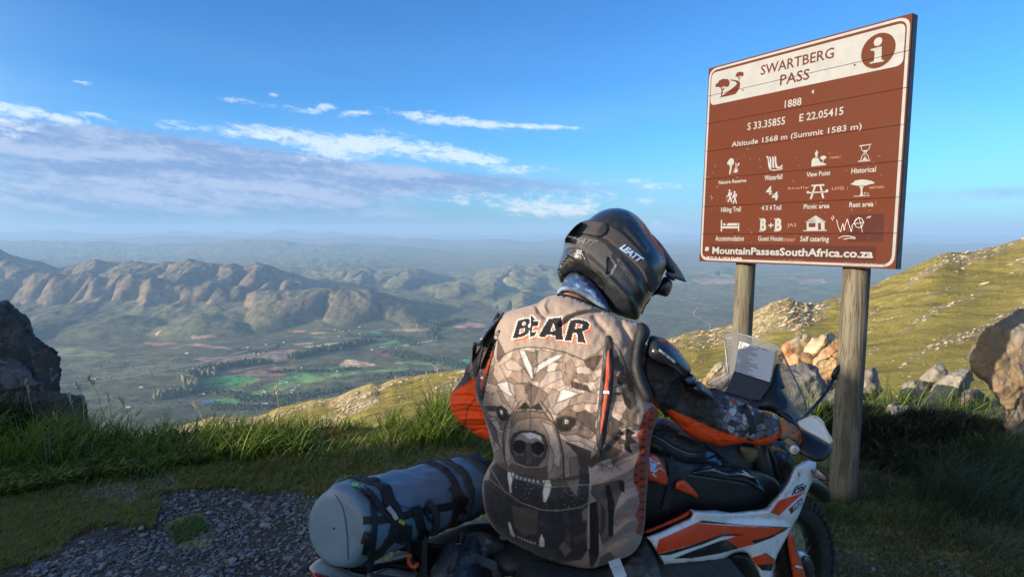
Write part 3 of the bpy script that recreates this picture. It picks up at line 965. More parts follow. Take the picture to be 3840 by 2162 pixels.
m_stone_far = basic('weathered_sandstone', (.4, .33, .24), .95, attr=True, var=.25, scale=1.5, bump=.5, bscale=3, dist=.1)
n = 46000
pa = RNG.uniform(500, 3950, n)
qa = RNG.uniform(.25, .998, n)
P = slope_pt(pa, qa)
sx_, sy_ = project(P)
dc = sy_ - np.interp(pa, cpx, crow)
rmv = rockmask(sx_, dc) + RNG.normal(0, .10, n)
keep = (rmv > .34) | (RNG.uniform(0, 1, n) < .008)
P = P[keep]; sz = np.exp(RNG.normal(0, .62, keep.sum())) * 2.5
Sm = np.clip(sz, 1.5, 12) / FPX * P[:, 1]
t = RNG.uniform(0, 1, (len(P), 1)); w_ = (RNG.uniform(0, 1, (len(P), 1)) < .15)
cc = np.array((.36, .28, .18)) * (1 - t) + np.array((.50, .41, .28)) * t
cc = np.where(w_, np.array((.40, .22, .11)), cc)
tag(stones(P, Sm, 'slope_rocks', m_stone_far, cc, .5, strata=(.15, .42)), 'pale sandstone blocks breaking through the mountain grass', 'rocks', None, 'stuff')

# tussocks and low bushes that break up the grass of the slope
n = 15000
pa = RNG.uniform(450, 3950, n); qa = RNG.uniform(.22, .995, n)
P = slope_pt(pa, qa)
k = fbm(P[:, 0] / 12, P[:, 1] / 20, 2.2, 4) + RNG.normal(0, .22, n) > .06
P = P[k]
S = np.exp(RNG.normal(0, .35, len(P))) * 2.4 / FPX * P[:, 1]
t = RNG.uniform(0, 1, (len(P), 1))
P[:, 2] -= S * .3
tag(blob_cloud(P, S * 1.5, S * 1.1, 'slope_tussocks', m_tree_far, colr=np.array((.085, .095, .026)) * (1 - t) + np.array((.27, .22, .07)) * t), 'tussocks and low bushes scattered over the mountain slope', 'tussocks', None, 'stuff')
# ================================================================== SHAPE TOOLS
def vnormals(V, F):
    N = np.zeros_like(V)
    for f in F:
        a, b, c = V[f[:, 0]], V[f[:, 1]], V[f[:, 2]]
        n = np.cross(b - a, c - a)
        for k in range(f.shape[1]):
            np.add.at(N, f[:, k], n)
    return N / (np.linalg.norm(N, axis=1)[:, None] + 1e-12)


def puff(name, poly, plane, T, Tb, mat, parent=None, step=8, paint=None, bump=None, power=1.0, disp=None, smooth_poly=2,
         shade=True, warp=None, edge=0.0, ss=False, facets=0):
    """a solid whose outline, seen from the viewpoint, is poly; it swells T towards and Tb away from the viewer"""
    poly = chaikin(poly, smooth_poly) if smooth_poly else np.asarray(poly, float)
    P0, nrm = plane
    x0, y0 = poly.min(0) - step; x1, y1 = poly.max(0) + step
    xs = np.arange(x0, x1 + step, step); ys = np.arange(y0, y1 + step, step)
    GX, GY = np.meshgrid(xs, ys)
    cxs, cys = (xs[:-1] + xs[1:]) / 2, (ys[:-1] + ys[1:]) / 2
    CXg, CYg = np.meshgrid(cxs, cys)
    cell = inpoly(CXg, CYg, poly)
    used = np.zeros(GX.shape, bool); full = np.zeros(GX.shape, int)
    for dy in (0, 1):
        for dx in (0, 1):
            used[dy:dy + cell.shape[0], dx:dx + cell.shape[1]] |= cell
            full[dy:dy + cell.shape[0], dx:dx + cell.shape[1]] += cell
    inner = full == 4
    border = used & ~inner
    # smooth swelling from a Poisson solve on a coarse raster
    m = max(1, int(max(GX.shape) / 110))
    cg = inner[::m, ::m].astype(float)
    cg[0, :] = cg[-1, :] = 0; cg[:, 0] = cg[:, -1] = 0
    ph = cg * 1.0
    K = int(1.4 * max(cg.shape)) + 30
    om = 1.0
    for it in range(K * 3):
        nb = np.zeros_like(ph)
        nb[1:-1, 1:-1] = (ph[:-2, 1:-1] + ph[2:, 1:-1] + ph[1:-1, :-2] + ph[1:-1, 2:] + 1) / 4
        ph = nb * cg
    ph = np.sqrt(ph / (ph.max() + 1e-9))
    # bilinear upsample
    iy = np.arange(GX.shape[0]) / m; ix = np.arange(GX.shape[1]) / m
    iy = np.clip(iy, 0, ph.shape[0] - 1.001); ix = np.clip(ix, 0, ph.shape[1] - 1.001)
    j0, i0 = iy.astype(int), ix.astype(int); fy, fx = (iy - j0)[:, None], (ix - i0)[None]
    if ph.shape[0] > 1 and ph.shape[1] > 1:
        h = ph[j0][:, i0] * (1 - fy) * (1 - fx) + ph[j0 + 1][:, i0] * fy * (1 - fx) + ph[j0][:, i0 + 1] * (1 - fy) * fx + ph[j0 + 1][:, i0 + 1] * fy * fx
    else:
        h = np.ones(GX.shape)
    h = np.where(inner, h, 0)
    h = h ** power
    if edge:
        h = np.where(inner, np.clip(h / edge, 0, 1) ** .5 if edge > 0 else h, 0)
    vx, vy = GX.copy(), GY.copy()
    # snap border vertices to the outline
    bi = np.nonzero(border)
    bx, by = vx[bi], vy[bi]
    best = np.full(bx.shape, 1e18); qx, qy = bx.copy(), by.copy()
    n = len(poly)
    for i in range(n):
        a = poly[i]; b = poly[(i + 1) % n]; ab = b - a; L = (ab ** 2).sum() + 1e-9
        t = np.clip(((bx - a[0]) * ab[0] + (by - a[1]) * ab[1]) / L, 0, 1)
        X, Y = a[0] + t * ab[0], a[1] + t * ab[1]
        d = (bx - X) ** 2 + (by - Y) ** 2
        k = d < best
        best[k] = d[k]; qx[k] = X[k]; qy[k] = Y[k]
    vx[bi], vy[bi] = qx, qy
    ids = -np.ones(GX.shape, int)
    uj = np.nonzero(used); nu = len(uj[0]); ids[uj] = np.arange(nu)
    ux, uy, uh = vx[uj], vy[uj], h[uj]
    B = on_plane(ux, uy, P0, nrm)
    if warp is not None:
        B = B + warp(ux, uy)[:, None] * nrm
    ext = bump(ux, uy) if bump is not None else 0.0
    Vf = B + nrm * (T * uh + ext * np.minimum(uh * 3, 1))[:, None]
    # keep the outline where it was drawn: swell along the sight lines instead of the plane normal
    Vf = C0 + (B - C0) * (((Vf - C0) @ nrm) / ((B - C0) @ nrm))[:, None]
    Vb = B - nrm * (Tb * uh)[:, None]
    Vb = C0 + (B - C0) * (((Vb - C0) @ nrm) / ((B - C0) @ nrm))[:, None]
    ci = np.nonzero(cell)
    q = np.stack([ids[ci], ids[ci[0] + 1, ci[1]], ids[ci[0] + 1, ci[1] + 1], ids[ci[0], ci[1] + 1]], -1)
    bmask = border[uj]
    bmap = np.where(bmask, np.arange(nu), 0)
    nb_ = np.cumsum(~bmask) - 1 + nu
    bmap = np.where(bmask, np.arange(nu), nb_)
    V = np.vstack([Vf, Vb[~bmask]])
    F = [np.vstack([q, bmap[q][:, ::-1]])]
    col = None
    if paint is not None:
        cf = paint(ux, uy, uh) if not ss else sum(paint(ux + a * step, uy + b * step, uh) for a, b in ((-.3, -.1), (.1, -.3), (.3, .1), (-.1, .3))) / 4
        cb = cf[~bmask]
        col = np.vstack([cf, cb])
    if facets:
        # broken faces: slice the lump with flat planes
        rg = np.random.default_rng(int(abs(poly[0, 0] * 7 + poly[0, 1])) + 5)
        cc_ = V.mean(0)
        for _ in range(facets):
            pn = rg.normal(size=3) + nrm * .7; pn /= np.linalg.norm(pn)
            dd_ = (V - cc_) @ pn; lim = dd_.max() * rg.uniform(.70, .96)
            V = V - np.clip(dd_ - lim, 0, None)[:, None] * pn * .93
    if disp is not None:
        N = vnormals(V, F)
        # make sure normals look outwards
        if ((N[:nu] @ nrm) * uh).sum() < 0:
            N = -N
        V = V + N * disp(V)[:, None]
    # outward winding
    f = F[0][:min(400, len(q))]
    nn = np.cross(V[f[:, 1]] - V[f[:, 0]], V[f[:, 2]] - V[f[:, 0]]).sum(0)
    if nn @ nrm < 0:
        F = [F[0][:, ::-1]]
    return mesh_obj(name, V, F, mat, parent, col=col, smooth=shade)


def tube(name, pts, radii, mat, parent=None, seg=12, closed_ends=True, sub=4, smooth=True, paint=None, flat=None, disp=None, raw=False):
    """tube through 3-D points; flat=(axis vector, factor) squeezes it along an axis"""
    P = np.asarray(pts, float); R_ = np.asarray(radii, float) * np.ones(len(P))
    n = len(P)
    if sub > 1 and n > 2:
        t = np.linspace(0, n - 1, (n - 1) * sub + 1)
        Q = []; Rq = []
        for tv in t:
            i = min(int(tv), n - 2); f = tv - i
            p0 = P[max(i - 1, 0)]; p1 = P[i]; p2 = P[i + 1]; p3 = P[min(i + 2, n - 1)]
            Q.append(.5 * ((2 * p1) + (-p0 + p2) * f + (2 * p0 - 5 * p1 + 4 * p2 - p3) * f * f + (-p0 + 3 * p1 - 3 * p2 + p3) * f ** 3))
            Rq.append(R_[i] * (1 - f) + R_[i + 1] * f)
        P = np.array(Q); R_ = np.array(Rq)
    n = len(P)
    T = np.gradient(P, axis=0); T /= np.linalg.norm(T, axis=1)[:, None] + 1e-12
    up = np.array([0, 0, 1.0]) if abs(T[0][2]) < .9 else np.array([0, 1.0, 0])
    a = np.cross(T[0], up); a /= np.linalg.norm(a)
    A = [a]
    for i in range(1, n):
        a = A[-1] - T[i] * (A[-1] @ T[i]); a /= np.linalg.norm(a); A.append(a)
    A = np.array(A); B = np.cross(T, A)
    th = np.linspace(0, 2 * np.pi, seg, endpoint=False)
    V = P[:, None] + R_[:, None, None] * (np.cos(th)[None, :, None] * A[:, None] + np.sin(th)[None, :, None] * B[:, None])
    if flat is not None:
        ax = np.asarray(flat[0], float); ax /= np.linalg.norm(ax)
        d = V - P[:, None]
        V = V - (d @ ax)[..., None] * ax * (1 - flat[1])
    V = V.reshape(-1, 3)
    i = np.arange(n - 1)[:, None] * seg; j = np.arange(seg)[None]
    F = [np.stack([i + j, i + (j + 1) % seg, i + seg + (j + 1) % seg, i + seg + j], -1).reshape(-1, 4)]
    if closed_ends:
        V = np.vstack([V, P[0] - T[0] * R_[0] * .25, P[-1] + T[-1] * R_[-1] * .25])
        k = len(V)
        F.append(np.stack([np.full(seg, k - 2), (np.arange(seg) + 1) % seg, np.arange(seg)], -1))
        F.append(np.stack([np.full(seg, k - 1), (n - 1) * seg + np.arange(seg), (n - 1) * seg + (np.arange(seg) + 1) % seg], -1))
    if disp is not None:
        N = vnormals(V, F)
        V = V + N * disp(V)[:, None]
    col = paint(V) if paint is not None else None
    if raw:
        return V, F
    return mesh_obj(name, V, F, mat, parent, col=col, smooth=smooth)


def merge(parts):
    V = []; F3 = []; F4 = []; o = 0
    for v, fs in parts:
        V.append(v)
        for f in fs:
            f = np.asarray(f)
            (F3 if f.shape[1] == 3 else F4).append(f + o)
        o += len(v)
    out = []
    if F3: out.append(np.vstack(F3))
    if F4: out.append(np.vstack(F4))
    return np.vstack(V), out


def boxraw(c, e1, e2, e3):
    """box with half axes e1,e2,e3 and cut edges"""
    c, e1, e2, e3 = [np.asarray(v, float) for v in (c, e1, e2, e3)]
    V = [c + a * e1 + b * e2 + d * e3 for a in (-1, 1) for b in (-1, 1) for d in (-1, 1)]
    F = np.array([(0, 1, 3, 2), (4, 6, 7, 5), (0, 4, 5, 1), (2, 3, 7, 6), (0, 2, 6, 4), (1, 5, 7, 3)])
    return np.array(V), [F]


def bevel_obj(o, w, seg=2):
    m = o.modifiers.new('bevel', 'BEVEL'); m.width = w; m.segments = seg; m.limit_method = 'ANGLE'
    return o


def plate(name, poly, plane, th, mat, parent=None, bev=0.0, smooth_poly=0, off=0.0):
    """flat plate of outline poly lying in plane, thickness th behind it"""
    from mathutils.geometry import tessellate_polygon
    poly = chaikin(poly, smooth_poly) if smooth_poly else np.asarray(poly, float)
    P = on_plane(poly[:, 0], poly[:, 1], *plane)
    n = plane[1]
    P = P + n * off
    tri = np.array(tessellate_polygon([[Vector(p) for p in P]]))
    k = len(P)
    V = np.vstack([P, P - n * th])
    a = np.arange(k); b = (a + 1) % k
    t = tri.copy()
    nn = np.cross(V[t[:, 1]] - V[t[:, 0]], V[t[:, 2]] - V[t[:, 0]]).sum(0)
    if nn @ n < 0: t = t[:, ::-1]
    side = np.stack([a, a + k, b + k, b], -1)
    # orient sides
    area = 0
    F = [np.vstack([t, t[:, ::-1] + k]), side]
    o = mesh_obj(name, V, F, mat, parent, smooth=False)
    import bmesh
    bm = bmesh.new(); bm.from_mesh(o.data); bmesh.ops.recalc_face_normals(bm, faces=bm.faces); bm.to_mesh(o.data); bm.free()
    if bev: bevel_obj(o, bev)
    return o


_tcache = {}


def text2d(s, bold=0.0, italic=0.0, res=2, space=1.0):
    """letters of the built-in font as flat triangles: verts, tris, cap height"""
    key = (s, bold, italic, res, space)
    if key in _tcache: return _tcache[key]
    cu = bpy.data.curves.new('t', 'FONT'); cu.body = s; cu.resolution_u = res; cu.offset = bold; cu.shear = italic
    cu.fill_mode = 'FRONT'; cu.dimensions = '2D'; cu.space_character = space
    ob = bpy.data.objects.new('t', cu)
    me = bpy.data.meshes.new_from_object(ob)
    V = np.array([v.co[:2] for v in me.vertices]); me.calc_loop_triangles()
    T = np.array([t.vertices[:] for t in me.loop_triangles])
    bpy.data.meshes.remove(me); bpy.data.objects.remove(ob); bpy.data.curves.remove(cu)
    _tcache[key] = (V, T)
    return V, T


def capheight(bold=0.0):
    V, _ = text2d('H', bold)
    return V[:, 1].min(), V[:, 1].max()


# ================================================================== FOREGROUND GROUND
EDGE = np.array([(-9, 5.2), (-5, 4.95), (-3, 4.9), (-2, 4.95), (-1, 5.1), (0, 5.35), (1, 5.6), (2, 5.8), (4, 6.1), (6, 6.3), (12, 6.6)])


def edge_y(X):
    return np.interp(X, EDGE[:, 0], EDGE[:, 1]) + .12 * pnoise(X * 1.3, 4.4) + .2 * pnoise(X * .4, 1.4)


def gz(X, Y):
    X = np.asarray(X, float); Y = np.asarray(Y, float)
    d = Y - edge_y(X)
    z = .05 * fbm(X / 1.6, Y / 1.6, 2.0, 4) + .015 * fbm(X / .22, Y / .22, 3.0, 3)
    z = z + .05 * np.exp(-(d / .45) ** 2) - .13 * smst(X, 1.2, 2.1)
    return z - np.clip(d, 0, None) * np.interp(X, [-.5, 2.2], [.62, .24])


def gpx(px, py):
    """point on the level ground seen at a picture point"""
    d = ray(px, py)
    s = -CAMZ / d[..., 2]
    P = C0 + d * s[..., None]
    P[..., 2] = gz(P[..., 0], P[..., 1])
    return P


GRAVEL = GZ((1080, 900), (1250, 860), (1500, 850), (1700, 870), (2100, 905), (2300, 960), (2300, 1600), (-300, 1600), (-300, 1400), (0, 1392), (200, 1370), (400, 1310), (520, 1220), (640, 1140), (800, 1120), (1000, 1110), (1060, 1010))
GREENP = GZ((1090, 1100), (1250, 1040), (1370, 1040), (1420, 1140), (1330, 1200), (1180, 1250))
DIRTP = GZ((470, 870), (640, 820), (800, 800), (1000, 760), (1150, 740), (1230, 800), (1220, 850), (1050, 870), (900, 930), (760, 950), (560, 930))
DIRT2 = FZ((560, 1210), (830, 1200), (1010, 1150), (1230, 1120), (1240, 1180), (900, 1230), (620, 1240))


def ground_masks(X, Y, Zv):
    px, py = project(np.stack([X, np.maximum(Y, .35), Zv], -1))
    wob = 75 * fbm(X / .35, Y / .35, 4.0, 5, .6)
    gr = inpoly(px + wob, py + wob * .6, GRAVEL) & ~inpoly(px + wob, py + wob, GREENP)
    dt = inpoly(px + wob, py + wob * .5, DIRTP)
    back = Y < .9
    return gr | (back & (X < 1.2)), dt, px, py


gxs = np.concatenate([np.linspace(-16, -6, 60, endpoint=False), np.linspace(-6, 7.5, 520), np.linspace(7.5, 14, 30)[1:]])
gys = np.concatenate([np.linspace(-12, .6, 60, endpoint=False), np.linspace(.6, 7.2, 330), np.linspace(7.2, 10.5, 40)[1:]])
GXX, GYY = np.meshgrid(gxs, gys)
GZZ = gz(GXX, GYY)
gr_, dt_, _, _ = ground_masks(GXX, GYY, GZZ)
soil = np.array([.060, .052, .044]); turfc = np.array([.19, .185, .055]); dirt = np.array([.21, .165, .135])
nz = fbm(GXX / .5, GYY / .5, 1.0, 5)[..., None]
gcol = turfc * (1 + .5 * nz)
bare = smst(fbm(GXX / .7, GYY / .7, 6.0, 4) + .25 * smst(GXX, 1.5, 4) - .1, .12, .3)[..., None]
gcol = gcol * (1 - bare * .7) + dirt * .75 * bare * .7
gcol = np.where(gr_[..., None], soil * (1 + .6 * nz), gcol)
gcol = np.where(dt_[..., None], dirt * (1 + .5 * nz), gcol)
# two heaps of red earth
for (hx, hy, hr) in ((1275, 1645, 130), (1130, 1675, 75)):
    c = gpx(np.array([hx]), np.array([hy]))[0]
    d = np.hypot((GXX - c[0]), (GYY - c[1]) * 1.6)
    r = hr / FPX * c[1]
    k = np.exp(-(d / r) ** 2)
    GZZ = GZZ + k * .045 + k * .03 * fbm(GXX / .06, GYY / .06, 1, 3)
    kk = smst(k + .35 * nz[..., 0], .3, .7)[..., None]
    gcol = gcol * (1 - kk) + np.array([.16, .065, .025]) * kk
nr_, nc_ = GXX.shape
idx = np.arange(nr_ * nc_).reshape(nr_, nc_)
F = np.stack([idx[:-1, :-1], idx[:-1, 1:], idx[1:, 1:], idx[1:, :-1]], -1).reshape(-1, 4)
m_ground = basic('trodden_earth', (.06, .05, .04), .92, attr=True, var=.35, scale=30, bump=.9, bscale=55, dist=.012, bdetail=9, spec=.25)
tag(mesh_obj('ground', np.stack([GXX, GYY, GZZ], -1), F, m_ground, col=gcol.reshape(-1, 3)), kind='structure')


# unseen bank, added left and behind; crest shaped to shade the lay-by
def bank():
    xs = np.linspace(-20, -6.4, 90); ys = np.linspace(-34, 7.0, 240)
    X, Y = np.meshgrid(xs, ys)
    Hy = np.interp(Y, [-40, -6, -3.2, -2.3, -1.5, -.8, .3, 1.0, 2.2, 3.0, 4.2, 6.0, 7.0], [4.2, 3.75, 3.5, 3.42, 3.45, 3.6, 2.3, 1.75, 1.8, 2.4, 2.3, 1.5, .2])
    d = smst(-X, 6.6, 8.4)
    z = Hy * d * (1 + .10 * fbm(X / 1.2, Y / 1.2, 2, 4)) + .25 * d * fbm(X / .5, Y / .5, 5, 4, ridge=True) * 1.0
    z = z * np.interp(-X, [0, 10, 19, 30], [1, 1, .25, .1])
    z = z - .05
    nr, nc = X.shape; idx = np.arange(nr * nc).reshape(nr, nc)
    F = np.stack([idx[:-1, :-1], idx[:-1, 1:], idx[1:, 1:], idx[1:, :-1]], -1).reshape(-1, 4)
    m = basic('shade_bank_rock', (.17, .15, .11), .95, var=.4, scale=2, bump=.8, bscale=6, dist=.1)
    tag(mesh_obj('shade_bank', np.stack([X, Y, z], -1), F, m), kind='structure')


bank()

# ------------------------------------------------------------------ plants
def leaf_mat(name, rough=.6, tr=.35):
    m, g, b = new_mat(name)
    a = g.n('ShaderNodeVertexColor', layer_name='Col')
    g.l(a.outputs[0], b.inputs['Base Color'])
    b.inputs['Roughness'].default_value = rough
    b.inputs['Specular IOR Level'].default_value = .3
    t = g.n('ShaderNodeBsdfTranslucent'); g.l(a.outputs[0], t.inputs[0])
    mx = g.n('ShaderNodeMixShader'); mx.inputs[0].default_value = tr
    g.l(b.outputs[0], mx.inputs[1]); g.l(t.outputs[0], mx.inputs[2])
    out = [n_ for n_ in m.node_tree.nodes if n_.type == 'OUTPUT_MATERIAL'][0]
    g.l(mx.outputs[0], out.inputs[0])
    return m


m_blade = leaf_mat('grass_blade')


def blades(P, H, Wd, lean, colr, seg=3, az=None, tipcol=None, curve=1.6):
    """curved tapering blades; returns V,F,col"""
    n = len(P)
    az = RNG.uniform(0, 2 * np.pi, n) if az is None else az
    d = np.stack([np.cos(az), np.sin(az), 0 * az], -1)
    s = np.stack([-np.sin(az + .6), np.cos(az + .6), 0 * az], -1)
    k = np.linspace(0, 1, seg + 1)
    V = []; Cc = []
    for i, t in enumerate(k):
        c = P + d * (lean * H * t ** curve)[:, None]
        c[:, 2] += H * t * np.sqrt(np.clip(1 - (lean * .75 * t) ** 2, .08, 1))
        w = Wd * (1 - t) ** .7 * .5
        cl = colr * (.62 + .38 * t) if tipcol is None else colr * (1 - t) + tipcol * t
        if i < seg:
            V += [c - s * w[:, None], c + s * w[:, None]]; Cc += [cl, cl]
        else:
            V += [c]; Cc += [cl]
    m = len(V)
    V = np.stack(V, 1).reshape(-1, 3); Cc = np.stack(Cc, 1).reshape(-1, 3)
    o = (np.arange(n) * m)[:, None]
    F4 = np.vstack([o + np.array([2 * i, 2 * i + 1, 2 * i + 3, 2 * i + 2])[None] for i in range(seg - 1)]) if seg > 1 else np.zeros((0, 4), int)
    F3 = o + np.array([2 * seg - 2, 2 * seg - 1, 2 * seg])[None]
    return V, [F4, F3], Cc


def join_blades(lst, name, mat):
    V, F = merge([(v, [x for x in f if len(x)]) for v, f, c in lst])
    return mesh_obj(name, V, F, mat, col=np.vstack([c for _, _, c in lst]), smooth=False)


def px_scatter(poly, n):
    poly = np.asarray(poly); x0, y0 = poly.min(0); x1, y1 = poly.max(0)
    X = RNG.uniform(x0, x1, n * 3); Y = RNG.uniform(y0, y1, n * 3)
    k = inpoly(X, Y, poly)
    return X[k][:n], Y[k][:n]


def mixc(a, b, n, j=.12):
    t = RNG.uniform(0, 1, (n, 1))
    return (np.array(a) * (1 - t) + np.array(b) * t) * (1 + RNG.normal(0, j, (n, 1)))


# tall grass along the edge of the lay-by
n = 23000
X = RNG.uniform(-5.0, 7.0, n)
cl = pnoise(X * 2.2, 0.3) * .5 + pnoise(X * 5.5, 2.3) * .35
Y = edge_y(X) + RNG.uniform(-.55, .30, n)
dens = smst(cl + RNG.normal(0, .25, n), -.45, .15) * np.where(X > 1.4, .10, 1)
k = RNG.uniform(0, 1, n) < dens
X, Y, cl = X[k], Y[k], cl[k]
H = (.13 + .20 * smst(cl, -.4, .5)) * RNG.uniform(.55, 1.35, len(X)) * np.interp(X, [-5, -3.5, -2.6, -1.2, 0, 1.2, 7], [1.35, 1.2, .8, .85, 1.15, 1.3, 1.0])
P = np.stack([X, Y, gz(X, Y) - .01], -1)
dry = (RNG.uniform(0, 1, (len(X), 1)) < .13)
cc = np.where(dry, mixc((.26, .22, .09), (.36, .30, .14), len(X)), mixc((.075, .15, .014), (.21, .29, .03), len(X)))
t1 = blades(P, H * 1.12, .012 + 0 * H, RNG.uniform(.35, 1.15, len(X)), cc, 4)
n = 5200
X2 = RNG.uniform(-5, 1.8, n); Y2 = edge_y(X2) - .5 - np.abs(RNG.normal(0, .28, n))
k = pnoise(X2 * 3, Y2 * 3, 2.0) + RNG.normal(0, .2, n) > .02
X2, Y2 = X2[k], Y2[k]
P2 = np.stack([X2, Y2, gz(X2, Y2) - .01], -1)
dry = RNG.uniform(0, 1, (len(X2), 1)) < .25
cc = np.where(dry, mixc((.26, .22, .09), (.38, .32, .16), len(X2)), mixc((.07, .13, .02), (.20, .27, .04), len(X2)))
t2_ = blades(P2, RNG.uniform(.05, .15, len(X2)), .008 + 0 * X2, RNG.uniform(.5, 1.3, len(X2)), cc, 3)
tag(join_blades([t1, t2_], 'tall_grass', m_blade), 'tall green grass along the edge of the lay-by', 'grass', None, 'stuff')

# creeping plants with small broad leaves
cover = GZ((-60, 700), (300, 670), (700, 615), (1100, 600), (1500, 585), (2020, 560), (2020, 650), (1500, 670), (1310, 730), (1120, 735), (900, 790), (600, 800), (300, 880), (-60, 930))
X, Y = px_scatter(cover, 30000)
P = gpx(X, Y)
k = (fbm(P[:, 0] / .4, P[:, 1] / .4, 7, 3) + RNG.normal(0, .2, len(P))) > -.15
P = P[k]; P[:, 2] += RNG.uniform(0, .05, len(P))
t1 = blades(P, RNG.uniform(.03, .065, len(P)), RNG.uniform(.016, .034, len(P)), RNG.uniform(.7, 1.3, len(P)), mixc((.08, .12, .022), (.28, .32, .06), len(P), .2), 2)
tag(join_blades([t1], 'creeping_plants', m_blade), 'low leafy creeping plants in front of the tall grass', 'ground cover', None, 'stuff')

# short turf
lst = []
for poly, n, hh, c0, c1 in [
    (GZ((-60, 880), (300, 860), (600, 780), (900, 760), (1300, 700), (1700, 640), (2500, 560), (2700, 940), (2000, 960), (1700, 920), (1400, 900), (1150, 920), (1100, 1000), (1100, 1120), (900, 1170), (640, 1200), (520, 1290), (380, 1380), (-60, 1440)), 64000, .032, (.19, .19, .038), (.33, .32, .07)),
    (GREENP, 5000, .025, (.07, .15, .035), (.14, .24, .055)),
    (FZ((1000, 1080), (2060, 1000), (2060, 1300), (1240, 1210), (1000, 1190)), 30000, .03, (.16, .165, .035), (.29, .28, .065)),
    (FZ((2050, 1130), (2700, 1100), (2700, 1500), (2050, 1500)), 26000, .028, (.06, .07, .025), (.15, .15, .05))]:
    X, Y = px_scatter(poly, n)
    P = gpx(X, Y)
    g1, d1, _, _ = ground_masks(P[:, 0], P[:, 1], P[:, 2])
    if poly is GREENP:
        g1 = RNG.uniform(0, 1, len(X)) > smst(segdist(X, Y, poly, True), 0, 45) + 0 * X
    k = ~g1 & (~d1 | (RNG.uniform(0, 1, len(X)) < .12)) & ((fbm(P[:, 0] / .25, P[:, 1] / .25, 3, 3) + RNG.normal(0, .25, len(X))) > -.25) & (P[:, 1] < edge_y(P[:, 0]) - .1)
    P = P[k]
    m = len(P)
    dry = RNG.uniform(0, 1, (m, 1)) < .15
    cc = np.where(dry, mixc((.20, .17, .08), (.30, .26, .14), m), mixc(c0, c1, m))
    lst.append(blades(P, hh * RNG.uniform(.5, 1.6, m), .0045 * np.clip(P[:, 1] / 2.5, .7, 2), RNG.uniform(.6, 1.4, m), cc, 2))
tag(join_blades(lst, 'short_turf', m_blade), 'short worn turf of the lay-by', 'grass', None, 'stuff')

# taller tufts at the right under the bank
def tuft(px, py, n, h, spread, c0, c1, label, lean=(.4, 1.0), name='grass_tuft', cat='grass tuft', group=None, wd=.004, seg=4):
    c = gpx(np.array([px]), np.array([py]))[0]
    P = c + np.stack([RNG.normal(0, spread, n), RNG.normal(0, spread, n), np.zeros(n)], -1)
    P[:, 2] = gz(P[:, 0], P[:, 1]) - .01
    t = blades(P, h * RNG.uniform(.35, 1.1, n), wd + 0 * P[:, 0], RNG.uniform(lean[0], lean[1], n), mixc(c0, c1, n, .2), seg)
    return tag(join_blades([t], name, m_blade), label, cat, group)


tuft(3520, 1790, 420, .42, .05, (.05, .07, .025), (.13, .13, .05), 'spiky grass tuft right of the near sign post', (.5, 1.2), group='grass tufts right of the sign')
tuft(3680, 1850, 900, .48, .16, (.03, .055, .03), (.08, .11, .05), 'wide dark grass tuft at the right edge of the picture', (.5, 1.2), group='grass tufts right of the sign')
tuft(3790, 1760, 700, .55, .15, (.03, .05, .025), (.07, .10, .04), 'tall dark grass tuft under the big right boulder', (.4, 1.1), group='grass tufts right of the sign')
tuft(3420, 1880, 260, .22, .10, (.04, .06, .025), (.12, .13, .05), 'small low grass tuft on the dark ground right of the post', (.6, 1.3), group='grass tufts right of the sign')
tuft(3735, 1985, 300, .24, .09, (.08, .10, .05), (.17, .19, .10), 'pale low grass tuft nearest the right edge', (.7, 1.4), group='grass tufts right of the sign')
tuft(3285, 1765, 350, .25, .13, (.05, .06, .035), (.13, .14, .08), 'grey dry grass tuft just right of the near post', (.5, 1.2), group='grass tufts right of the sign')
tuft(3130, 1850, 420, .16, .12, (.035, .08, .02), (.08, .14, .03), 'green grass tuft growing round the foot of the near post', (.4, 1.2), group='grass tufts right of the sign')
tuft(3560, 1950, 260, .14, .16, (.04, .07, .025), (.12, .13, .05), 'thin grass tuft on the stony patch at lower right', (.6, 1.4), group='grass tufts right of the sign')


# shrubs: a tangle of fine woody shoots
def shrub(px, py, Y, rx, h, n, c0, c1, label, group='dark shrubs on the edge of the lay-by', wd=.012):
    n = int(n * 1.5)
    c = W(px, py, Y); c[2] = gz(c[0], c[1])
    e = empty('shrub', c, label, 'shrub', group)
    a = RNG.uniform(0, 2 * np.pi, n); r = np.sqrt(RNG.uniform(0, 1, n)) * rx
    P = c + np.stack([np.cos(a) * r, np.sin(a) * r * .6, RNG.uniform(-.05, .55, n) * h * (1 - (r / rx) ** 2 * .6)], -1)
    az = a + RNG.normal(0, 1.0, n)
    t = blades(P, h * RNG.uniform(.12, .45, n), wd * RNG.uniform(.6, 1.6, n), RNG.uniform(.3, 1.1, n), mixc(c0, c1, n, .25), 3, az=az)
    o = join_blades([t], 'foliage', m_blade); link_child(o, e)
    m = 26
    parts = []
    for i in range(m):
        b = c + np.array([random.gauss(0, rx * .15), random.gauss(0, rx * .1), -.12])
        an = random.uniform(0, 6.28); ll = random.uniform(.5, 1.0)
        tip = c + np.array([math.cos(an) * rx * ll * .8, math.sin(an) * rx * .5 * ll, h * random.uniform(.4, .85)])
        mid = (b + tip) / 2 + np.array([0, 0, h * .1])
        parts.append(tube('s', [b, mid, tip], [.008, .005, .002], None, seg=5, sub=3, raw=True))
    V, F = merge(parts)
    o = mesh_obj('stem', V, F, m_twig, smooth=True); link_child(o, e)


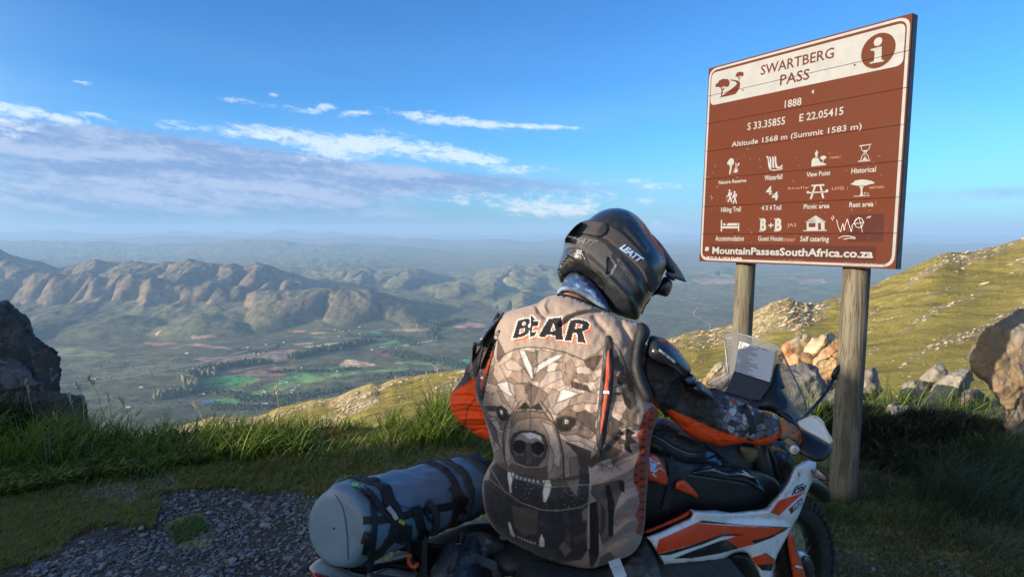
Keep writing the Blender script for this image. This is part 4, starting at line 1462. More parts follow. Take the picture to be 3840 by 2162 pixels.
m_twig = basic('woody_stem', (.10, .075, .05), .9)
DKS = ((.018, .026, .012), (.055, .07, .03))
shrub(3330, 1650, 5.2, .42, .34, 4200, *DKS, 'dark tangled shrub just right of the near sign post')
shrub(3480, 1650, 5.3, .48, .38, 5200, *DKS, 'dark shrub in front of the leaning slabs')
shrub(3620, 1660, 5.2, .42, .33, 4200, (.03, .035, .015), (.09, .09, .035), 'brownish shrub in front of the tilted dark boulder')
shrub(3740, 1660, 4.75, .34, .32, 3400, (.03, .05, .015), (.09, .13, .03), 'green tipped shrub beside the big right boulder')
shrub(3180, 1620, 5.6, .34, .34, 2600, (.03, .05, .015), (.08, .12, .03), 'green shrub behind the handguard and near post')
shrub(3400, 1700, 4.8, .42, .22, 2800, *DKS, 'low dark shrub behind the pale half buried stone')
shrub(3640, 1740, 4.7, .46, .24, 3000, *DKS, 'low dark shrub beneath the tilted boulder')
shrub(60, 1560, 5.1, .45, .62, 4800, (.014, .022, .010), (.04, .055, .02), 'dark bush growing against the left rock', group=None, wd=.007)
shrub(2520, 1560, 6.0, .5, .3, 2500, (.03, .05, .015), (.08, .12, .03), 'green shrub behind the rider and the motorcycle')


# seed stalks standing above the grass
m_straw = basic('dry_straw', (.42, .34, .20), .8, var=.2)
def stalk(x0, y0, x1, y1, Y, head, label, dark=False):
    a, b = W(x0, y0, Y), W(x1, y1, Y)
    e = empty('seed_stalk', a, label, 'seed stalk', 'dry seed stalks above the edge grass')
    mid = (a + b) / 2 + np.array([.02 * (1 if x1 < x0 else -1), 0, .03])
    tube('stem', [a, mid, b], [.0024, .002, .0014], m_straw, e, seg=5, sub=4)
    parts = []
    for i in range(head):
        f = i / max(head - 1, 1)
        c = b + (mid - b) * .42 * f
        d = np.array([random.uniform(-.5, .9), random.uniform(-.5, .5), .9]); d /= np.linalg.norm(d)
        parts.append(tube('s', [c, c + d * .017, c + d * .036], [.0012, .0048, .0006], None, seg=4, sub=1, raw=True))
    V, F = merge(parts)
    o = mesh_obj('seed_head', V, F, m_straw); link_child(o, e)


for (a, b, c, d, hd, lb) in [
    (690, 300, 592, 118, 16, 'tallest dry seed stalk bending left near the left rock'),
    (560, 330, 520, 165, 8, 'thin seed stalk left of the tallest one'),
    (300, 600, 335, 415, 12, 'straw coloured seed stalk standing in front of the left rock'),
    (520, 470, 460, 240, 9, 'seed stalk in front of the lower left ledge'),
    (735, 360, 715, 235, 6, 'short seed stalk right of the tallest one'),
    (880, 420, 805, 265, 8, 'seed stalk drooping left above the valley scrub'),
    (900, 420, 930, 350, 6, 'short brown seed stalk above the middle grass'),
    (1380, 420, 1290, 292, 8, 'seed stalk bending left above the lower ridge'),
    (1850, 420, 1846, 178, 10, 'straight tall seed stalk in front of the farmsteads'),
    (240, 510, 165, 140, 7, 'thin dark stalk in front of the shaded left rock'),
    (455, 560, 360, 370, 7, 'thin seed stalk leaning left at the foot of the ledge')]:
    p, q = GZ((a, b))[0], GZ((c, d))[0]
    stalk(p[0], p[1] + 60, q[0], q[1], 4.85, hd, lb)
for (x0, y0, x1, y1, lb) in [(1700, 1480, 1635, 1385, 'fine seed stalk beside the orange elbow'), (1560, 1540, 1480, 1420, 'fine seed stalk above the edge grass left of the rider'), (1640, 1500, 1600, 1400, 'fine seed stalk just left of the rider')]:
    stalk(x0, y0 + 60, x1, y1, 5.3, 7, lb)

# ------------------------------------------------------------------ gravel and stones
m_gravel = basic('slate_chips', (.1, .1, .11), .7, attr=True, var=.25, scale=25, bump=.4, bscale=80, dist=.004)
X, Y = px_scatter(GRAVEL, 13000)
P = gpx(X, Y)
g1, _, _, _ = ground_masks(P[:, 0], P[:, 1], P[:, 2])
cl = fbm(P[:, 0] / .45, P[:, 1] / .45, 9.0, 3)
k = g1 & (cl + RNG.normal(0, .24, len(P)) > .10)
P = P[k]
n = len(P)
S = np.exp(RNG.normal(math.log(.0070), .45, n)).clip(.0035, .026)
t = RNG.uniform(0, 1, (n, 1))
cc = np.array((.06, .06, .062)) * (1 - t) + np.array((.21, .21, .215)) * t
cc = np.where(RNG.uniform(0, 1, (n, 1)) < .05, mixc((.24, .14, .07), (.32, .20, .11), n), cc)
P[:, 2] += S * .2
tag(stones(P, S, 'gravel', m_gravel, cc, .5), 'loose grey slate gravel of the lay-by', 'gravel', None, 'stuff')
X, Y = px_scatter(FZ((0, 1130), (1240, 1100), (1240, 1440), (0, 1440)), 2600)
P = gpx(X, Y); S = np.exp(RNG.normal(math.log(.008), .35, len(P)))
P[:, 2] += S * .2
tag(stones(P, S, 'gravel', m_gravel, mixc((.06, .06, .065), (.16, .16, .165), len(P)), .5), 'scattered grey chips in the worn turf', 'gravel', None, 'stuff')
X, Y = px_scatter(FZ((2110, 1350), (2560, 1300), (2560, 1450), (2110, 1450)), 500)
P = gpx(X, Y); S = np.exp(RNG.normal(math.log(.008), .4, len(P)))
tag(stones(P, S, 'gravel', m_gravel, mixc((.07, .07, .075), (.20, .19, .18), len(P)), .5), 'scattered chips on the dark ground at lower right', 'gravel', None, 'stuff')

BIG = [  # GZ coordinates: x, y, size, colour kind, label
    (1780, 958, 17, 1, 'pale orange stone at the top right of the gravel'), (1452, 1072, 19, 1, 'flat orange stone in the middle of the gravel'),
    (968, 796, 13, 1, 'small orange stone alone on the dirt patch'), (862, 1330, 12, 1, 'round orange stone low in the dark gravel'),
    (1590, 1290, 11, 1, 'small tan stone on the dark soil at right'), (545, 1092, 11, 1, 'reddish chip in the turf at left'),
    (655, 1120, 12, 1, 'reddish stone at the tip of the gravel in the turf'), (1110, 1010, 10, 1, 'orange chip at the upper end of the gravel'),
    (230, 1342, 11, 1, 'orange chip at the lower left turf edge'), (1828, 1105, 13, 1, 'orange brown chip near the bag end'), (1525, 1130, 12, 1, 'tan flake near the middle of the gravel'),
    (1572, 890, 34, 0, 'large rounded grey stone at the top of the gravel'), (445, 1312, 30, 0, 'large flat grey stone at lower left'),
    (500, 1372, 36, 2, 'large bluish flat stone at lower left'), (235, 1405, 30, 0, 'brown grey stone by the bottom left corner'),
    (700, 1222, 28, 2, 'jagged bluish stone in the middle of the gravel'), (1255, 1298, 24, 2, 'flat bluish stone on the dark soil'),
    (1330, 1222, 18, 0, 'grey stone below the green patch'), (1555, 1412, 38, 2, 'large bluish stone at the bottom of the gravel'),
    (1170, 1420, 26, 0, 'grey stone at the bottom edge'), (1760, 1360, 28, 2, 'upright bluish chip near the bag'), (1850, 985, 18, 2, 'bluish chip near the top right of the gravel'),
    (128, 1052, 26, 2, 'pale bluish stones in the turf at left'), (320, 1082, 17, 0, 'grey stone in the turf at left'), (365, 1095, 14, 0, 'small pale stone in the turf at left'),
    (600, 1108, 18, 0, 'grey stone in the turf beside the reddish chip'), (185, 1190, 22, 0, 'flat grey stone in the lower turf'), (270, 1262, 18, 0, 'half buried grey stone in the lower turf'),
    (620, 900, 16, 2, 'single bluish chip on the dirt patch'), (1750, 578, 22, 0, 'white grey stone in the creeping plants'), (1410, 1240, 20, 2, 'bluish chip right of the green patch'), (1690, 1020, 15, 0, 'grey pebble in the upper gravel')]
kc = {0: ((.12, .12, .12), (.19, .185, .18)), 1: ((.34, .19, .09), (.42, .26, .13)), 2: ((.11, .13, .17), (.18, .21, .25))}
for (x, y, s, kd, lb) in BIG:
    p = GZ((x, y))
    P = gpx(p[:, 0], p[:, 1])
    S = np.array([s * .56 * .62 / FPX * P[0, 1]])
    o = stones(P + [0, 0, S[0] * .15], S, 'stone', m_gravel, mixc(kc[kd][0], kc[kd][1], 1), .5)
    tag(o, lb, 'stone', 'larger stones lying on the lay-by')

# ------------------------------------------------------------------ boulders
def rock_mat(name, a, b_, c, sc=3.0, moss=0.0):
    m, g, b = new_mat(name)
    tc = g.n('ShaderNodeTexCoord'); o = tc.outputs['Object']
    n1 = g.noise(o, sc, 9, .65); n2 = g.noise(o, sc * 2.6, 9, .7, .4); n3 = g.noise(o, sc * .5, 5, .6)
    col = g.mix(g.ramp(n1, .42, .60), a, b_)
    col = g.mix(g.ramp(n3, .5, .68), col, c)
    spots = g.ramp(n2, .56, .66)
    col = g.mix(g.m('MULTIPLY', spots, .55), col, (.42, .40, .34))
    col = g.mix(g.ramp(g.noise(o, sc * 1.7, 8, .7), .56, .72, 0, .75), col, (.035, .033, .032))
    at = g.n('ShaderNodeVertexColor', layer_name='Col')
    col = g.mix(1.0, col, at.outputs[0], 'MULTIPLY')
    g.l(col, b.inputs['Base Color'])
    b.inputs['Roughness'].default_value = .92; b.inputs['Specular IOR Level'].default_value = .2
    bn = g.n('ShaderNodeBump'); bn.inputs['Strength'].default_value = .9; bn.inputs['Distance'].default_value = .03
    g.l(g.noise(o, sc * 4, 10, .7), bn.inputs['Height']); g.l(bn.outputs[0], b.inputs['Normal'])
    return m


m_rgrey = rock_mat('grey_lichen_rock', (.17, .155, .14), (.27, .25, .22), (.22, .18, .13))
m_rtan = rock_mat('tan_lichen_rock', (.25, .225, .185), (.36, .33, .27), (.30, .20, .11))
m_rorange = rock_mat('orange_stained_rock', (.46, .38, .27), (.52, .44, .32), (.42, .20, .07))
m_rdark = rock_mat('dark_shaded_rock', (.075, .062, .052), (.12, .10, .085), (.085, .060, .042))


def rdisp(amp, sc, sx=1.0):
    def f(V):
        return 1.5 * amp * (-.22 + fbm(V[:, 0] / sc * sx, V[:, 1] / sc, V[:, 2] / sc, 5, .55) * 1.1 + .45 * fbm(V[:, 0] / sc, V[:, 2] / sc * 1.7, V[:, 1] / sc, 4, .5, ridge=True) - .1) + amp * .5 * np.abs(pnoise(V[:, 0] / sc * 3.1, V[:, 1] / sc * 3.1, V[:, 2] / sc * 4))
    return f


def strata(strength, ang, per, cells=.25):
    """deep cracks along the bedding"""
    def p(x, y, h):
        s_ = (x * math.sin(ang) + y * math.cos(ang)) / per
        s_ = s_ + 1.8 * fbm(x / 120, y / 120, 1.3, 4)
        crack = np.abs(s_ - np.round(s_))
        k = 1 - strength * (1 - smst(crack, .0, .07)) * smst(pnoise(x / 130, y / 130, 8.0), -.1, .3)
        return np.repeat(k[:, None], 3, 1)
    return p


def crack_bump(depth, ang, per):
    def p(x, y):
        s_ = (x * math.sin(ang) + y * math.cos(ang)) / per
        s_ = s_ + 1.8 * fbm(x / 120, y / 120, 1.3, 4)
        crack = np.abs(s_ - np.round(s_))
        lay = pnoise(np.round(s_) * 3.7, .5, 1.0)
        return -depth * (1 - smst(crack, .0, .10)) * smst(pnoise(x / 130, y / 130, 8.0), -.1, .3) + depth * .8 * lay
    return p


def boulder(poly, Y, T, mat, label, ang=.4, per=42, step=4, amp=.06, sc=.4, tint=(1, 1, 1), group=None, Tb=None, sp=1, tiltY=0.0, crack=.02, facets=16):
    c = np.mean(poly, 0)
    if facets and np.ptp(poly[:, 0]) < 260:
        poly = c + (poly - c) * 1.14
    pl = plane3((c[0] - 100, c[1], Y), (c[0] + 100, c[1], Y), (c[0], c[1] - 100, Y + .1 * Y / 10 + tiltY))
    st_ = strata(.55, ang, per)
    tn = np.array(tint)
    o = puff('boulder', poly, pl, T, Tb or T * 1.2, mat, step=step, disp=rdisp(amp * .8, sc), facets=facets, smooth_poly=sp, paint=lambda x, y, h: st_(x, y, h) * tn, bump=crack_bump(crack, ang, per), power=.8)
    return tag(o, label, 'boulder', group)


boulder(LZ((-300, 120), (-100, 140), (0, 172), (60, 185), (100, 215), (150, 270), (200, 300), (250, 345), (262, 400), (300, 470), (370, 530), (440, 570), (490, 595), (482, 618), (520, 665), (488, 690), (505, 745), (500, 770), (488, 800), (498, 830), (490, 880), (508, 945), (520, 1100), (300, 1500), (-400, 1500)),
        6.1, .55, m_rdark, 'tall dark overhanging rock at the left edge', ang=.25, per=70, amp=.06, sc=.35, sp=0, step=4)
boulder(LZ((-350, 560), (0, 570), (110, 620), (200, 690), (260, 760), (300, 830), (400, 870), (440, 900), (420, 950), (200, 1000), (-350, 1000)), 5.75, .16, m_rgrey, 'pale lichen covered ledge on the dark left rock', ang=-.5, per=40, amp=.03, sc=.25, tint=(.62, .66, .74))
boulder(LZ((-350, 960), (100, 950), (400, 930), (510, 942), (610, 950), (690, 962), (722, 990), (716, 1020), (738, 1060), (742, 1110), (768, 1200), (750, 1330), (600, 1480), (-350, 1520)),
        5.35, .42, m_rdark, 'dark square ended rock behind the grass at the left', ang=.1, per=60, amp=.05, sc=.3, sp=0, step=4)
boulder(RZ((2500, 150), (2200, 190), (2097, 232), (2040, 250), (1990, 292), (1900, 328), (1830, 372), (1775, 425), (1722, 462), (1716, 520), (1698, 562), (1660, 610), (1646, 655), (1668, 725), (1700, 790), (1765, 838), (1810, 880), (1838, 945), (1872, 1000), (1915, 1050), (1922, 1105), (1934, 1160), (1958, 1200), (1950, 1268), (2000, 1312), (2097, 1348), (2500, 1400)),
        5.1, .42, m_rtan, 'big overhanging tan and grey boulder at the right edge', ang=.5, per=160, amp=.06, sc=.34, sp=0, step=4, tint=(.85, .85, .85), crack=.0)
OB = 'sunlit orange and cream rocks behind the windscreen'
boulder(RZ((40, 600), (62, 556), (100, 525), (170, 500), (235, 488), (300, 464), (328, 488), (312, 540), (270, 592), (200, 650), (120, 690), (60, 680)), 9.3, .35, m_rorange, 'cream layered rock at the left of the orange outcrop', ang=.5, per=26, group=OB, crack=.05)
boulder(RZ((262, 605), (300, 535), (345, 500), (400, 478), (470, 448), (504, 462), (497, 512), (446, 580), (360, 640), (290, 660)), 9.0, .35, m_rorange, 'cream pointed rock at the top of the orange outcrop', ang=.5, per=30, group=OB, crack=.05, tint=(1.05, 1.05, 1.0))
boulder(RZ((90, 660), (180, 622), (262, 602), (335, 620), (345, 700), (240, 760), (120, 740)), 8.8, .25, m_rorange, 'orange stained rock low in the outcrop', ang=.3, per=30, group=OB, tint=(1.1, .82, .6))
boulder(RZ((330, 700), (385, 642), (430, 582), (498, 516), (560, 508), (640, 540), (640, 760), (560, 860), (500, 880), (430, 830), (365, 750)), 8.6, .4, m_rorange, 'large cream and orange block behind the near post', ang=.8, per=44, group=OB, tint=(1.05, .93, .78))
boulder(RZ((110, 760), (150, 722), (215, 712), (290, 720), (370, 745), (430, 800), (472, 862), (480, 935), (430, 992), (350, 1050), (260, 1080), (160, 1040)), 7.1, .45, m_rgrey, 'rounded grey banded boulder behind the windscreen edge', ang=.15, per=64, group=None, sp=2)
boulder(RZ((440, 830), (480, 820), (530, 850), (545, 900), (500, 940), (470, 920)), 7.6, .15, m_rtan, 'small cream stone between the grey boulder and the post', per=30)
boulder(RZ((300, 1120), (380, 1000), (440, 950), (560, 880), (620, 900), (600, 1150), (400, 1200)), 6.6, .2, m_rgrey, 'grey green slab behind the handguard', ang=-.7, per=50, tint=(.75, .85, .85))
boulder(RZ((730, 760), (760, 732), (815, 726), (842, 745), (870, 800), (892, 870), (918, 925), (880, 960), (820, 1000), (700, 1000)), 7.2, .35, m_rgrey, 'grey pointed boulder just right of the near post', ang=1.2, per=60, tint=(1.15, 1.1, 1.05))
SL = 'weathered slabs above the dark shrubs'
boulder(RZ((1232, 850), (1242, 800), (1300, 760), (1350, 720), (1402, 688), (1440, 708), (1472, 758), (1450, 800), (1380, 850), (1330, 900), (1300, 940)), 8.6, .3, m_rtan, 'highest pointed slab in the middle of the right hand slabs', ang=.9, per=40, group=SL)
boulder(RZ((1260, 1020), (1330, 905), (1400, 832), (1470, 780), (1555, 728), (1642, 740), (1686, 782), (1662, 862), (1610, 925), (1560, 1010), (1450, 1060), (1330, 1060)), 8.1, .35, m_rtan, 'broad tilted slab at the right of the slabs', ang=.75, per=70, group=SL, tint=(.95, .93, .95))
boulder(RZ((1070, 930), (1130, 850), (1200, 838), (1262, 852), (1312, 905), (1290, 1000), (1180, 1020), (1090, 1000)), 8.3, .3, m_rtan, 'low rounded slab at the left of the slabs', ang=.4, per=60, group=SL)
boulder(RZ((1530, 1040), (1590, 955), (1640, 896), (1700, 884), (1762, 930), (1798, 1000), (1752, 1056), (1680, 1120), (1600, 1120)), 7.4, .3, m_rdark, 'dark rounded boulder leaning beside the big right boulder', ang=.6, per=80, tint=(1.5, 1.5, 1.6))
boulder(RZ((925, 1085), (960, 1045), (1000, 1030), (1070, 1052), (1130, 1042), (1158, 1085), (1120, 1135), (1060, 1170), (1000, 1150), (940, 1130)), 5.45, .12, m_rgrey, 'pale half buried stone among the dark shrubs', per=40, amp=.02, sc=.12, tint=(1.5, 1.55, 1.65), crack=.01)
boulder(AZ((690, 700), (740, 620), (800, 545), (860, 490), (915, 472), (960, 520), (960, 640), (900, 700), (800, 760)), 8.4, .3, m_rtan, 'tan rock seen left of the windscreen', ang=.6, per=50, tint=(1.1, 1.08, 1.0))
# ================================================================== INFORMATION SIGN
def eulR(a, b, c):
    ca, sa, cb, sb, cc, sc_ = math.cos(a), math.sin(a), math.cos(b), math.sin(b), math.cos(c), math.sin(c)
    return np.array([[cc, -sc_, 0], [sc_, cc, 0], [0, 0, 1]]) @ np.array([[1, 0, 0], [0, ca, -sa], [0, sa, ca]]) @ np.array([[cb, 0, sb], [0, 1, 0], [-sb, 0, cb]])


SGC = np.array([1.9074, 4.5525, 2.1491]); SGR = eulR(-.0456, -.0102, -1.0003)
SW, SH = 1.5, 1.494
sign = empty('information_sign', (1.95, 4.6, 0), 'brown tourist information board with white lettering on two wooden posts', 'sign')


def s_local(p):
    P = on_plane(p[:, 0], p[:, 1], SGC, -SGR[:, 1])
    L = (P - SGC) @ SGR
    return L[:, [0, 2]]


def s_world(xz, y=0.0):
    xz = np.asarray(xz, float)
    L = np.stack([xz[:, 0], np.full(len(xz), y), xz[:, 1]], -1)
    return SGC + L @ SGR.T


def board_mat(name, c, faded):
    m, g, b = new_mat(name)
    tc = g.n('ShaderNodeTexCoord'); o = tc.outputs['Object']
    n1 = g.noise(o, 3.0, 6, .6); n2 = g.noise(o, 40, 6, .7)
    col = g.mix(g.ramp(n1, .35, .7), c, faded)
    col = g.mix(g.ramp(n2, .66, .74, 0, .35), col, (.45, .36, .3))
    g.l(col, b.inputs['Base Color'])
    g.l(g.ramp(n1, .3, .7, .5, .65), b.inputs['Roughness']); b.inputs['Specular IOR Level'].default_value = .12
    bn = g.n('ShaderNodeBump'); bn.inputs['Strength'].default_value = .12; bn.inputs['Distance'].default_value = .01
    g.l(g.noise(o, 5, 3, .5), bn.inputs['Height']); g.l(bn.outputs[0], b.inputs['Normal'])
    return m


m_brown = board_mat('sign_brown', (.074, .0155, .005), (.083, .0185, .0065))
m_brown2 = board_mat('sign_dark_brown', (.045, .010, .006), (.052, .012, .008))
m_white = basic('sign_white', (.235, .235, .235), .6, var=.05, scale=6)
m_channel = basic('grey_channel', (.075, .075, .08), .6, metal=.0)
m_scr = basic('scratched_paint', (.36, .20, .15), .7)
m_scr2 = basic('white_scratches', (.62, .60, .62), .7)

J = [SH / 2 - SH * i / 7 for i in range(8)]
for i in range(7):
    zt, zb = J[i] - (.0015 if i else 0), J[i + 1] + (.0015 if i < 6 else 0)
    V, F = boxraw((0, 0, 0), (SW / 2, 0, 0), (0, .006, 0), (0, 0, (zt - zb) / 2))
    L = V + [0, .006, (zt + zb) / 2]
    mesh_obj('plank', SGC + L @ SGR.T, F, m_brown, sign, smooth=False)
for s in (-1, 1):
    V, F = boxraw((s * (SW / 2 - .012), .037, 0), (.012, 0, 0), (0, .024, 0), (0, 0, SH / 2))
    mesh_obj('side_channel', SGC + V @ SGR.T, F, m_channel, sign, smooth=False)
V, F = boxraw((0, .0145, 0), (SW / 2 - .03, 0, 0), (0, .0015, 0), (0, 0, SH / 2 - .004))
mesh_obj('backing_sheet', SGC + V @ SGR.T, F, m_brown2, sign, smooth=False)
for z in (.52, -.52):
    V, F = boxraw((0, .038, z), (SW / 2 - .03, 0, 0), (0, .022, 0), (0, 0, .03))
    mesh_obj('back_rail', SGC + V @ SGR.T, F, m_channel, sign, smooth=False)


def cut_joints(V2, T):
    import bmesh
    bm = bmesh.new()
    vs = [bm.verts.new((v[0], 0, v[1])) for v in V2]
    for t in T:
        if len(set(t)) == len(t):
            try: bm.faces.new([vs[i] for i in t])
            except ValueError: pass
    for z in J[1:-1]:
        if min(v.co.z for v in bm.verts) < z < max(v.co.z for v in bm.verts):
            for dz in (-.0017, .0017):
                bmesh.ops.bisect_plane(bm, geom=bm.verts[:] + bm.edges[:] + bm.faces[:], plane_co=(0, 0, z + dz), plane_no=(0, 0, 1))
            kill = [f for f in bm.faces if abs(f.calc_center_median().z - z) < .0016]
            bmesh.ops.delete(bm, geom=kill, context='FACES')
    bm.verts.ensure_lookup_table()
    ix = {v: i for i, v in enumerate(bm.verts)}
    V = np.array([(v.co.x, v.co.z) for v in bm.verts])
    F3 = [[ix[v] for v in f.verts] for f in bm.faces if len(f.verts) == 3]
    F4 = [[ix[v] for v in f.verts] for f in bm.faces if len(f.verts) == 4]
    Fn = [[ix[v] for v in f.verts] for f in bm.faces if len(f.verts) > 4]
    bm.free()
    for f in Fn:
        for k in range(1, len(f) - 1): F3.append([f[0], f[k], f[k + 1]])
    return V, [np.array(x) for x in (F3, F4) if x]


def decal(name, V2, T, mat, lift=1, parent=None):
    V, F = cut_joints(V2, T)
    return mesh_obj(name, s_world(V, -.0009 * lift), F, mat, parent or sign, smooth=False)


def tess(poly2):
    from mathutils.geometry import tessellate_polygon
    return np.array(tessellate_polygon([[Vector((p[0], p[1], 0)) for p in poly2]]))


def dpoly(name, polys, mat, lift=1):
    """one pictogram from several outlines given in picture points"""
    Vs = []; Ts = []; o = 0
    for p in polys:
        p2 = s_local(np.asarray(p))
        Vs.append(p2); Ts.append(tess(p2) + o); o += len(p2)
    return decal(name, np.vstack(Vs), np.vstack(Ts), mat, lift)


def rrect(c, r, k=6):
    """rounded rectangle from local corners TL,TR,BR,BL"""
    out = []
    n = 4
    for i in range(4):
        p = c[i]; a = c[i - 1] - p; b = c[(i + 1) % 4] - p
        a = a / np.linalg.norm(a); b = b / np.linalg.norm(b)
        for t in np.linspace(0, 1, k):
            out.append(p + a * r * (1 - t) ** 2 + b * r * t ** 2 + 0 * a)
    return np.array(out)


def ring(name, c_out, c_in, r_out, r_in, mat, lift=1):
    a = rrect(c_out, r_out); b = rrect(c_in, r_in)
    k = len(a)
    V = np.vstack([a, b])
    i = np.arange(k); j = (i + 1) % k
    T = np.vstack([np.stack([i, j, j + k], -1), np.stack([i, j + k, i + k], -1)])
    return decal(name, V, T, mat, lift)


def box4(x, z):
    return np.array([(-x, z), (x, z), (x, -z), (-x, -z)])


ring('border', box4(SW / 2 - .008, SH / 2 - .010), box4(SW / 2 - .026, SH / 2 - .026), .075, .062, m_white)
hd = s_local(N1((283, 712), (2168, 218), (2143, 640), (271, 1027)))
hd2 = np.array([(hd[0, 0], hd[0, 1]), (hd[1, 0], hd[0, 1]), (hd[1, 0], hd[3, 1]), (hd[0, 0], hd[3, 1])])
hp = rrect(hd2, .045)
decal('header', hp, tess(hp), m_white)


def stext(s, BL, TR, mat=None, lift=1, bold=.008, name='lettering', sp=1.0, italic=0.0):
    a, b = s_local(np.asarray(BL).reshape(1, 2))[0], s_local(np.asarray(TR).reshape(1, 2))[0]
    V, T = text2d(s, bold, italic, 2, sp)
    y0, y1 = capheight(bold)
    x0, x1 = V[:, 0].min(), V[:, 0].max()
    P = np.stack([a[0] + (V[:, 0] - x0) / (x1 - x0) * (b[0] - a[0]), a[1] + (V[:, 1] - y0) / (y1 - y0) * (b[1] - a[1])], -1)
    return decal(name, P, T, mat or m_white, lift)


def t1(s, bl, tr, **k): return stext(s, N1(bl)[0], N1(tr)[0], **k)
def t2(s, bl, tr, **k): return stext(s, N2(bl)[0], N2(tr)[0], **k)


t1('SWARTBERG', (757, 733), (1474, 458), mat=m_brown, lift=2, bold=.012)
t1('PASS', (945, 832), (1237, 664), mat=m_brown, lift=2, bold=.012)
t1('1888', (990, 1050), (1157, 946), bold=.012)
t1('S 33.35855', (628, 1266), (998, 1133), bold=.012)
t1('E 22.05415', (1133, 1182), (1565, 1036), bold=.012)
t1('Altitude 1568 m (Summit 1583 m)', (475, 1428), (1742, 1192), bold=.010)
for s, bl, tr in [('Nature Reserve', (350, 495), (620, 436)), ('Waterfall', (793, 458), (970, 393)), ('View Point', (1202, 425), (1436, 358)), ('Historical', (1637, 392), (1880, 318)),
                  ('Hiking Trail', (372, 765), (567, 708)), ('4 X 4 Trail', (768, 750), (960, 692)), ('Picnic area', (1175, 735), (1428, 677)), ('Rest area', (1618, 718), (1856, 658)),
                  ('Accommodation', (317, 1043), (597, 993)), ('Guest House', (731, 1043), (974, 995)), ('Self catering', (1141, 1048), (1424, 997))]:
    t2(s, bl, tr, bold=.020)
dpoly('name_strip', [N2((280, 1073), (1880, 1095), (1875, 1238), (272, 1185))], m_brown2, 1)
dpoly('dark_patch', [N2((1624, 788), (1958, 778), (1943, 1050), (1603, 1052))], m_brown2, 1)
t2('MountainPassesSouthAfrica.co.za', (288, 1168), (1855, 1126), lift=2, bold=.030)
t2('Stickers on the back please', (1578, 1272), (1937, 1262), bold=.022)
dpoly('pictogram', [N2((1942, 1270), (1962, 1271), (1962, 1260), (1984, 1276), (1960, 1292), (1960, 1283), (1942, 1282))], m_white)
# B+B and 4x4
t2('B', (750, 950), (818, 822), bold=.05); t2('+', (830, 925), (884, 862), bold=.03); t2('B', (893, 952), (968, 822), bold=.05)
dpoly('pictogram', [N2((744, 824), (775, 824), (775, 834), (744, 834)), N2((742, 942), (775, 942), (775, 952), (742, 952)), N2((888, 824), (915, 824), (915, 834), (888, 834)), N2((886, 943), (915, 943), (915, 953), (886, 953))], m_white, 1)
t2('4', (808, 598), (868, 513), bold=.03); t2('4', (864, 650), (932, 566), bold=.03); t2('x', (860, 598), (880, 570), bold=.01)


def ellp(f, cx, cy, rx, ry, k=20, a0=0, a1=360, rot=0):
    t = np.radians(np.linspace(a0, a1, k, endpoint=(a1 - a0) < 360)); r = math.radians(rot)
    return f(*[(cx + rx * math.cos(q) * math.cos(r) - ry * math.sin(q) * math.sin(r), cy + rx * math.cos(q) * math.sin(r) + ry * math.sin(q) * math.cos(r)) for q in t])


def stroke(f, pts, w, close=False):
    """outlines of a line drawn with width w, one quad per piece"""
    out = []
    for a, b in zip(pts[:-1], pts[1:]):
        a, b = np.array(a, float), np.array(b, float)
        d = b - a; L = np.hypot(*d) + 1e-9; nrm = np.array([-d[1], d[0]]) / L * w / 2; e = d / L * w * .3
        out.append(f(tuple(a - nrm - e), tuple(b - nrm + e), tuple(b + nrm + e), tuple(a + nrm - e)))
    return out


# the i in its disc
t = np.radians(np.linspace(0, 360, 40, endpoint=False))
c = s_local(N1((1898, 494)))[0]; r1 = np.linalg.norm(s_local(N1((1898, 328)))[0] - c)
disc = c + np.stack([np.cos(t), np.sin(t)], -1) * r1
decal('pictogram', disc, tess(disc), m_brown, 2)
dc_ = s_local(N1((1899, 407)))[0]; dd = dc_ + np.stack([np.cos(t), np.sin(t)], -1) * r1 * .245
decal('pictogram', dd, tess(dd), m_white, 3)
dpoly('pictogram', [N1((1826, 480), (1936, 452), (1932, 585), (1956, 582), (1953, 598), (1816, 622), (1826, 606), (1858, 598), (1868, 512), (1852, 494), (1828, 494))], m_white, 3)
# road and trees of the header
dpoly('pictogram', [N1((355, 950), (420, 905), (500, 845), (530, 815), (515, 795), (480, 785), (455, 783), (460, 774), (500, 776), (540, 785), (560, 805), (556, 850), (530, 895), (512, 915), (430, 935)),
                    N1((318, 845), (322, 820), (345, 805), (355, 785), (395, 766), (440, 770), (458, 795), (452, 835), (430, 848), (405, 838), (375, 852), (345, 846)),
                    N1((370, 852), (378, 880), (372, 935), (384, 937), (390, 885), (412, 855), (404, 850), (386, 872), (380, 852)),
                    N1((510, 742), (520, 728), (528, 708), (560, 697), (590, 703), (593, 728), (585, 742), (560, 737), (535, 748)),
                    N1((530, 748), (546, 765), (544, 788), (552, 787), (554, 762), (572, 742), (566, 741), (550, 757), (540, 744))], m_brown, 2)
W_ = m_white
dpoly('pictogram', [N2((430, 295), (445, 265), (465, 242), (492, 245), (500, 275), (492, 305), (470, 312), (445, 305)), N2((448, 300), (462, 330), (450, 395), (466, 396), (478, 325), (485, 300), (474, 302), (468, 315), (458, 300)),
                    N2((512, 380), (484, 378), (508, 368), (485, 352), (510, 360), (498, 335), (515, 352), (520, 328), (524, 352), (540, 335), (530, 360), (548, 362), (528, 370), (540, 386), (520, 376), (512, 390)),
                    N2((512, 288), (518, 282), (524, 300), (515, 345), (511, 344), (516, 305)), N2((540, 290), (550, 282), (552, 305), (534, 318), (522, 345), (518, 343), (530, 312))], W_)
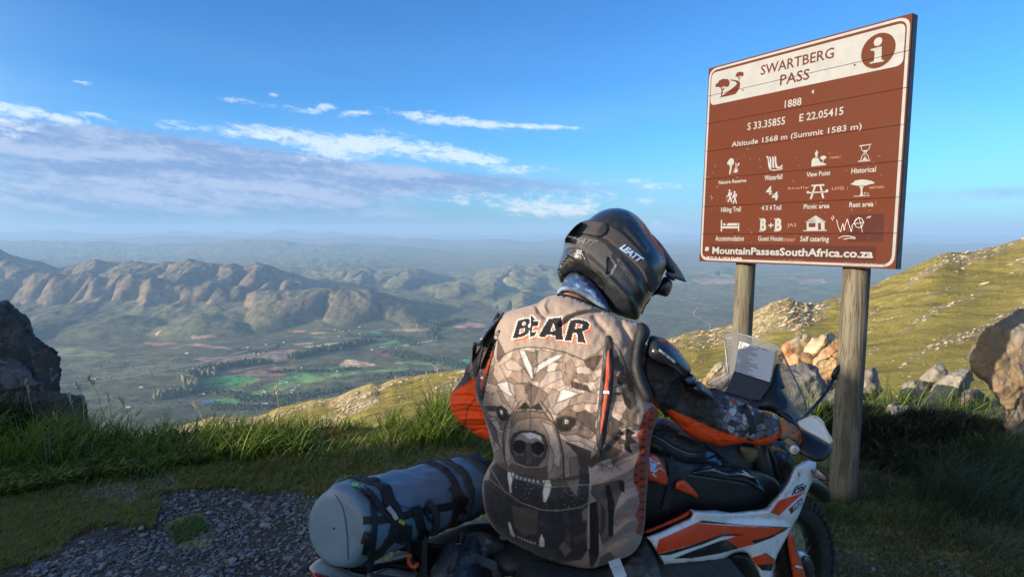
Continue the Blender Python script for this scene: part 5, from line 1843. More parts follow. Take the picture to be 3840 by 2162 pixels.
dpoly('pictogram', [N2((810, 222), (832, 222), (846, 300), (855, 345), (880, 350), (872, 362), (845, 352), (832, 320), (826, 250))] + [N2((x, 228), (x + 14, 226), (x + 22, 262), (x + 18, 300), (x + 24, 335), (x + 8, 336), (x + 2, 300), (x + 6, 262)) for x in (842, 868)] +
      [N2((893, 224), (908, 222), (912, 290), (922, 322), (945, 325), (968, 302), (972, 318), (950, 338), (920, 340), (902, 330), (896, 290)), N2((865, 348), (900, 352), (925, 345), (950, 345), (970, 330), (970, 345), (950, 356), (920, 356), (895, 362), (868, 362))], W_)
dpoly('pictogram', [N2((1250, 322), (1254, 262), (1268, 242), (1300, 237), (1318, 242), (1335, 275), (1370, 290), (1393, 294), (1392, 308)), ellp(N2, 1301, 171, 7, 8, 10), N2((1293, 182), (1310, 180), (1328, 184), (1310, 192), (1310, 234), (1302, 236), (1301, 212), (1296, 236), (1290, 236), (1290, 205), (1281, 200)),
                    N2((1334, 245), (1342, 226), (1365, 216), (1392, 222), (1396, 242), (1370, 250), (1345, 252)), N2((1350, 250), (1362, 262), (1360, 290), (1366, 291), (1368, 264), (1380, 248), (1372, 247), (1364, 256), (1356, 248))], W_)
dpoly('pictogram', [N2((1716, 118), (1832, 102), (1834, 110), (1718, 128)), N2((1704, 268), (1824, 258), (1824, 268), (1704, 278))] + stroke(N2, [(1735, 126), (1736, 155), (1760, 182), (1764, 196), (1742, 222), (1728, 268)], 7) + stroke(N2, [(1818, 112), (1814, 148), (1784, 178), (1782, 194), (1802, 218), (1812, 262)], 7)
      + [N2((1742, 166), (1795, 162), (1776, 184), (1764, 184)), N2((1744, 262), (1768, 228), (1800, 258)), N2((1770, 184), (1774, 184), (1772, 230), (1768, 230))], W_)
for dx, dy in ((0, 0), (48, 14)):
    dpoly('pictogram', [ellp(N2, 457 + dx, 557 + dy, 10, 12, 12), N2((444 + dx, 575 + dy), (466 + dx, 572 + dy), (470 + dx, 585 + dy), (464 + dx, 600 + dy), (474 + dx, 640 + dy), (480 + dx, 678 + dy - 10), (470 + dx, 678 + dy - 10), (460 + dx, 635 + dy), (448 + dx, 678 + dy - 10), (436 + dx, 678 + dy - 10), (452 + dx, 625 + dy), (450 + dx, 608 + dy), (428 + dx, 620 + dy), (424 + dx, 612 + dy), (440 + dx, 600 + dy)),
                        N2((470 + dx, 572 + dy), (480 + dx, 570 + dy), (478 + dx, 605 + dy), (470 + dx, 603 + dy))] + stroke(N2, [(426 + dx, 612 + dy), (434 + dx, 660 + dy)], 3), W_)
dpoly('pictogram', [N2((1250, 500), (1376, 492), (1376, 508), (1250, 516)), N2((1276, 514), (1296, 512), (1254, 636), (1234, 638)), N2((1330, 510), (1348, 509), (1376, 628), (1356, 632)), N2((1206, 564), (1222, 556), (1226, 570), (1390, 562), (1388, 546), (1416, 545), (1412, 572), (1206, 584))], W_)
dpoly('pictogram', [N2((1628, 492), (1660, 476), (1675, 458), (1735, 448), (1790, 452), (1835, 462), (1868, 478), (1850, 490), (1810, 496), (1778, 508), (1735, 502), (1700, 508), (1660, 502)), N2((1712, 500), (1730, 545), (1728, 585), (1716, 606), (1756, 604), (1746, 575), (1746, 540), (1766, 500), (1754, 500), (1742, 525), (1736, 500), (1728, 500), (1732, 522), (1722, 500)),
                    N2((1660, 608), (1820, 602), (1820, 607), (1660, 614)), N2((1758, 574), (1782, 573), (1782, 578), (1773, 578), (1773, 602), (1768, 602), (1768, 579), (1758, 579)), N2((1790, 580), (1810, 579), (1810, 584), (1803, 584), (1803, 600), (1798, 600), (1798, 585), (1790, 585))], W_)
dpoly('pictogram', [N2((372, 840), (384, 840), (383, 902), (538, 902), (538, 868), (550, 868), (550, 950), (538, 950), (538, 922), (383, 922), (383, 952), (370, 952)), ellp(N2, 405, 883, 13, 12, 14), N2((425, 896), (440, 872), (530, 870), (532, 894))], W_)
dpoly('pictogram', [N2((1186, 862), (1292, 796), (1396, 858), (1378, 862), (1292, 810), (1290, 866)), N2((1186, 862), (1292, 800), (1396, 858)), N2((1205, 862), (1378, 858), (1380, 942), (1205, 942)), N2((1170, 940), (1400, 937), (1400, 946), (1170, 949))], W_)
dpoly('pictogram', [N2((1225, 870), (1290, 870), (1290, 910), (1225, 910)), N2((1316, 870), (1342, 868), (1344, 934), (1316, 936))], m_brown, 2)
# small roundel and marker scrawls
dpoly('pictogram', [N2((218, 1108), (236, 1100), (252, 1102), (256, 1118), (250, 1138), (230, 1144), (212, 1132), (222, 1122))], W_)
sc_ = []
for pts in ([(1446, 815), (1458, 845)], [(1460, 798), (1472, 828)], [(1497, 840), (1510, 900), (1535, 955), (1558, 872), (1572, 958), (1578, 895), (1600, 830), (1638, 955), (1652, 905)], [(1640, 905), (1680, 850), (1712, 815), (1732, 880), (1745, 958)], [(1655, 880), (1765, 862)], [(1786, 825), (1808, 805)], [(1812, 822), (1830, 800)],
            [(1690, 825), (1668, 860), (1680, 900), (1710, 918), (1745, 900), (1758, 860), (1740, 825), (1705, 815)], [(1515, 1018), (1560, 998), (1620, 995), (1678, 1010)], [(1560, 1028), (1620, 1016), (1680, 1020)]):
    sc_ += stroke(N2, pts, 3.6)
dpoly('graffiti', sc_, m_scr2, 2)
rs = random.Random(4)
fs = []
for (x, y, w, s) in [(1020, 545, 210, 'Stelly'), (1450, 548, 118, 'LDQ'), (1430, 250, 110, 'MARC'), (1015, 905, 90, 'JAS'), (975, 1050, 120, 'SINHAY'), (1815, 540, 140, 'NATHAN')]:
    t2(s, (x, y), (x + w, y - 34), mat=m_scr, bold=-.012, name='graffiti')
t2('URSULA WASHER', (210, 1225), (580, 1205), mat=m_scr2, bold=-.014, name='graffiti')
t2('LiG 15/07/21', (940, 1250), (1180, 1232), mat=m_scr, bold=-.014, name='graffiti')
for i in range(46):
    x, y = rs.uniform(230, 2000), rs.uniform(150, 1050); L = rs.uniform(6, 32); a = rs.uniform(0, 3.1)
    fs += stroke(N2, [(x, y), (x + L * math.cos(a), y + L * math.sin(a))], 2.0)
dpoly('scratches', fs, m_scr, 1)['kind'] = 'stuff'
dpoly('scratches', [N1((1250, 890), (1276, 870), (1272, 915))] + stroke(N2, [(272, 605), (290, 625), (276, 640)], 3), m_white, 1)['kind'] = 'stuff'


def post_mat():
    m, g, b = new_mat('weathered_pole')
    tc = g.n('ShaderNodeTexCoord'); o = tc.outputs['Object']
    mp = g.n('ShaderNodeMapping'); mp.inputs['Scale'].default_value = (1, 1, .07)
    g.l(o, mp.inputs[0])
    wv = g.noise(mp.outputs[0], 26, 8, .62, 1.2)
    n2 = g.noise(mp.outputs[0], 90, 4, .6)
    col = g.mix(g.ramp(wv, .36, .64), (.075, .060, .042), (.175, .150, .105))
    col = g.mix(g.ramp(n2, .55, .64, 0, .8), col, (.035, .028, .02))
    col = g.mix(g.ramp(g.noise(o, 2.5, 4, .6), .45, .7, 0, .55), col, (.14, .15, .10))
    g.l(col, b.inputs['Base Color'])
    b.inputs['Roughness'].default_value = .85
    bn = g.n('ShaderNodeBump'); bn.inputs['Strength'].default_value = .7; bn.inputs['Distance'].default_value = .013
    g.l(wv, bn.inputs['Height']); g.l(bn.outputs[0], b.inputs['Normal'])
    return m


m_post = post_mat()


def post(pxt, pyt, wpx_t, label):
    pl = (SGC + SGR[:, 1] * .135, -SGR[:, 1])
    a = on_plane(np.array([pxt]), np.array([pyt]), *pl)[0]
    z = SGR[:, 2]
    b_ = a - z * ((a[2] + .12) / z[2]); top = a + z * 1.15
    r = wpx_t / 2 / FPX * a[1] / math.cos(math.atan(a[0] / a[1])) * .93
    P = [b_ + (top - b_) * t for t in np.linspace(0, 1, 9)]
    o = tube('post', P, r * np.linspace(1.05, .98, 9), m_post, sign, seg=40, sub=4, disp=lambda V: .0022 * fbm(V[:, 0] * 22, V[:, 1] * 22, V[:, 2] * 2.0, 3))
    o['label'] = label
    print('POST foot', project(b_ + z * .12), b_)


post(3211, 1035, 89, 'near right hand wooden post')
post(2795, 1020, 71, 'far left hand wooden post')
for z in (.52, -.52):
    for x in (-.42, .42):
        V, F = tube('b', [(x, .0, z), (x, -.004, z)], [.007, .005], None, seg=8, sub=1, raw=True)
        mesh_obj('bolt', SGC + V @ SGR.T, F, m_brown, sign)
# ================================================================== RIDER
from mathutils.bvhtree import BVHTree
_bvh = {}


def bvh_of(objs):
    key = tuple(o.name for o in objs)
    if key not in _bvh:
        V = []; F = []; k = 0
        for o in objs:
            me = o.data
            v = np.empty(len(me.vertices) * 3, np.float32); me.vertices.foreach_get('co', v)
            V += v.reshape(-1, 3).tolist()
            F += [[i + k for i in p.vertices] for p in me.polygons]
            k += len(me.vertices)
        _bvh[key] = BVHTree.FromPolygons(V, F)
    return _bvh[key]


def hit(px, py, objs, fallback=None):
    """first point of the objects met by each sight line"""
    b = bvh_of(objs); D = ray(px, py); out = []
    last = fallback
    for d in D:
        v = Vector(d).normalized()
        loc, n, i, dist = b.ray_cast(Vector(C0), v)
        if loc is None:
            Yd = last if last is not None else 1.7
            out.append(C0 + d * (Yd / d[1]))
        else:
            out.append(np.array(loc)); last = loc[1]
    return np.array(out)


def sticker(name, V2, T, objs, mat, parent, lift=.0012, fallback=None):
    P = hit(V2[:, 0], V2[:, 1], objs, fallback)
    if len(V2) == 4:
        P = C0 + (P - C0) / (P[:, 1:2]) * np.median(P[:, 1])
    d = C0 - P; d /= np.linalg.norm(d, axis=1)[:, None]
    return mesh_obj(name, P + d * lift, T, mat, parent, smooth=False)


def quad_text(s, bl, br, tr, tl, objs, mat, parent, bold=.02, italic=0.0, lift=.0015, name='lettering', sp=1.0):
    V, T = text2d(s, bold, italic, 2, sp)
    y0, y1 = capheight(bold)
    x0, x1 = V[:, 0].min(), V[:, 0].max()
    u = ((V[:, 0] - x0) / (x1 - x0))[:, None]; v = ((V[:, 1] - y0) / (y1 - y0))[:, None]
    bl, br, tr, tl = [np.asarray(q, float).reshape(2) for q in (bl, br, tr, tl)]
    P = bl * (1 - u) * (1 - v) + br * u * (1 - v) + tr * u * v + tl * (1 - u) * v
    return sticker(name, P, T, objs, mat, parent, lift)


def strip(name, pts, w, objs, mat, parent, th=.003, fallback=None, lift=.0, step=10, wave=0):
    """webbing laid over the objects along a picture path, width w in picture columns"""
    p = np.asarray(pts, float)
    d = np.r_[0, np.cumsum(np.hypot(*np.diff(p, axis=0).T))]
    s = np.linspace(0, d[-1], max(3, int(d[-1] / step)))
    q = np.stack([np.interp(s, d, p[:, 0]), np.interp(s, d, p[:, 1])], 1)
    for _ in range(2):
        q[1:-1] = (q[:-2] + 2 * q[1:-1] + q[2:]) / 4
    t = np.gradient(q, axis=0); t /= np.hypot(t[:, 0], t[:, 1])[:, None] + 1e-9
    nrm = np.stack([-t[:, 1], t[:, 0]], 1)
    rows = []
    for k in (-.5, 0, .5):
        e = q + nrm * w * k
        P = hit(e[:, 0], e[:, 1], objs, fallback)
        rows.append(P)
    R_ = np.stack(rows, 1)
    # smooth depth along the strap
    Yv = R_[..., 1]
    for _ in range(2):
        Yv[1:-1] = (Yv[:-2] + Yv[1:-1] + Yv[2:]) / 3
    D = (R_ - C0); D = D / D[..., 1:2]
    R_ = C0 + D * Yv[..., None]
    dd = C0 - R_; dd /= np.linalg.norm(dd, axis=2)[..., None]
    top = R_ + dd * (th + lift); bot = R_ - dd * (.006)
    n = len(q)
    ring_ = np.concatenate([top, bot[:, ::-1]], 1)
    V = ring_.reshape(-1, 3)
    i = np.arange(n - 1)[:, None] * 6; j = np.arange(6)[None]
    F = [np.stack([i + j, i + (j + 1) % 6, i + 6 + (j + 1) % 6, i + 6 + j], -1).reshape(-1, 4),
         np.array([[0, 1, 2, 3][::-1], [0, 3, 4, 5][::-1], [(n - 1) * 6 + k for k in (0, 1, 2, 3)], [(n - 1) * 6 + k for k in (0, 3, 4, 5)]])]
    return mesh_obj(name, V, F, mat, parent, smooth=False)


def over(col, mask, c):
    m = np.asarray(mask, float)[:, None]
    return col * (1 - m) + np.asarray(c) * m


def pm(x, y, poly):
    return inpoly(x, y, poly)


def near(x, y, pts, w, close=False, soft=1.5):
    """soft line mask"""
    pts = np.asarray(pts, float)
    x0, y0 = pts.min(0) - w * 2 - 4; x1, y1 = pts.max(0) + w * 2 + 4
    r = np.zeros(x.shape)
    s = (x > x0) & (x < x1) & (y > y0) & (y < y1)
    if s.any():
        d = segdist(x[s], y[s], pts, close)
        r[s] = 1 - smst(d, w / 2 - soft * .5, w / 2 + soft)
    return r


def voro(x, y, seeds, ax=1.0, ay=1.0):
    """nearest and second nearest seed; returns id and edge closeness"""
    from mathutils.kdtree import KDTree
    kd = KDTree(len(seeds))
    for i, s in enumerate(seeds): kd.insert((s[0] * ax, s[1] * ay, 0), i)
    kd.balance()
    idn = np.zeros(len(x), int); ed = np.zeros(len(x))
    for k in range(len(x)):
        r = kd.find_n((x[k] * ax, y[k] * ay, 0), 2)
        idn[k] = r[0][1]; ed[k] = r[1][2] - r[0][2]
    return idn, ed


rider = empty('person', W(2130, 2050, 1.7), 'person in helmet and patterned off-road riding kit sitting on the motorcycle', 'person')

TAN = np.array([.285, .218, .182])

m_jersey = basic('printed_jersey', TAN, .85, attr=True, var=.08, scale=9, bump=.35, bscale=420, dist=.0012, perf=118, spec=.2, sheen=.15)
m_sleeve = basic('printed_sleeve', TAN, .85, attr=True, var=.08, scale=12, bump=.35, bscale=420, dist=.0012, perf=150, spec=.2)
m_black = basic('black_webbing', (.014, .014, .016), .75, var=.2, scale=60, bump=.3, bscale=300, dist=.001)
m_blackp = basic('black_plastic', (.012, .012, .014), .42, var=.15, scale=30, bump=.1, bscale=60, dist=.002, dirt=.3, dirtcol=(.05, .045, .04))
m_skin = basic('tanned_skin', (.42, .20, .14), .5, var=.08, scale=20)
m_print_white = basic('white_print', (.62, .62, .62), .7)
m_print_grey = basic('grey_print', (.16, .16, .165), .7)

# ---- body: one continuous figure under the clothes
def body():
    J = {'pelvis': (2120, 2080, 1.76, .10), 'spine': (2110, 1800, 1.76, .10), 'chest': (2130, 1500, 1.80, .12), 'neck0': (2175, 1235, 1.84, .07), 'neck1': (2190, 1140, 1.88, .05), 'neck2': (2225, 1060, 1.90, .05), 'head': (2280, 960, 1.91, .085), 'crown': (2300, 890, 1.92, .07),
         'shR': (2420, 1340, 1.76, .066), 'elR': (2640, 1530, 1.82, .034), 'wrR': (2900, 1600, 1.99, .022), 'haR': (2965, 1615, 2.02, .022),
         'shL': (1890, 1340, 1.84, .066), 'elL': (1765, 1550, 1.92, .030), 'wrL': (1860, 1640, 2.0, .024), 'haL': (1900, 1690, 2.02, .024),
         'hipR': (2260, 2150, 1.74, .08)}
    P = {k: W(*v[:3]) for k, v in J.items()}
    P['hipL'] = P['pelvis'] + np.array([-.12, .12, -.02]); P['hipR'] = P['pelvis'] + np.array([.09, -.08, -.02])
    hd_ = np.array([.83, .558, 0]); rt = np.array([.558, -.83, 0])
    for s, k in ((1, 'R'), (-1, 'L')):
        P['kn' + k] = P['pelvis'] + hd_ * .42 + rt * .20 * s + np.array([0, 0, -.14])
        P['an' + k] = P['pelvis'] + hd_ * .20 + rt * .23 * s + np.array([0, 0, -.52])
        P['to' + k] = P['an' + k] + hd_ * .18 + np.array([0, 0, -.05])
    R_ = {k: v[3] for k, v in J.items()}
    for k in 'RL':
        R_['hip' + k] = .08; R_['kn' + k] = .062; R_['an' + k] = .045; R_['to' + k] = .035
    E_ = [('pelvis', 'spine'), ('spine', 'chest'), ('chest', 'neck0'), ('neck0', 'neck1'), ('neck1', 'neck2'), ('neck2', 'head'), ('head', 'crown'), ('chest', 'shR'), ('shR', 'elR'), ('elR', 'wrR'), ('wrR', 'haR'),
          ('chest', 'shL'), ('shL', 'elL'), ('elL', 'wrL'), ('wrL', 'haL')]
    for k in 'RL':
        E_ += [('pelvis', 'hip' + k), ('hip' + k, 'kn' + k), ('kn' + k, 'an' + k), ('an' + k, 'to' + k)]
    names = list(P)
    me = bpy.data.meshes.new('body')
    me.from_pydata([tuple(P[k]) for k in names], [(names.index(a), names.index(b)) for a, b in E_], [])
    o = bpy.data.objects.new('body', me); COL.objects.link(o)
    sk = o.modifiers.new('s', 'SKIN')
    for i, k in enumerate(names):
        me.skin_vertices[0].data[i].radius = (R_[k], R_[k])
    me.skin_vertices[0].data[0].use_root = True
    sb = o.modifiers.new('b', 'SUBSURF'); sb.levels = 2; sb.render_levels = 2
    dg = bpy.context.evaluated_depsgraph_get()
    m2 = bpy.data.meshes.new_from_object(o.evaluated_get(dg))
    bpy.data.objects.remove(o); bpy.data.meshes.remove(me)
    m2.materials.clear(); m2.materials.append(m_skin)
    for p in m2.polygons: p.use_smooth = True
    m2.name = 'body'
    o = bpy.data.objects.new('body', m2); COL.objects.link(o); link_child(o, rider)
    return o, P


body_o, JP = body()

# ---- jersey with the printed animal face
VEST = np.vstack([HZ((1060, 858), (1000, 866), (950, 885), (905, 920), (870, 940), (770, 965), (650, 996), (590, 1018), (545, 1075), (500, 1150)),
                  VZ((318, 40), (290, 100), (262, 160), (240, 205), (215, 270), (205, 330), (222, 400), (250, 450), (282, 560), (300, 640), (318, 700), (322, 750), (290, 795), (258, 860), (250, 920), (256, 985), (268, 1060), (300, 1130), (340, 1185),
                     (420, 1240), (560, 1318), (700, 1372), (800, 1395), (892, 1406), (970, 1385), (1060, 1350), (1140, 1320), (1190, 1262), (1212, 1190), (1226, 1100), (1228, 1000), (1238, 900), (1242, 780), (1250, 700), (1262, 600), (1290, 520), (1310, 470),
                     (1270, 420), (1225, 360), (1180, 300), (1160, 220), (1165, 100), (1200, 0)),
                  HZ((1880, 1150), (1800, 1108), (1700, 1082), (1600, 1050), (1530, 1015), (1460, 985), (1400, 960), (1300, 915), (1200, 878), (1120, 862))])
vest_plane = plane3((1830, 1500, 1.80), (2480, 1500, 1.66), (2120, 1120, 1.80))
VSCALE = 960 / 1526


def vz_lines(*pl):
    return [VZ(*p) for p in pl]


# seeds of the facets: a fan round the bridge of the nose
SE = []
rsd = random.Random(5)
for ring_i, rr in enumerate([60, 120, 190, 270, 355, 445, 540, 640]):
    nn_ = int(11 + rr / 13)
    for k in range(nn_):
        a = 2 * math.pi * (k + rsd.uniform(-.28, .28) + .5 * (ring_i % 2)) / nn_
        r = rr * rsd.uniform(.88, 1.12)
        SE.append((545 + r * math.cos(a) * 1.0, 430 + r * math.sin(a) * (.95 if math.sin(a) < 0 else 1.0)))
SE = np.array(SE)
FCOL = 1.4 * np.array([rsd.choice([(.10, .072, .058), (.14, .10, .082), (.19, .14, .112), (.235, .175, .142), (.27, .205, .17), (.225, .165, .135), (.30, .235, .20)]) for _ in SE])

HEADP = VZ((262, 300), (275, 230), (300, 180), (345, 165), (385, 125), (440, 95), (520, 80), (620, 86), (750, 112), (858, 158), (925, 130), (985, 100), (1045, 60), (1075, 100), (1110, 190), (1150, 300), (1175, 420), (1180, 560), (1165, 640), (1150, 720), (1130, 790),
           (1000, 840), (890, 870), (740, 875), (560, 890), (420, 850), (330, 780), (318, 700), (300, 620), (262, 520), (235, 430))
EARL = VZ((318, 60), (345, 28), (388, 122), (352, 168), (330, 172), (318, 120))
EARLD = VZ((345, 35), (388, 122), (355, 165), (338, 150))
EARR = VZ((855, 158), (935, 118), (985, 70), (1035, 58), (1062, 82), (1075, 130), (1040, 140), (930, 215), (900, 215))
EARRD = VZ((858, 160), (935, 130), (968, 130), (920, 220), (870, 195))


def paint_vest(x, y, h):
    zx = (x - 1650) / VSCALE; zy = (y - 1250) / VSCALE
    n = len(x)
    col = np.tile(TAN, (n, 1))
    ln = np.zeros(n)
    idn, ed = voro(zx + 6 * pnoise(zx / 60, zy / 60), zy + 6 * pnoise(zx / 60, zy / 60, 4.0), SE)
    head = pm(x, y, HEADP)
    fc = FCOL[idn]
    # inside a facet the ink fades from one side
    gx_ = np.sin(zx * .035 + idn * 2.1) * .12 + 1
    col = np.where(head[:, None], fc * gx_[:, None], col)
    ln = np.maximum(ln, head * (1 - smst(ed, 1.2, 4.2)) * .85)
    # finer strokes inside
    id2, ed2 = voro(zx, zy, SE * .93 + np.array([41, 33]), 1, 1)
    ln = np.maximum(ln, head * (1 - smst(ed2, .8, 3.2)) * .38)

    def P_(poly, c, edge=3.2, dark=.75):
        nonlocal col, ln
        q = VZ(*poly)
        m = pm(x, y, q)
        col = over(col, m, c); ln = np.where(m, 0, ln)
        if edge: ln = np.maximum(ln, near(x, y, q, edge * VSCALE * 1.3, True) * dark)

    def Q_(cx, cy, rx, ry, c, rot=0, edge=0):
        nonlocal col, ln
        q = ellp(VZ, cx, cy, rx, ry, 24, rot=rot)
        m = pm(x, y, q)
        col = over(col, m, c); ln = np.where(m, 0, ln)
        if edge: ln = np.maximum(ln, near(x, y, q, edge, True))
    LT = (.34, .27, .235); WT = (.46, .44, .42); BK = (.018, .015, .014); DK = (.055, .042, .036); MD = (.15, .112, .092)
    # dark ruff at the right with black splashes
    P_([(1040, 60), (1075, 100), (1110, 190), (1150, 300), (1170, 420), (1140, 450), (1110, 430), (1125, 380), (1080, 330), (1110, 320), (1060, 250), (1080, 220), (1030, 180), (1045, 120)], (.07, .055, .048), 3)
    P_([(1050, 250), (1110, 270), (1120, 300), (1060, 300)], BK, 0); P_([(1080, 340), (1140, 400), (1135, 455), (1100, 420)], BK, 0)
    P_([(1020, 490), (1100, 540), (1060, 560), (1100, 600), (1040, 600), (1130, 650), (1080, 660), (1000, 600)], DK, 2)
    P_([(1110, 560), (1170, 590), (1140, 610), (1175, 650), (1130, 660), (1150, 720), (1100, 690)], BK, 0)
    P_([(1000, 660), (1090, 700), (1050, 730), (960, 760), (900, 800), (880, 760)], DK, 2)
    P_([(745, 640), (900, 700), (880, 850), (760, 860), (740, 760)], (.05, .04, .036), 2)
    # ears
    P_([(318, 60), (345, 28), (388, 122), (352, 168), (330, 172), (318, 120)], LT); P_([(345, 35), (388, 122), (352, 168), (338, 150)], (.09, .06, .052))
    P_([(855, 158), (935, 118), (985, 70), (1035, 58), (1062, 82), (1075, 130), (1040, 140), (930, 215), (900, 215)], (.25, .19, .16)); P_([(858, 160), (935, 130), (968, 130), (920, 220), (870, 195)], (.085, .058, .05))
    # forehead
    P_([(470, 98), (505, 100), (548, 200), (558, 280), (540, 262), (500, 180)], WT); P_([(505, 100), (560, 112), (590, 95), (560, 170), (548, 200)], MD)
    P_([(562, 205), (610, 168), (700, 125), (748, 118), (705, 152), (640, 190), (600, 215), (560, 248)], WT); P_([(590, 95), (680, 112), (610, 168), (565, 190)], (.27, .21, .175))
    P_([(430, 150), (470, 180), (500, 205), (470, 225), (400, 215), (380, 175)], LT); P_([(640, 230), (720, 215), (735, 262), (650, 300), (600, 330), (590, 300)], LT)
    P_([(780, 280), (880, 310), (900, 350), (820, 330), (782, 318)], DK, 2)
    P_([(338, 296), (402, 284), (418, 345), (445, 378), (410, 370), (362, 335)], WT); P_([(362, 335), (410, 370), (448, 382), (430, 455), (395, 400)], LT)
    P_([(404, 284), (440, 300), (450, 380), (420, 345)], (.30, .235, .20)); P_([(440, 300), (500, 300), (520, 400), (470, 450), (452, 380)], (.22, .165, .135))
    P_([(715, 345), (735, 328), (832, 356), (790, 375), (730, 400), (692, 412)], WT); P_([(692, 412), (735, 402), (790, 375), (760, 430), (690, 485), (668, 450)], LT)
    P_([(668, 450), (692, 410), (714, 345), (668, 330), (640, 380), (650, 430)], (.26, .20, .165)); P_([(580, 360), (640, 380), (650, 430), (630, 470), (590, 440)], (.22, .165, .135))
    P_([(512, 308), (545, 300), (590, 320), (545, 445), (525, 390)], (.10, .072, .06)); P_([(590, 320), (645, 360), (600, 430), (545, 445)], (.16, .12, .1))
    P_([(790, 380), (880, 345), (940, 360), (930, 420), (850, 410), (760, 432)], (.24, .18, .15))
    # brows and eyes
    P_([(455, 455), (505, 405), (540, 440), (590, 410), (615, 455), (540, 450), (490, 448)], BK, 0)
    P_([(262, 430), (330, 430), (346, 440), (348, 470), (335, 458), (275, 455)], DK, 3)
    P_([(275, 460), (335, 462), (345, 500), (300, 490)], LT)
    P_([(338, 440), (362, 430), (392, 450), (412, 494), (398, 512), (368, 516), (346, 492)], BK, 6, 1); Q_(366, 470, 13, 27, (.075, .06, .055), -8); Q_(366, 468, 6, 14, (.62, .60, .58), -6)
    P_([(300, 515), (345, 520), (362, 560), (330, 600), (305, 560)], LT); P_([(320, 610), (355, 590), (372, 640), (350, 700), (328, 680)], (.29, .23, .195))
    P_([(688, 548), (700, 508), (742, 492), (790, 500), (812, 512), (800, 545), (772, 574), (735, 580), (704, 570)], BK, 8, 1); Q_(752, 527, 24, 26, (.04, .033, .03)); Q_(753, 525, 11, 13, (.52, .47, .42)); Q_(755, 525, 4, 6, BK)
    P_([(700, 585), (770, 580), (830, 560), (920, 600), (905, 625), (810, 600), (740, 605)], (.17, .13, .105)); P_([(740, 605), (810, 600), (930, 650), (920, 690), (830, 640), (770, 640)], LT)
    P_([(812, 470), (870, 455), (930, 500), (925, 600), (880, 560), (820, 520)], (.06, .048, .042), 2)
    P_([(700, 620), (745, 640), (820, 720), (835, 800), (825, 860), (815, 975), (745, 880), (735, 760), (720, 690)], (.25, .19, .155)); P_([(770, 740), (820, 730), (830, 860), (815, 975), (780, 900)], (.17, .125, .1))
    # muzzle
    P_([(412, 500), (462, 462), (540, 456), (620, 470), (688, 548), (712, 620), (735, 720), (738, 830), (690, 880), (640, 890), (560, 850), (470, 840), (400, 790), (376, 700), (378, 590)], (.215, .158, .128), 5, .9)
    P_([(418, 515), (462, 470), (540, 462), (600, 472), (540, 500), (460, 520), (430, 560)], (.13, .095, .078)); P_([(540, 462), (620, 474), (660, 520), (600, 500), (540, 500)], (.16, .12, .098))
    P_([(600, 520), (668, 545), (700, 620), (722, 720), (715, 800), (670, 770), (655, 660), (640, 590)], LT); P_([(655, 660), (680, 720), (670, 800), (630, 860), (640, 770)], (.28, .22, .185))
    P_([(398, 560), (425, 560), (410, 640), (425, 740), (390, 770), (385, 660)], (.29, .23, .195))
    P_([(430, 770), (500, 800), (600, 800), (640, 790), (640, 880), (560, 850), (470, 838), (400, 800)], (.085, .062, .052), 2)
    # nose
    P_([(420, 640), (438, 600), (490, 578), (570, 582), (622, 608), (642, 670), (624, 738), (582, 786), (520, 786), (452, 762), (424, 700)], (.05, .038, .035), 6, 1)
    P_([(440, 640), (470, 600), (540, 590), (600, 612), (622, 660), (540, 650), (480, 640)], (.24, .185, .155), 0); P_([(482, 592), (545, 588), (602, 610), (610, 640), (560, 622), (532, 634), (498, 604)], WT, 2, .6)
    Q_(472, 672, 40, 42, (.012, .010, .010)); Q_(582, 684, 42, 42, (.012, .010, .010))
    P_([(436, 690), (470, 718), (505, 712), (490, 728), (455, 722)], (.13, .1, .085), 0); P_([(545, 702), (585, 728), (622, 700), (604, 735), (565, 732)], (.13, .1, .085), 0)
    P_([(512, 650), (542, 650), (548, 780), (515, 780)], (.085, .062, .052), 0)
    # folded flap of the back pocket
    P_([(330, 768), (400, 815), (480, 845), (560, 862), (640, 868), (740, 860), (890, 828), (892, 900), (885, 1002), (845, 1030), (700, 1052), (600, 1046), (480, 1002), (380, 932), (292, 862), (300, 800)], (.026, .024, .025), 0)
    sp = (fbm(zx / 5, zy / 5, 1.0, 2) > .42) & (zy > 870)
    flap = pm(x, y, VZ((330, 768), (892, 828), (885, 1002), (700, 1052), (480, 1002), (292, 862)))
    col = over(col, sp & flap, (.20, .19, .18))
    P_([(370, 770), (480, 840), (640, 868), (740, 862), (830, 842), (830, 866), (740, 905), (560, 900), (420, 860)], (.10, .075, .062), 2)
    P_([(404, 822), (424, 824), (434, 870), (425, 902), (428, 946), (416, 950), (410, 900), (402, 855)], (.55, .50, .42), 2)
    P_([(628, 872), (654, 868), (664, 900), (655, 950), (630, 1006), (614, 1000), (612, 938)], (.55, .50, .42), 2)
    for (tx, ty) in ((435, 838), (458, 853), (482, 861), (507, 867), (532, 873), (557, 878), (583, 882), (618, 880)): Q_(tx, ty, 9, 13, (.52, .48, .42), 8, 2)
    P_([(745, 870), (800, 868), (832, 860), (815, 976), (780, 930)], (.16, .12, .1), 3)
    # lower pocket
    P_([(258, 880), (292, 866), (380, 936), (480, 1006), (600, 1050), (700, 1056), (845, 1034), (885, 1006), (880, 1200), (890, 1402), (700, 1372), (560, 1318), (420, 1240), (340, 1188), (300, 1140), (265, 1050)], (.020, .019, .021), 0)
    lp = pm(x, y, VZ((258, 880), (885, 1006), (890, 1402), (700, 1372), (420, 1240), (265, 1050)))
    col = over(col, lp * smst(fbm(zx / 60, zy / 90, 3.0, 3), .1, .5) * .6, (.055, .048, .045))
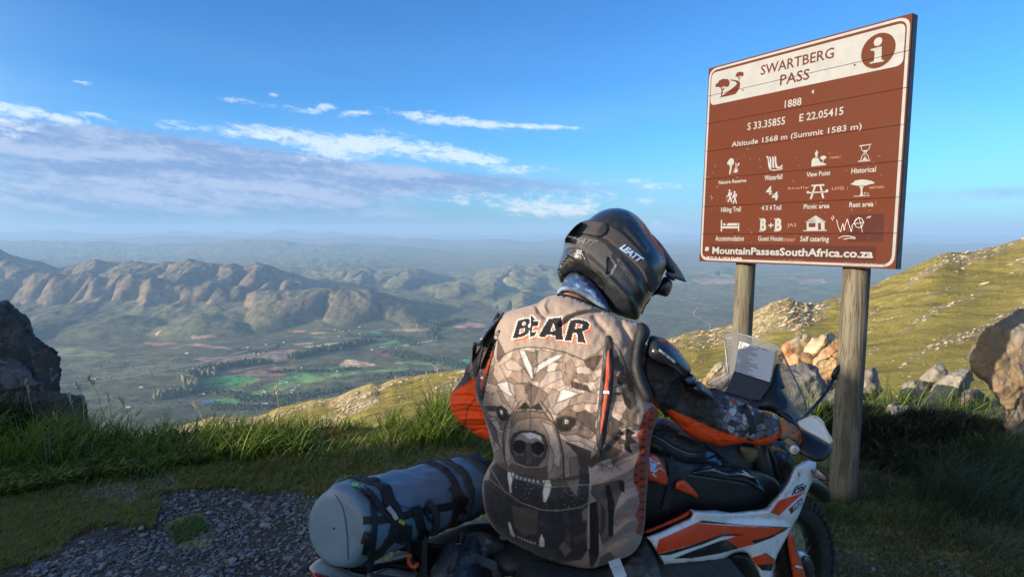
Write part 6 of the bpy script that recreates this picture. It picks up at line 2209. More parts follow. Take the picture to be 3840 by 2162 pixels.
    P_([(425, 1020), (470, 1030), (585, 1046), (582, 1120), (575, 1192), (500, 1205), (445, 1150)], (.062, .046, .038), 3)
    for k in range(5): ln = np.maximum(ln, near(x, y, VZ((440, 1080 + 22 * k), (505, 1120 + 22 * k), (575, 1090 + 22 * k)), 2.5) * .7)
    P_([(408, 1120), (419, 1124), (432, 1165), (450, 1206), (440, 1213), (420, 1196), (410, 1160)], (.50, .42, .30), 2)
    P_([(606, 1188), (622, 1228), (625, 1264), (606, 1273), (588, 1262), (592, 1225)], (.50, .42, .30), 2)
    for (tx, ty) in ((468, 1212), (487, 1220), (504, 1228), (520, 1234), (535, 1240), (550, 1245), (568, 1247)): Q_(tx, ty, 6.5, 8, (.50, .44, .34), 0, 1.5)
    P_([(705, 1270), (735, 1238), (788, 1290), (745, 1328)], (.12, .085, .07), 2); P_([(735, 1238), (765, 1180), (775, 1230), (770, 1272)], (.05, .04, .035), 1)
    P_([(640, 1325), (680, 1330), (660, 1350)], (.12, .10, .07), 0)
    P_([(700, 1368), (800, 1350), (838, 1345), (884, 1282), (893, 1405), (780, 1392)], (.22, .165, .13), 2)
    P_([(845, 1060), (885, 1020), (880, 1100), (850, 1120)], (.15, .115, .1), 2)
    # right of the pocket
    P_([(892, 1010), (935, 995), (950, 1180), (945, 1330), (905, 1404), (888, 1380)], (.008, .008, .010), 0)
    P_([(905, 905), (980, 890), (1088, 868), (1098, 905), (1060, 990), (1035, 1060), (1030, 1210), (970, 1262), (950, 1180), (935, 995), (900, 950)], (.085, .068, .058), 3)
    P_([(960, 1010), (990, 1060), (985, 1150), (960, 1200)], (.03, .026, .024), 2); P_([(1060, 870), (1098, 880), (1100, 950), (1070, 930)], BK, 0)
    P_([(985, 905), (1012, 900), (1038, 1000), (1034, 1205), (1004, 1205), (1000, 1010)], (.008, .008, .010), 0)
    P_([(960, 1262), (1030, 1210), (1040, 1150), (1080, 1100), (1100, 1000), (1180, 960), (1228, 1000), (1190, 1262), (1060, 1350), (970, 1385), (940, 1340)], TAN * .92, 0)
    P_([(960, 1330), (1010, 1300), (1040, 1330), (1000, 1370), (940, 1395)], (.10, .075, .06), 2)
    # rust mesh down the side
    P_([(1215, 480), (1262, 430), (1312, 455), (1300, 520), (1262, 640), (1246, 780), (1240, 960), (1228, 1120), (1205, 1205), (1168, 1190), (1182, 1120), (1162, 1080), (1190, 1010), (1178, 930), (1150, 860), (1160, 790), (1190, 700), (1178, 600)], (.26, .040, .016), 0)
    rm_ = pm(x, y, VZ((1215, 480), (1312, 455), (1246, 780), (1228, 1120), (1168, 1190), (1190, 1010), (1150, 860), (1190, 700)))
    hexm = (np.sin(zx * 1.3) * np.sin(zy * 1.1) > .45)
    col = over(col, hexm & rm_, (.06, .012, .008))
    # thick key lines
    for pl, w_ in ([[(412, 500), (384, 560), (376, 640), (390, 770)], 6], [[(688, 548), (712, 620), (735, 720), (738, 860)], 8], [[(340, 150), (440, 95), (520, 80), (620, 86), (750, 112), (862, 160)], 4.5], [[(575, 92), (580, 200), (545, 300), (540, 456), (535, 585)], 3.5],
                   [[(690, 548), (660, 480), (600, 400)], 5], [[(412, 494), (440, 460), (480, 400)], 5], [[(1050, 60), (1110, 190), (1150, 300)], 3]):
        ln = np.maximum(ln, near(x, y, VZ(*pl), w_ * VSCALE * 1.2))
    col = over(col, ln, (.035, .027, .024))
    # pale piping of the pockets
    for pl in ([(300, 798), (380, 934), (480, 1004), (600, 1048), (700, 1055), (845, 1032), (885, 1004), (892, 900)], [(885, 1004), (876, 1200), (893, 1404)], [(430, 850), (560, 880), (640, 915), (890, 898)], [(893, 1404), (700, 1368), (560, 1314), (420, 1236)]):
        col = over(col, near(x, y, VZ(*pl), 3.0) * .75, (.22, .20, .18))
    # black side band at the left
    Lb = EZ((395, 640), (330, 700), (345, 800), (390, 950), (455, 1110), (500, 1250), (540, 1330), (600, 1400), (560, 1200), (470, 1080), (425, 960), (430, 880), (380, 850))
    col = over(col, pm(x, y, Lb), (.06, .05, .046))
    # orange edge low at the left
    col = over(col, near(x, y, VZ((258, 985), (262, 1050), (295, 1120), (330, 1180)), 9), (.62, .09, .02))
    # word across the shoulders
    hx = (x - 1650) / (960 / 2320); hy = (y - 750) / (960 / 2320)
    L = [np.array(q, float) for q in (
        [(705, 1090), (775, 1071), (814, 1076), (818, 1108), (794, 1140), (815, 1162), (806, 1204), (758, 1236), (655, 1256), (668, 1210), (688, 1148)],
        [(820, 1040), (846, 1058), (868, 1082), (846, 1092), (898, 1094), (888, 1136), (838, 1146), (832, 1198), (878, 1188), (862, 1228), (812, 1245), (818, 1150)],
        [(985, 1072), (1102, 1058), (1114, 1268), (1045, 1262), (1046, 1226), (975, 1218), (950, 1240), (888, 1236)],
        [(1180, 1085), (1262, 1080), (1334, 1096), (1358, 1126), (1342, 1166), (1292, 1192), (1322, 1294), (1250, 1286), (1242, 1204), (1206, 1206), (1188, 1276), (1128, 1270)])]
    Hs = [np.array(q, float) for q in ([(748, 1108), (780, 1100), (776, 1126), (746, 1136)], [(726, 1168), (770, 1158), (766, 1190), (715, 1212)], [(1030, 1112), (1046, 1182), (1000, 1186)], [(1236, 1120), (1292, 1124), (1284, 1156), (1224, 1162)])]
    box = (hx > 600) & (hx < 1420) & (hy > 1010) & (hy < 1340)
    bx_, by_ = hx[box], hy[box]
    cb = col[box]
    def dil(px_, py_, poly, w): return inpoly(px_, py_, poly) | (segdist(px_, py_, poly, True) < w)
    for q in L: cb = over(cb, dil(bx_ - 17, by_ - 15, q, 7), (.62, .10, .025))
    for q in L: cb = over(cb, dil(bx_, by_, q, 9), (.62, .60, .58))
    for q in L: cb = over(cb, inpoly(bx_, by_, q), (.014, .013, .014))
    for q in Hs: cb = over(cb, inpoly(bx_, by_, q), (.62, .60, .58)); cb = over(cb, inpoly(bx_, by_, q) & (segdist(bx_, by_, q, True) > 7), (.55, .08, .02))
    col[box] = cb
    return col


FOLDS = [(HZ((905, 925), (880, 960), (900, 1010), (960, 1060)), 9, -.012), (HZ((960, 890), (935, 950), (960, 1020)), 10, .008), (HZ((1100, 1130), (1180, 1060), (1300, 1020), (1450, 1010)), 9, -.010), (HZ((1080, 1090), (1200, 1020), (1400, 975)), 12, .006),
         (HZ((1400, 1060), (1440, 1120), (1500, 1180)), 12, -.007), (HZ((1640, 1120), (1690, 1200), (1720, 1300)), 14, -.008),
         (VZ((1190, 690), (1080, 760), (980, 800)), 14, -.012), (VZ((1200, 760), (1100, 830), (1000, 870)), 14, .008), (VZ((1185, 880), (1100, 900), (1000, 960)), 15, -.012), (VZ((1210, 950), (1120, 980), (1060, 1040)), 16, .010),
         (VZ((1200, 1040), (1110, 1060), (1050, 1120)), 14, -.012), (VZ((1210, 1100), (1120, 1120), (1040, 1200)), 16, .010), (VZ((1190, 1180), (1100, 1190), (1000, 1260)), 14, -.010),
         (VZ((1230, 560), (1100, 600), (1010, 680)), 14, -.008), (VZ((1180, 330), (1080, 300), (1000, 260)), 16, -.006), (VZ((250, 880), (350, 960), (480, 1030)), 14, -.006), (VZ((300, 560), (330, 640), (318, 730)), 12, -.008), (VZ((250, 380), (290, 480), (320, 600)), 12, .006),
         (VZ((500, 870), (620, 900), (800, 880)), 12, -.004), (VZ((300, 1120), (450, 1180), (640, 1260)), 26, .008), (VZ((330, 850), (480, 935), (650, 985), (870, 950)), 30, .012)]


def fold_bump(FL):
    def f(x, y):
        b = np.zeros(len(x))
        for pl, w, a in FL:
            x0, y0 = pl.min(0) - w * 3; x1, y1 = pl.max(0) + w * 3
            s = (x > x0) & (x < x1) & (y > y0) & (y < y1)
            if s.any():
                b[s] += a * np.exp(-(segdist(x[s], y[s], pl) / w) ** 2)
        return 1.5 * b + .006 * fbm(x / 90, y / 90, 2.0, 3) + .0022 * pnoise(x / 22, y / 34, 5.0)
    return f


vest = puff('jersey', VEST, vest_plane, .125, .12, m_jersey, rider, step=3.2, paint=paint_vest, bump=fold_bump(FOLDS), smooth_poly=1, power=.62)
vest['label'] = 'tan jersey printed with a snarling faceted animal face and the word BEAR'

# pocket piping and zips as pieces of their own
m_zip = basic('zip_tape', (.02, .02, .022), .6)
m_mesh = basic('red_mesh_lining', (.40, .055, .022), .8, perf=170, var=.15)


def sheet(name, poly, objs, mat, parent, lift, step=7, sm=1, fallback=None):
    """thin cloth panel lying on the objects, with turned edges"""
    poly = chaikin(poly, sm) if sm else np.asarray(poly, float)
    x0, y0 = poly.min(0) - step; x1, y1 = poly.max(0) + step
    GX, GY = np.meshgrid(np.arange(x0, x1 + step, step), np.arange(y0, y1 + step, step))
    cell = inpoly(GX[:-1, :-1] + step / 2, GY[:-1, :-1] + step / 2, poly)
    used = np.zeros(GX.shape, bool); full = np.zeros(GX.shape, int)
    for dy in (0, 1):
        for dx in (0, 1):
            used[dy:dy + cell.shape[0], dx:dx + cell.shape[1]] |= cell; full[dy:dy + cell.shape[0], dx:dx + cell.shape[1]] += cell
    bi = np.nonzero(used & (full < 4)); bx, by = GX[bi], GY[bi]
    best = np.full(bx.shape, 1e18); qx, qy = bx.copy(), by.copy()
    for i in range(len(poly)):
        a = poly[i]; b = poly[(i + 1) % len(poly)]; ab = b - a; L = (ab ** 2).sum() + 1e-9
        t = np.clip(((bx - a[0]) * ab[0] + (by - a[1]) * ab[1]) / L, 0, 1); X, Y = a[0] + t * ab[0], a[1] + t * ab[1]
        d = (bx - X) ** 2 + (by - Y) ** 2; k = d < best; best[k] = d[k]; qx[k] = X[k]; qy[k] = Y[k]
    GX[bi] = qx; GY[bi] = qy
    ids = -np.ones(GX.shape, int); uj = np.nonzero(used); ids[uj] = np.arange(len(uj[0]))
    P = hit(GX[uj], GY[uj], objs, fallback)
    d = C0 - P; d /= np.linalg.norm(d, axis=1)[:, None]
    bd = (full[uj] < 4)
    top = P + d * np.where(bd, lift * .3, lift)[:, None]; bot = P - d * .004
    ci = np.nonzero(cell)
    q = np.stack([ids[ci], ids[ci[0] + 1, ci[1]], ids[ci[0] + 1, ci[1] + 1], ids[ci[0], ci[1] + 1]], -1)
    n = len(P)
    # rim: edges used once
    from collections import Counter
    E_ = Counter()
    for f in q:
        for a, b in zip(f, np.roll(f, -1)): E_[(int(a), int(b))] += 1
    rim = [(a, b) for (a, b) in E_ if (b, a) not in E_]
    F = np.vstack([q, q[:, ::-1] + n, np.array([(b, a, a + n, b + n) for a, b in rim])])
    return mesh_obj(name, np.vstack([top, bot]), F, mat, parent)


zv = VZ((985, 15), (1005, 8), (1026, 20), (1036, 180), (1031, 330), (1006, 480), (990, 600), (966, 700), (936, 692), (930, 600), (945, 400), (965, 200), (980, 60))
sheet('zip_vent', zv, [vest], m_zip, vest, .004)
z2 = sheet('mesh_lining', VZ((1002, 75), (1022, 110), (1028, 250), (1014, 400), (990, 520), (962, 640), (948, 600), (963, 450), (982, 280), (990, 120)), [vest], m_mesh, vest, .007)
sheet('zip_vent', EZ((572, 225), (602, 228), (562, 320), (540, 420), (494, 580), (455, 760), (425, 930), (398, 920), (374, 840), (378, 700), (400, 590), (470, 410), (540, 290)), [vest], m_zip, vest, .004, fallback=1.8)
sheet('mesh_lining', EZ((542, 320), (522, 450), (484, 620), (444, 720), (412, 860), (390, 800), (398, 680), (450, 500)), [vest], m_mesh, vest, .007, fallback=1.8)
strip('zip', VZ((1013, 90), (1012, 250), (995, 420), (965, 600), (955, 690)), 5, [vest, z2], m_zip, vest, .006)
m_metal = basic('brushed_metal', (.5, .5, .52), .3, metal=.9)
strip('zip_pull', VZ((975, 348), (1006, 350)), 9, [vest, z2], m_metal, vest, .01, step=6)
strip('zip_pull', VZ((940, 690), (946, 740)), 12, [vest], m_zip, vest, .01, step=6)
strip('zip_pull', EZ((402, 695), (428, 702)), 9, [vest], m_metal, vest, .011, step=5, fallback=1.8)
strip('collar_edge', HZ((1062, 858), (1120, 858), (1200, 874), (1300, 910), (1400, 958)), 9, [vest], m_black, vest, .004, fallback=1.78)

# ---- neck and neck tube
def paint_buff(x, y, h):
    a = fbm(x / 34, y / 22, 1.0, 5, .6)
    c = np.array([.022, .055, .16])[None] * (1 + 0 * x[:, None])
    c = over(c, smst(a, .08, .4), (.14, .24, .42)); c = over(c, smst(-a, .1, .35), (.018, .035, .085))
    rim_ = near(x, y, HZ((1062, 850), (1085, 805), (1140, 812), (1230, 830), (1330, 880), (1420, 950), (1500, 990)), 16, soft=8)
    return over(c, rim_ * .8, (.19, .25, .34))


BUFF = HZ((1058, 852), (1060, 812), (1100, 775), (1130, 725), (1175, 678), (1240, 655), (1330, 690), (1430, 790), (1500, 880), (1560, 1040), (1500, 1010), (1420, 965), (1350, 905), (1290, 866), (1230, 842), (1170, 828), (1115, 826), (1085, 856))
buff = puff('neck_tube', BUFF, plane3((2090, 1090, 1.84), (2290, 1090, 1.80), (2200, 1030, 1.85)), .055, .03, basic('neck_tube_cloth', (.1, .1, .2), .8, attr=True, bump=.4, bscale=60, dist=.004), rider, step=4, paint=paint_buff, bump=lambda x, y: .004 * fbm(x / 18, y / 30, 1, 3))
buff['label'] = 'blue and white tie-dyed neck tube'
nk = puff('nape', HZ((1080, 870), (1086, 845), (1110, 818), (1190, 822), (1290, 860), (1380, 925), (1450, 985), (1380, 1010), (1200, 930), (1100, 900)), plane3((2090, 1110, 1.85), (2290, 1110, 1.82), (2200, 1060, 1.86)), .03, .03, m_skin, body_o, step=5)

# ---- helmet
HELM = HZ((1060, 625), (1074, 580), (1108, 490), (1128, 400), (1130, 352), (1165, 300), (1235, 228), (1280, 195), (1345, 178), (1400, 132), (1470, 92), (1560, 70), (1660, 74), (1760, 118), (1850, 200), (1915, 300), (1975, 385), (2030, 470), (2055, 560), (2040, 640), (2012, 700),
          (1988, 755), (1955, 810), (1905, 885), (1850, 955), (1825, 1020), (1798, 1092), (1720, 1078), (1600, 1046), (1530, 1010), (1490, 920), (1440, 840), (1350, 728), (1290, 680), (1230, 662), (1180, 672), (1135, 712), (1105, 762), (1080, 725), (1064, 665))
STRAPP = HZ((1132, 402), (1128, 355), (1165, 300), (1232, 226), (1290, 190), (1400, 190), (1490, 205), (1600, 255), (1700, 330), (1800, 430), (1880, 530), (1950, 650), (1985, 740), (1955, 810), (1905, 850), (1860, 700), (1790, 600), (1700, 520), (1600, 430), (1500, 350), (1400, 315), (1300, 300), (1230, 312), (1170, 355), (1140, 410))


def paint_helm(x, y, h):
    c = np.tile((.020, .021, .024), (len(x), 1)).astype(float)
    hx = (x - 1650) / (960 / 2320); hy = (y - 750) / (960 / 2320)
    c = c * (1 + .35 * np.sin((hx * .9 + hy * .35) * .26)[:, None])   # weave
    grey = pm(x, y, HZ((1180, 320), (1250, 305), (1400, 340), (1500, 400), (1560, 470), (1540, 560), (1500, 690), (1440, 640), (1330, 590), (1300, 480), (1200, 420), (1130, 440), (1140, 400)))
    c = over(c, grey * .85, (.075, .070, .062))
    c = c * (1 + grey[:, None] * .3 * np.sin((hx * .9 + hy * .2) * .3)[:, None])
    c = over(c, pm(x, y, HZ((1060, 625), (1110, 540), (1160, 480), (1180, 520), (1260, 560), (1330, 600), (1420, 660), (1500, 760), (1480, 860), (1350, 728), (1230, 662), (1135, 712), (1105, 762), (1064, 665))), (.012, .012, .012))
    c = over(c, pm(x, y, HZ((1520, 508), (1590, 590), (1545, 675), (1508, 680))), (.004, .004, .004))
    c = over(c, near(x, y, HZ((1560, 545), (1590, 590), (1545, 672), (1512, 680)), 6), (.10, .10, .10))
    c = over(c, near(x, y, HZ((1180, 460), (1240, 445), (1290, 480), (1330, 600), (1420, 650)), 4) * .6, (.07, .068, .062))
    c = over(c, pm(x, y, HZ((1605, 100), (1700, 132), (1690, 146), (1615, 118))), (.005, .005, .005))
    for (gx0, gy0, gx1) in ((1820, 615, 1890), (1830, 650, 1900), (1840, 685, 1905), (1850, 715, 1915)):
        c = over(c, near(x, y, HZ((gx0, gy0), (gx1, gy0 + 2)), 5), (.035, .035, .036))
    dirt_ = smst(fbm(x / 40, y / 40, 3, 5), .15, .5) * .35
    return over(c, dirt_, (.055, .050, .044))


def helm_bump(x, y):
    b = -.010 * pm(x, y, HZ((1070, 640), (1120, 560), (1160, 500), (1260, 560), (1330, 600), (1420, 680), (1490, 800), (1350, 728), (1230, 662), (1135, 712)))
    b = b + .006 * near(x, y, HZ((1330, 540), (1440, 640), (1560, 760), (1700, 900), (1790, 1040)), 24, soft=14)
    b = b + .005 * near(x, y, HZ((1700, 250), (1780, 330), (1860, 440)), 16, soft=12) - .006 * near(x, y, HZ((1655, 125), (1690, 138)), 16, soft=6)
    b = b - .008 * pm(x, y, HZ((1520, 508), (1590, 590), (1545, 675), (1508, 680))) + .004 * near(x, y, HZ((1180, 460), (1240, 445), (1290, 480), (1340, 600)), 8, soft=6)
    b = b + .004 * near(x, y, HZ((1640, 540), (1760, 700), (1840, 860), (1850, 950)), 14, soft=10)
    return b


m_helm = basic('helmet_shell', (.02, .02, .02), .34, attr=True, var=.1, scale=30, coat=.25, spec=.5)
helm_plane = plane3((2090, 980, 1.90), (2490, 980, 1.90), (2290, 860, 1.93))
helm = puff('helmet', HELM, helm_plane, .135, .12, m_helm, rider, step=3.5, paint=paint_helm, bump=helm_bump, power=.9, ss=True)
helm['label'] = 'black carbon off-road helmet with a peak, seen from behind'
m_gstrap = basic('elastic_strap', (.045, .040, .043), .85, var=.1, scale=40)
gs = sheet('goggle_strap', STRAPP, [helm], m_gstrap, helm, .006, step=5, fallback=1.86)
sheet('strap_loop', HZ((1480, 205), (1530, 215), (1520, 300), (1450, 340), (1395, 322), (1440, 250)), [helm, gs], m_black, helm, .006, step=5)
m_blueprint = basic('pale_blue_print', (.28, .42, .66), .5)
quad_text('LEATT', HZ((1622, 436)), HZ((1806, 572)), HZ((1852, 530)), HZ((1668, 394)), [helm, gs], m_blueprint, helm, bold=.05, italic=.15, lift=.003, sp=.9)
m_ghost = basic('faded_grey_print', (.13, .13, .14), .5)
quad_text('LEATT', HZ((1180, 372)), HZ((1395, 420)), HZ((1445, 372)), HZ((1215, 322)), [helm], m_ghost, helm, bold=.05, italic=.2, lift=.002, sp=.9)
quad_text('DOT', HZ((1192, 472)), HZ((1230, 478)), HZ((1234, 438)), HZ((1196, 432)), [helm], basic('dark_moulding', (.045, .045, .043), .5), helm, bold=.02)
st = HZ((1240, 446), (1289, 456), (1277, 509), (1231, 500))
stk = sticker('size_label', st, np.array([[0, 1, 2, 3]]), [helm], m_print_white, helm, .009)
quad_text('XL', HZ((1250, 472)), HZ((1270, 476)), HZ((1273, 458)), HZ((1254, 454)), [helm], m_zip, helm, bold=.01, lift=.011)
for yy in (484, 490, 497):
    sticker('print_line', HZ((1242, yy), (1272, yy + 6), (1271, yy + 9), (1241, yy + 3)), np.array([[0, 1, 2, 3]]), [helm], m_zip, helm, .0105)
# peak, chin and action camera
pk = plane3((2450, 950, 1.93), (2570, 1050, 2.0), (2480, 880, 1.95))
peak = puff('peak', HZ((1905, 290), (1960, 345), (2010, 400), (2060, 470), (2110, 545), (2160, 610), (2205, 680), (2237, 748), (2170, 725), (2120, 708), (2080, 690), (2052, 655), (2030, 600), (2010, 520), (1960, 430)), pk, .03, .04, m_blackp, helm, step=4, power=.6)
puff('peak_underside', HZ((2082, 566), (2135, 570), (2180, 640), (2237, 748), (2140, 706), (2050, 680), (2048, 652), (2130, 662)), plane3((2510, 990, 1.90), (2570, 1050, 1.94), (2530, 980, 1.91)), .006, .006, basic('grey_plastic', (.17, .16, .15), .6, dirt=.5), peak, step=5, smooth_poly=0)
puff('goggles', HZ((1905, 885), (1955, 810), (1990, 750), (2020, 695), (2060, 690), (2085, 722), (2108, 742), (2103, 800), (2070, 868), (2040, 876), (1960, 850)), plane3((2470, 1080, 1.93), (2530, 1080, 1.97), (2490, 1040, 1.94)), .03, .05, m_blackp, helm, step=4, smooth_poly=1)
puff('camera_mount', HZ((2035, 665), (2060, 655), (2128, 685), (2138, 712), (2120, 735), (2085, 722), (2050, 690)), plane3((2510, 1030, 1.90), (2540, 1030, 1.92), (2520, 1010, 1.90)), .012, .02, m_blackp, helm, step=3, smooth_poly=1)
puff('chin_bar', HZ((1820, 1010), (1850, 950), (1880, 900), (1920, 860), (1900, 920), (1860, 960), (1830, 1050)), plane3((2410, 1150, 1.95), (2450, 1110, 1.97), (2400, 1100, 1.95)), .03, .05, m_blackp, helm, step=4, smooth_poly=1)

# ---- sleeves
rs2 = np.random.default_rng(3)


def camo(x, y, seeds, pal, ids=0, wl=(1.2, 4.2), dark=(.022, .019, .018)):
    idn, ed = voro(x, y, seeds)
    pal = np.asarray(pal) * 1.35
    c = pal[(idn * 7 + ids) % len(pal)] * (1 + .18 * np.sin(x * .09 + idn))[:, None]
    id2, ed2 = voro(x, y, seeds * .94 + np.array([150, 90]))
    ln_ = np.maximum(1 - smst(ed, *wl), .6 * (1 - smst(ed2, .8, 3.0)))
    return over(c, ln_ * .85, dark)


GREYS = [(.045, .038, .035), (.075, .062, .056), (.12, .10, .092), (.06, .05, .046), (.17, .145, .135), (.10, .085, .078), (.03, .026, .025)]
LGREY = [(.12, .12, .135), (.20, .20, .225), (.28, .28, .31), (.08, .075, .08), (.05, .045, .045), (.33, .32, .34)]
ARM = AZ((150, 500), (190, 440), (300, 470), (420, 540), (520, 620), (640, 690), (760, 765), (860, 790), (980, 835), (1100, 885), (1200, 930), (1290, 958), (1350, 990), (1395, 1040), (1408, 1110), (1392, 1170), (1350, 1215), (1290, 1240), (1190, 1258), (1080, 1225), (1000, 1240),
         (880, 1262), (815, 1258), (740, 1230), (650, 1210), (560, 1160), (450, 1060), (360, 970), (260, 910), (215, 830), (165, 700), (145, 590))
s1_ = np.stack([rs2.uniform(2380, 2960, 260), rs2.uniform(1320, 1700, 260)], -1)
ORL = AZ((150, 760), (230, 800), (330, 960), (405, 925), (560, 1000), (700, 1060), (830, 1118), (950, 1158), (1060, 1190), (1200, 1200), (1300, 1178), (1420, 1110), (1420, 1300), (800, 1300), (300, 1100), (150, 900))


def paint_arm(x, y, h):
    c = camo(x, y, s1_, GREYS)
    k = smst((x - 2350) / .4138, 780, 960)
    c2 = camo(x, y, s1_, LGREY, 3)
    c = over(c, k, 0) + c2 * k[:, None]
    c = over(c, pm(x, y, AZ((180, 450), (420, 520), (560, 640), (520, 740), (420, 680), (240, 640))), (.05, .042, .04))
    OR = (.85, .085, .015)
    wv = 4 * pnoise(x / 40, y / 40)
    c = over(c, pm(x, y + wv, ORL), OR)
    for q in (AZ((928, 838), (960, 835), (998, 858), (990, 905), (975, 890)), AZ((1060, 885), (1110, 905), (1150, 945), (1130, 960), (1090, 930)), AZ((1215, 938), (1260, 950), (1305, 968), (1290, 1000), (1250, 965))):
        c = over(c, pm(x, y, q), (.50, .07, .025))
    return c


AF = [(AZ((560, 980), (700, 1040), (850, 1130)), 9, -.006), (AZ((640, 1010), (560, 1100), (500, 1060)), 8, -.005), (AZ((1050, 960), (1020, 1080), (1060, 1190)), 7, -.005), (AZ((1180, 960), (1220, 1080), (1200, 1200)), 7, -.006), (AZ((1230, 980), (1280, 1090), (1260, 1210)), 7, .005),
      (AZ((1290, 1000), (1330, 1100), (1310, 1200)), 7, -.005), (AZ((860, 820), (900, 900), (870, 1000)), 9, -.004), (AZ((420, 700), (520, 860), (640, 940)), 10, -.005), (AZ((700, 1090), (820, 1150), (960, 1180)), 9, -.006), (AZ((960, 1200), (840, 1190), (820, 1240)), 8, .007), (AZ((730, 800), (680, 930), (560, 980)), 9, .005)]
arm_plane = plane3((2420, 1420, 1.72), (2920, 1610, 1.98), (2600, 1700, 1.80))
sleeveR = puff('sleeve', ARM, arm_plane, .058, .05, m_sleeve, rider, step=3.2, paint=paint_arm, bump=fold_bump(AF), power=.8)
sleeveR['label'] = 'right sleeve with grey facets above and orange below'
capm = basic('shoulder_armour', (.016, .020, .028), .33, var=.2, scale=14, spec=.6, bump=.1, bscale=30, perf=55)
cap_ = puff('shoulder_guard', AZ((190, 300), (205, 258), (250, 250), (310, 268), (400, 320), (480, 400), (545, 490), (590, 570), (560, 640), (500, 640), (430, 570), (320, 520), (180, 490), (160, 420)), plane3((2440, 1340, 1.68), (2560, 1370, 1.70), (2480, 1290, 1.70)), .065, .04, capm, rider, step=4)
puff('shoulder_guard', AZ((510, 660), (540, 620), (595, 600), (641, 655), (602, 702), (560, 712)), plane3((2560, 1420, 1.69), (2610, 1430, 1.70), (2580, 1400, 1.70)), .02, .03, basic('blue_grey_plate', (.05, .085, .14), .35, spec=.6), rider, step=4)
quad_text('IMPACT CERTIFIED', AZ((288, 398)), AZ((438, 512)), AZ((446, 494)), AZ((298, 378)), [cap_], m_print_white, cap_, bold=.03, lift=.003)
wd = puff('elbow_guard', AZ((500, 715), (560, 712), (605, 700), (642, 655), (700, 700), (765, 765), (797, 828), (770, 842), (700, 830), (620, 790), (545, 750)), plane3((2560, 1450, 1.70), (2670, 1480, 1.74), (2600, 1420, 1.72)), .045, .04, m_blackp, rider, step=4)
ls = strip('arm_strap', AZ((560, 590), (520, 650), (450, 760), (410, 850), (370, 920), (320, 940)), 50, [sleeveR, cap_, wd], m_black, rider, .008, fallback=1.68)
quad_text('LEATT', AZ((350, 930)), AZ((500, 640)), AZ((455, 620)), AZ((300, 900)), [sleeveR, ls, cap_], basic('dark_grey_print', (.035, .035, .038), .6), ls, bold=.03, lift=.004)
strip('arm_strap', AZ((1050, 890), (1100, 960), (1135, 1040), (1150, 1120), (1120, 1210)), 24, [sleeveR], m_black, rider, .004, fallback=1.85)
hs = puff('harness_strap', AZ((95, 145), (150, 138), (206, 185), (217, 245), (190, 290), (158, 360), (145, 470), (150, 560), (200, 700), (246, 830), (222, 872), (160, 850), (90, 740), (42, 620), (30, 520), (48, 380), (72, 240)), plane3((2400, 1260, 1.68), (2440, 1400, 1.64), (2360, 1300, 1.67)), .045, .03, basic('black_speckled_harness', (.016, .016, .018), .7, perf=70, var=.2), rider, step=4, power=.5)
# left arm
LARM = EZ((640, 40), (600, 75), (540, 150), (480, 230), (400, 340), (350, 430), (318, 500), (290, 555), (250, 600), (238, 690), (170, 775), (112, 848), (95, 925), (102, 1000), (130, 1060), (180, 1130), (250, 1185), (340, 1252), (430, 1305), (500, 1335), (560, 1300), (560, 900), (560, 500), (640, 300))
s2_ = np.stack([rs2.uniform(1640, 1900, 60), rs2.uniform(1180, 1660, 60)], -1)


def paint_larm(x, y, h):
    c = camo(x, y, s2_, [(.12, .095, .082), (.16, .13, .115), (.08, .065, .058), (.055, .045, .042)])
    c = over(c, pm(x, y, EZ((335, 703), (250, 765), (170, 808), (130, 840), (80, 900), (80, 1400), (700, 1400), (600, 700), (450, 600))), (.85, .088, .015))
    c = over(c, near(x, y, EZ((345, 905), (270, 1010), (245, 1175)), 3.5) * .8, (.05, .01, .006))
    c = over(c, near(x, y, EZ((250, 1170), (340, 1180), (460, 1150)), 3) * .7, (.08, .012, .006))
    c = over(c, pm(x, y, EZ((640, 40), (560, 110), (480, 180), (420, 250), (368, 335), (362, 392), (402, 380), (440, 330), (500, 250), (580, 150), (660, 60))), (.020, .028, .040))
    return c


LF = [(EZ((130, 880), (250, 870), (400, 900)), 5, -.006), (EZ((110, 960), (240, 950), (390, 970)), 5, .005), (EZ((130, 1040), (260, 1020), (420, 1040)), 5, -.005), (EZ((200, 1110), (320, 1100), (450, 1110)), 6, .006), (EZ((240, 1160), (340, 1170), (470, 1160)), 4, -.006), (EZ((330, 1230), (420, 1200), (480, 1230)), 5, -.006), (EZ((250, 690), (300, 640), (380, 600)), 5, -.004), (EZ((180, 790), (260, 760), (340, 700)), 5, .004)]
sleeveL = puff('sleeve', LARM, plane3((1700, 1400, 1.92), (1860, 1400, 1.86), (1780, 1250, 1.90)), .06, .05, m_sleeve, rider, step=3, paint=paint_larm, bump=fold_bump(LF))
sleeveL['label'] = 'left sleeve bent at the elbow, orange below'
gl = puff('shoulder_guard', EZ((640, 55), (560, 108), (480, 180), (420, 250), (372, 330), (362, 392), (400, 385), (440, 330), (470, 270), (550, 180), (600, 120)), plane3((1790, 1270, 1.83), (1870, 1200, 1.82), (1800, 1220, 1.84)), .02, .03, basic('glossy_blue_black_plate', (.022, .035, .055), .15, spec=.8), rider, step=3)
strip('arm_strap', EZ((350, 348), (338, 430), (335, 540), (348, 640)), 15, [sleeveL, vest], m_black, rider, .008, fallback=1.84)
strip('arm_strap', EZ((585, 60), (480, 240), (400, 420), (370, 560), (345, 690)), 13, [sleeveL, vest], m_black, rider, .006, fallback=1.84)

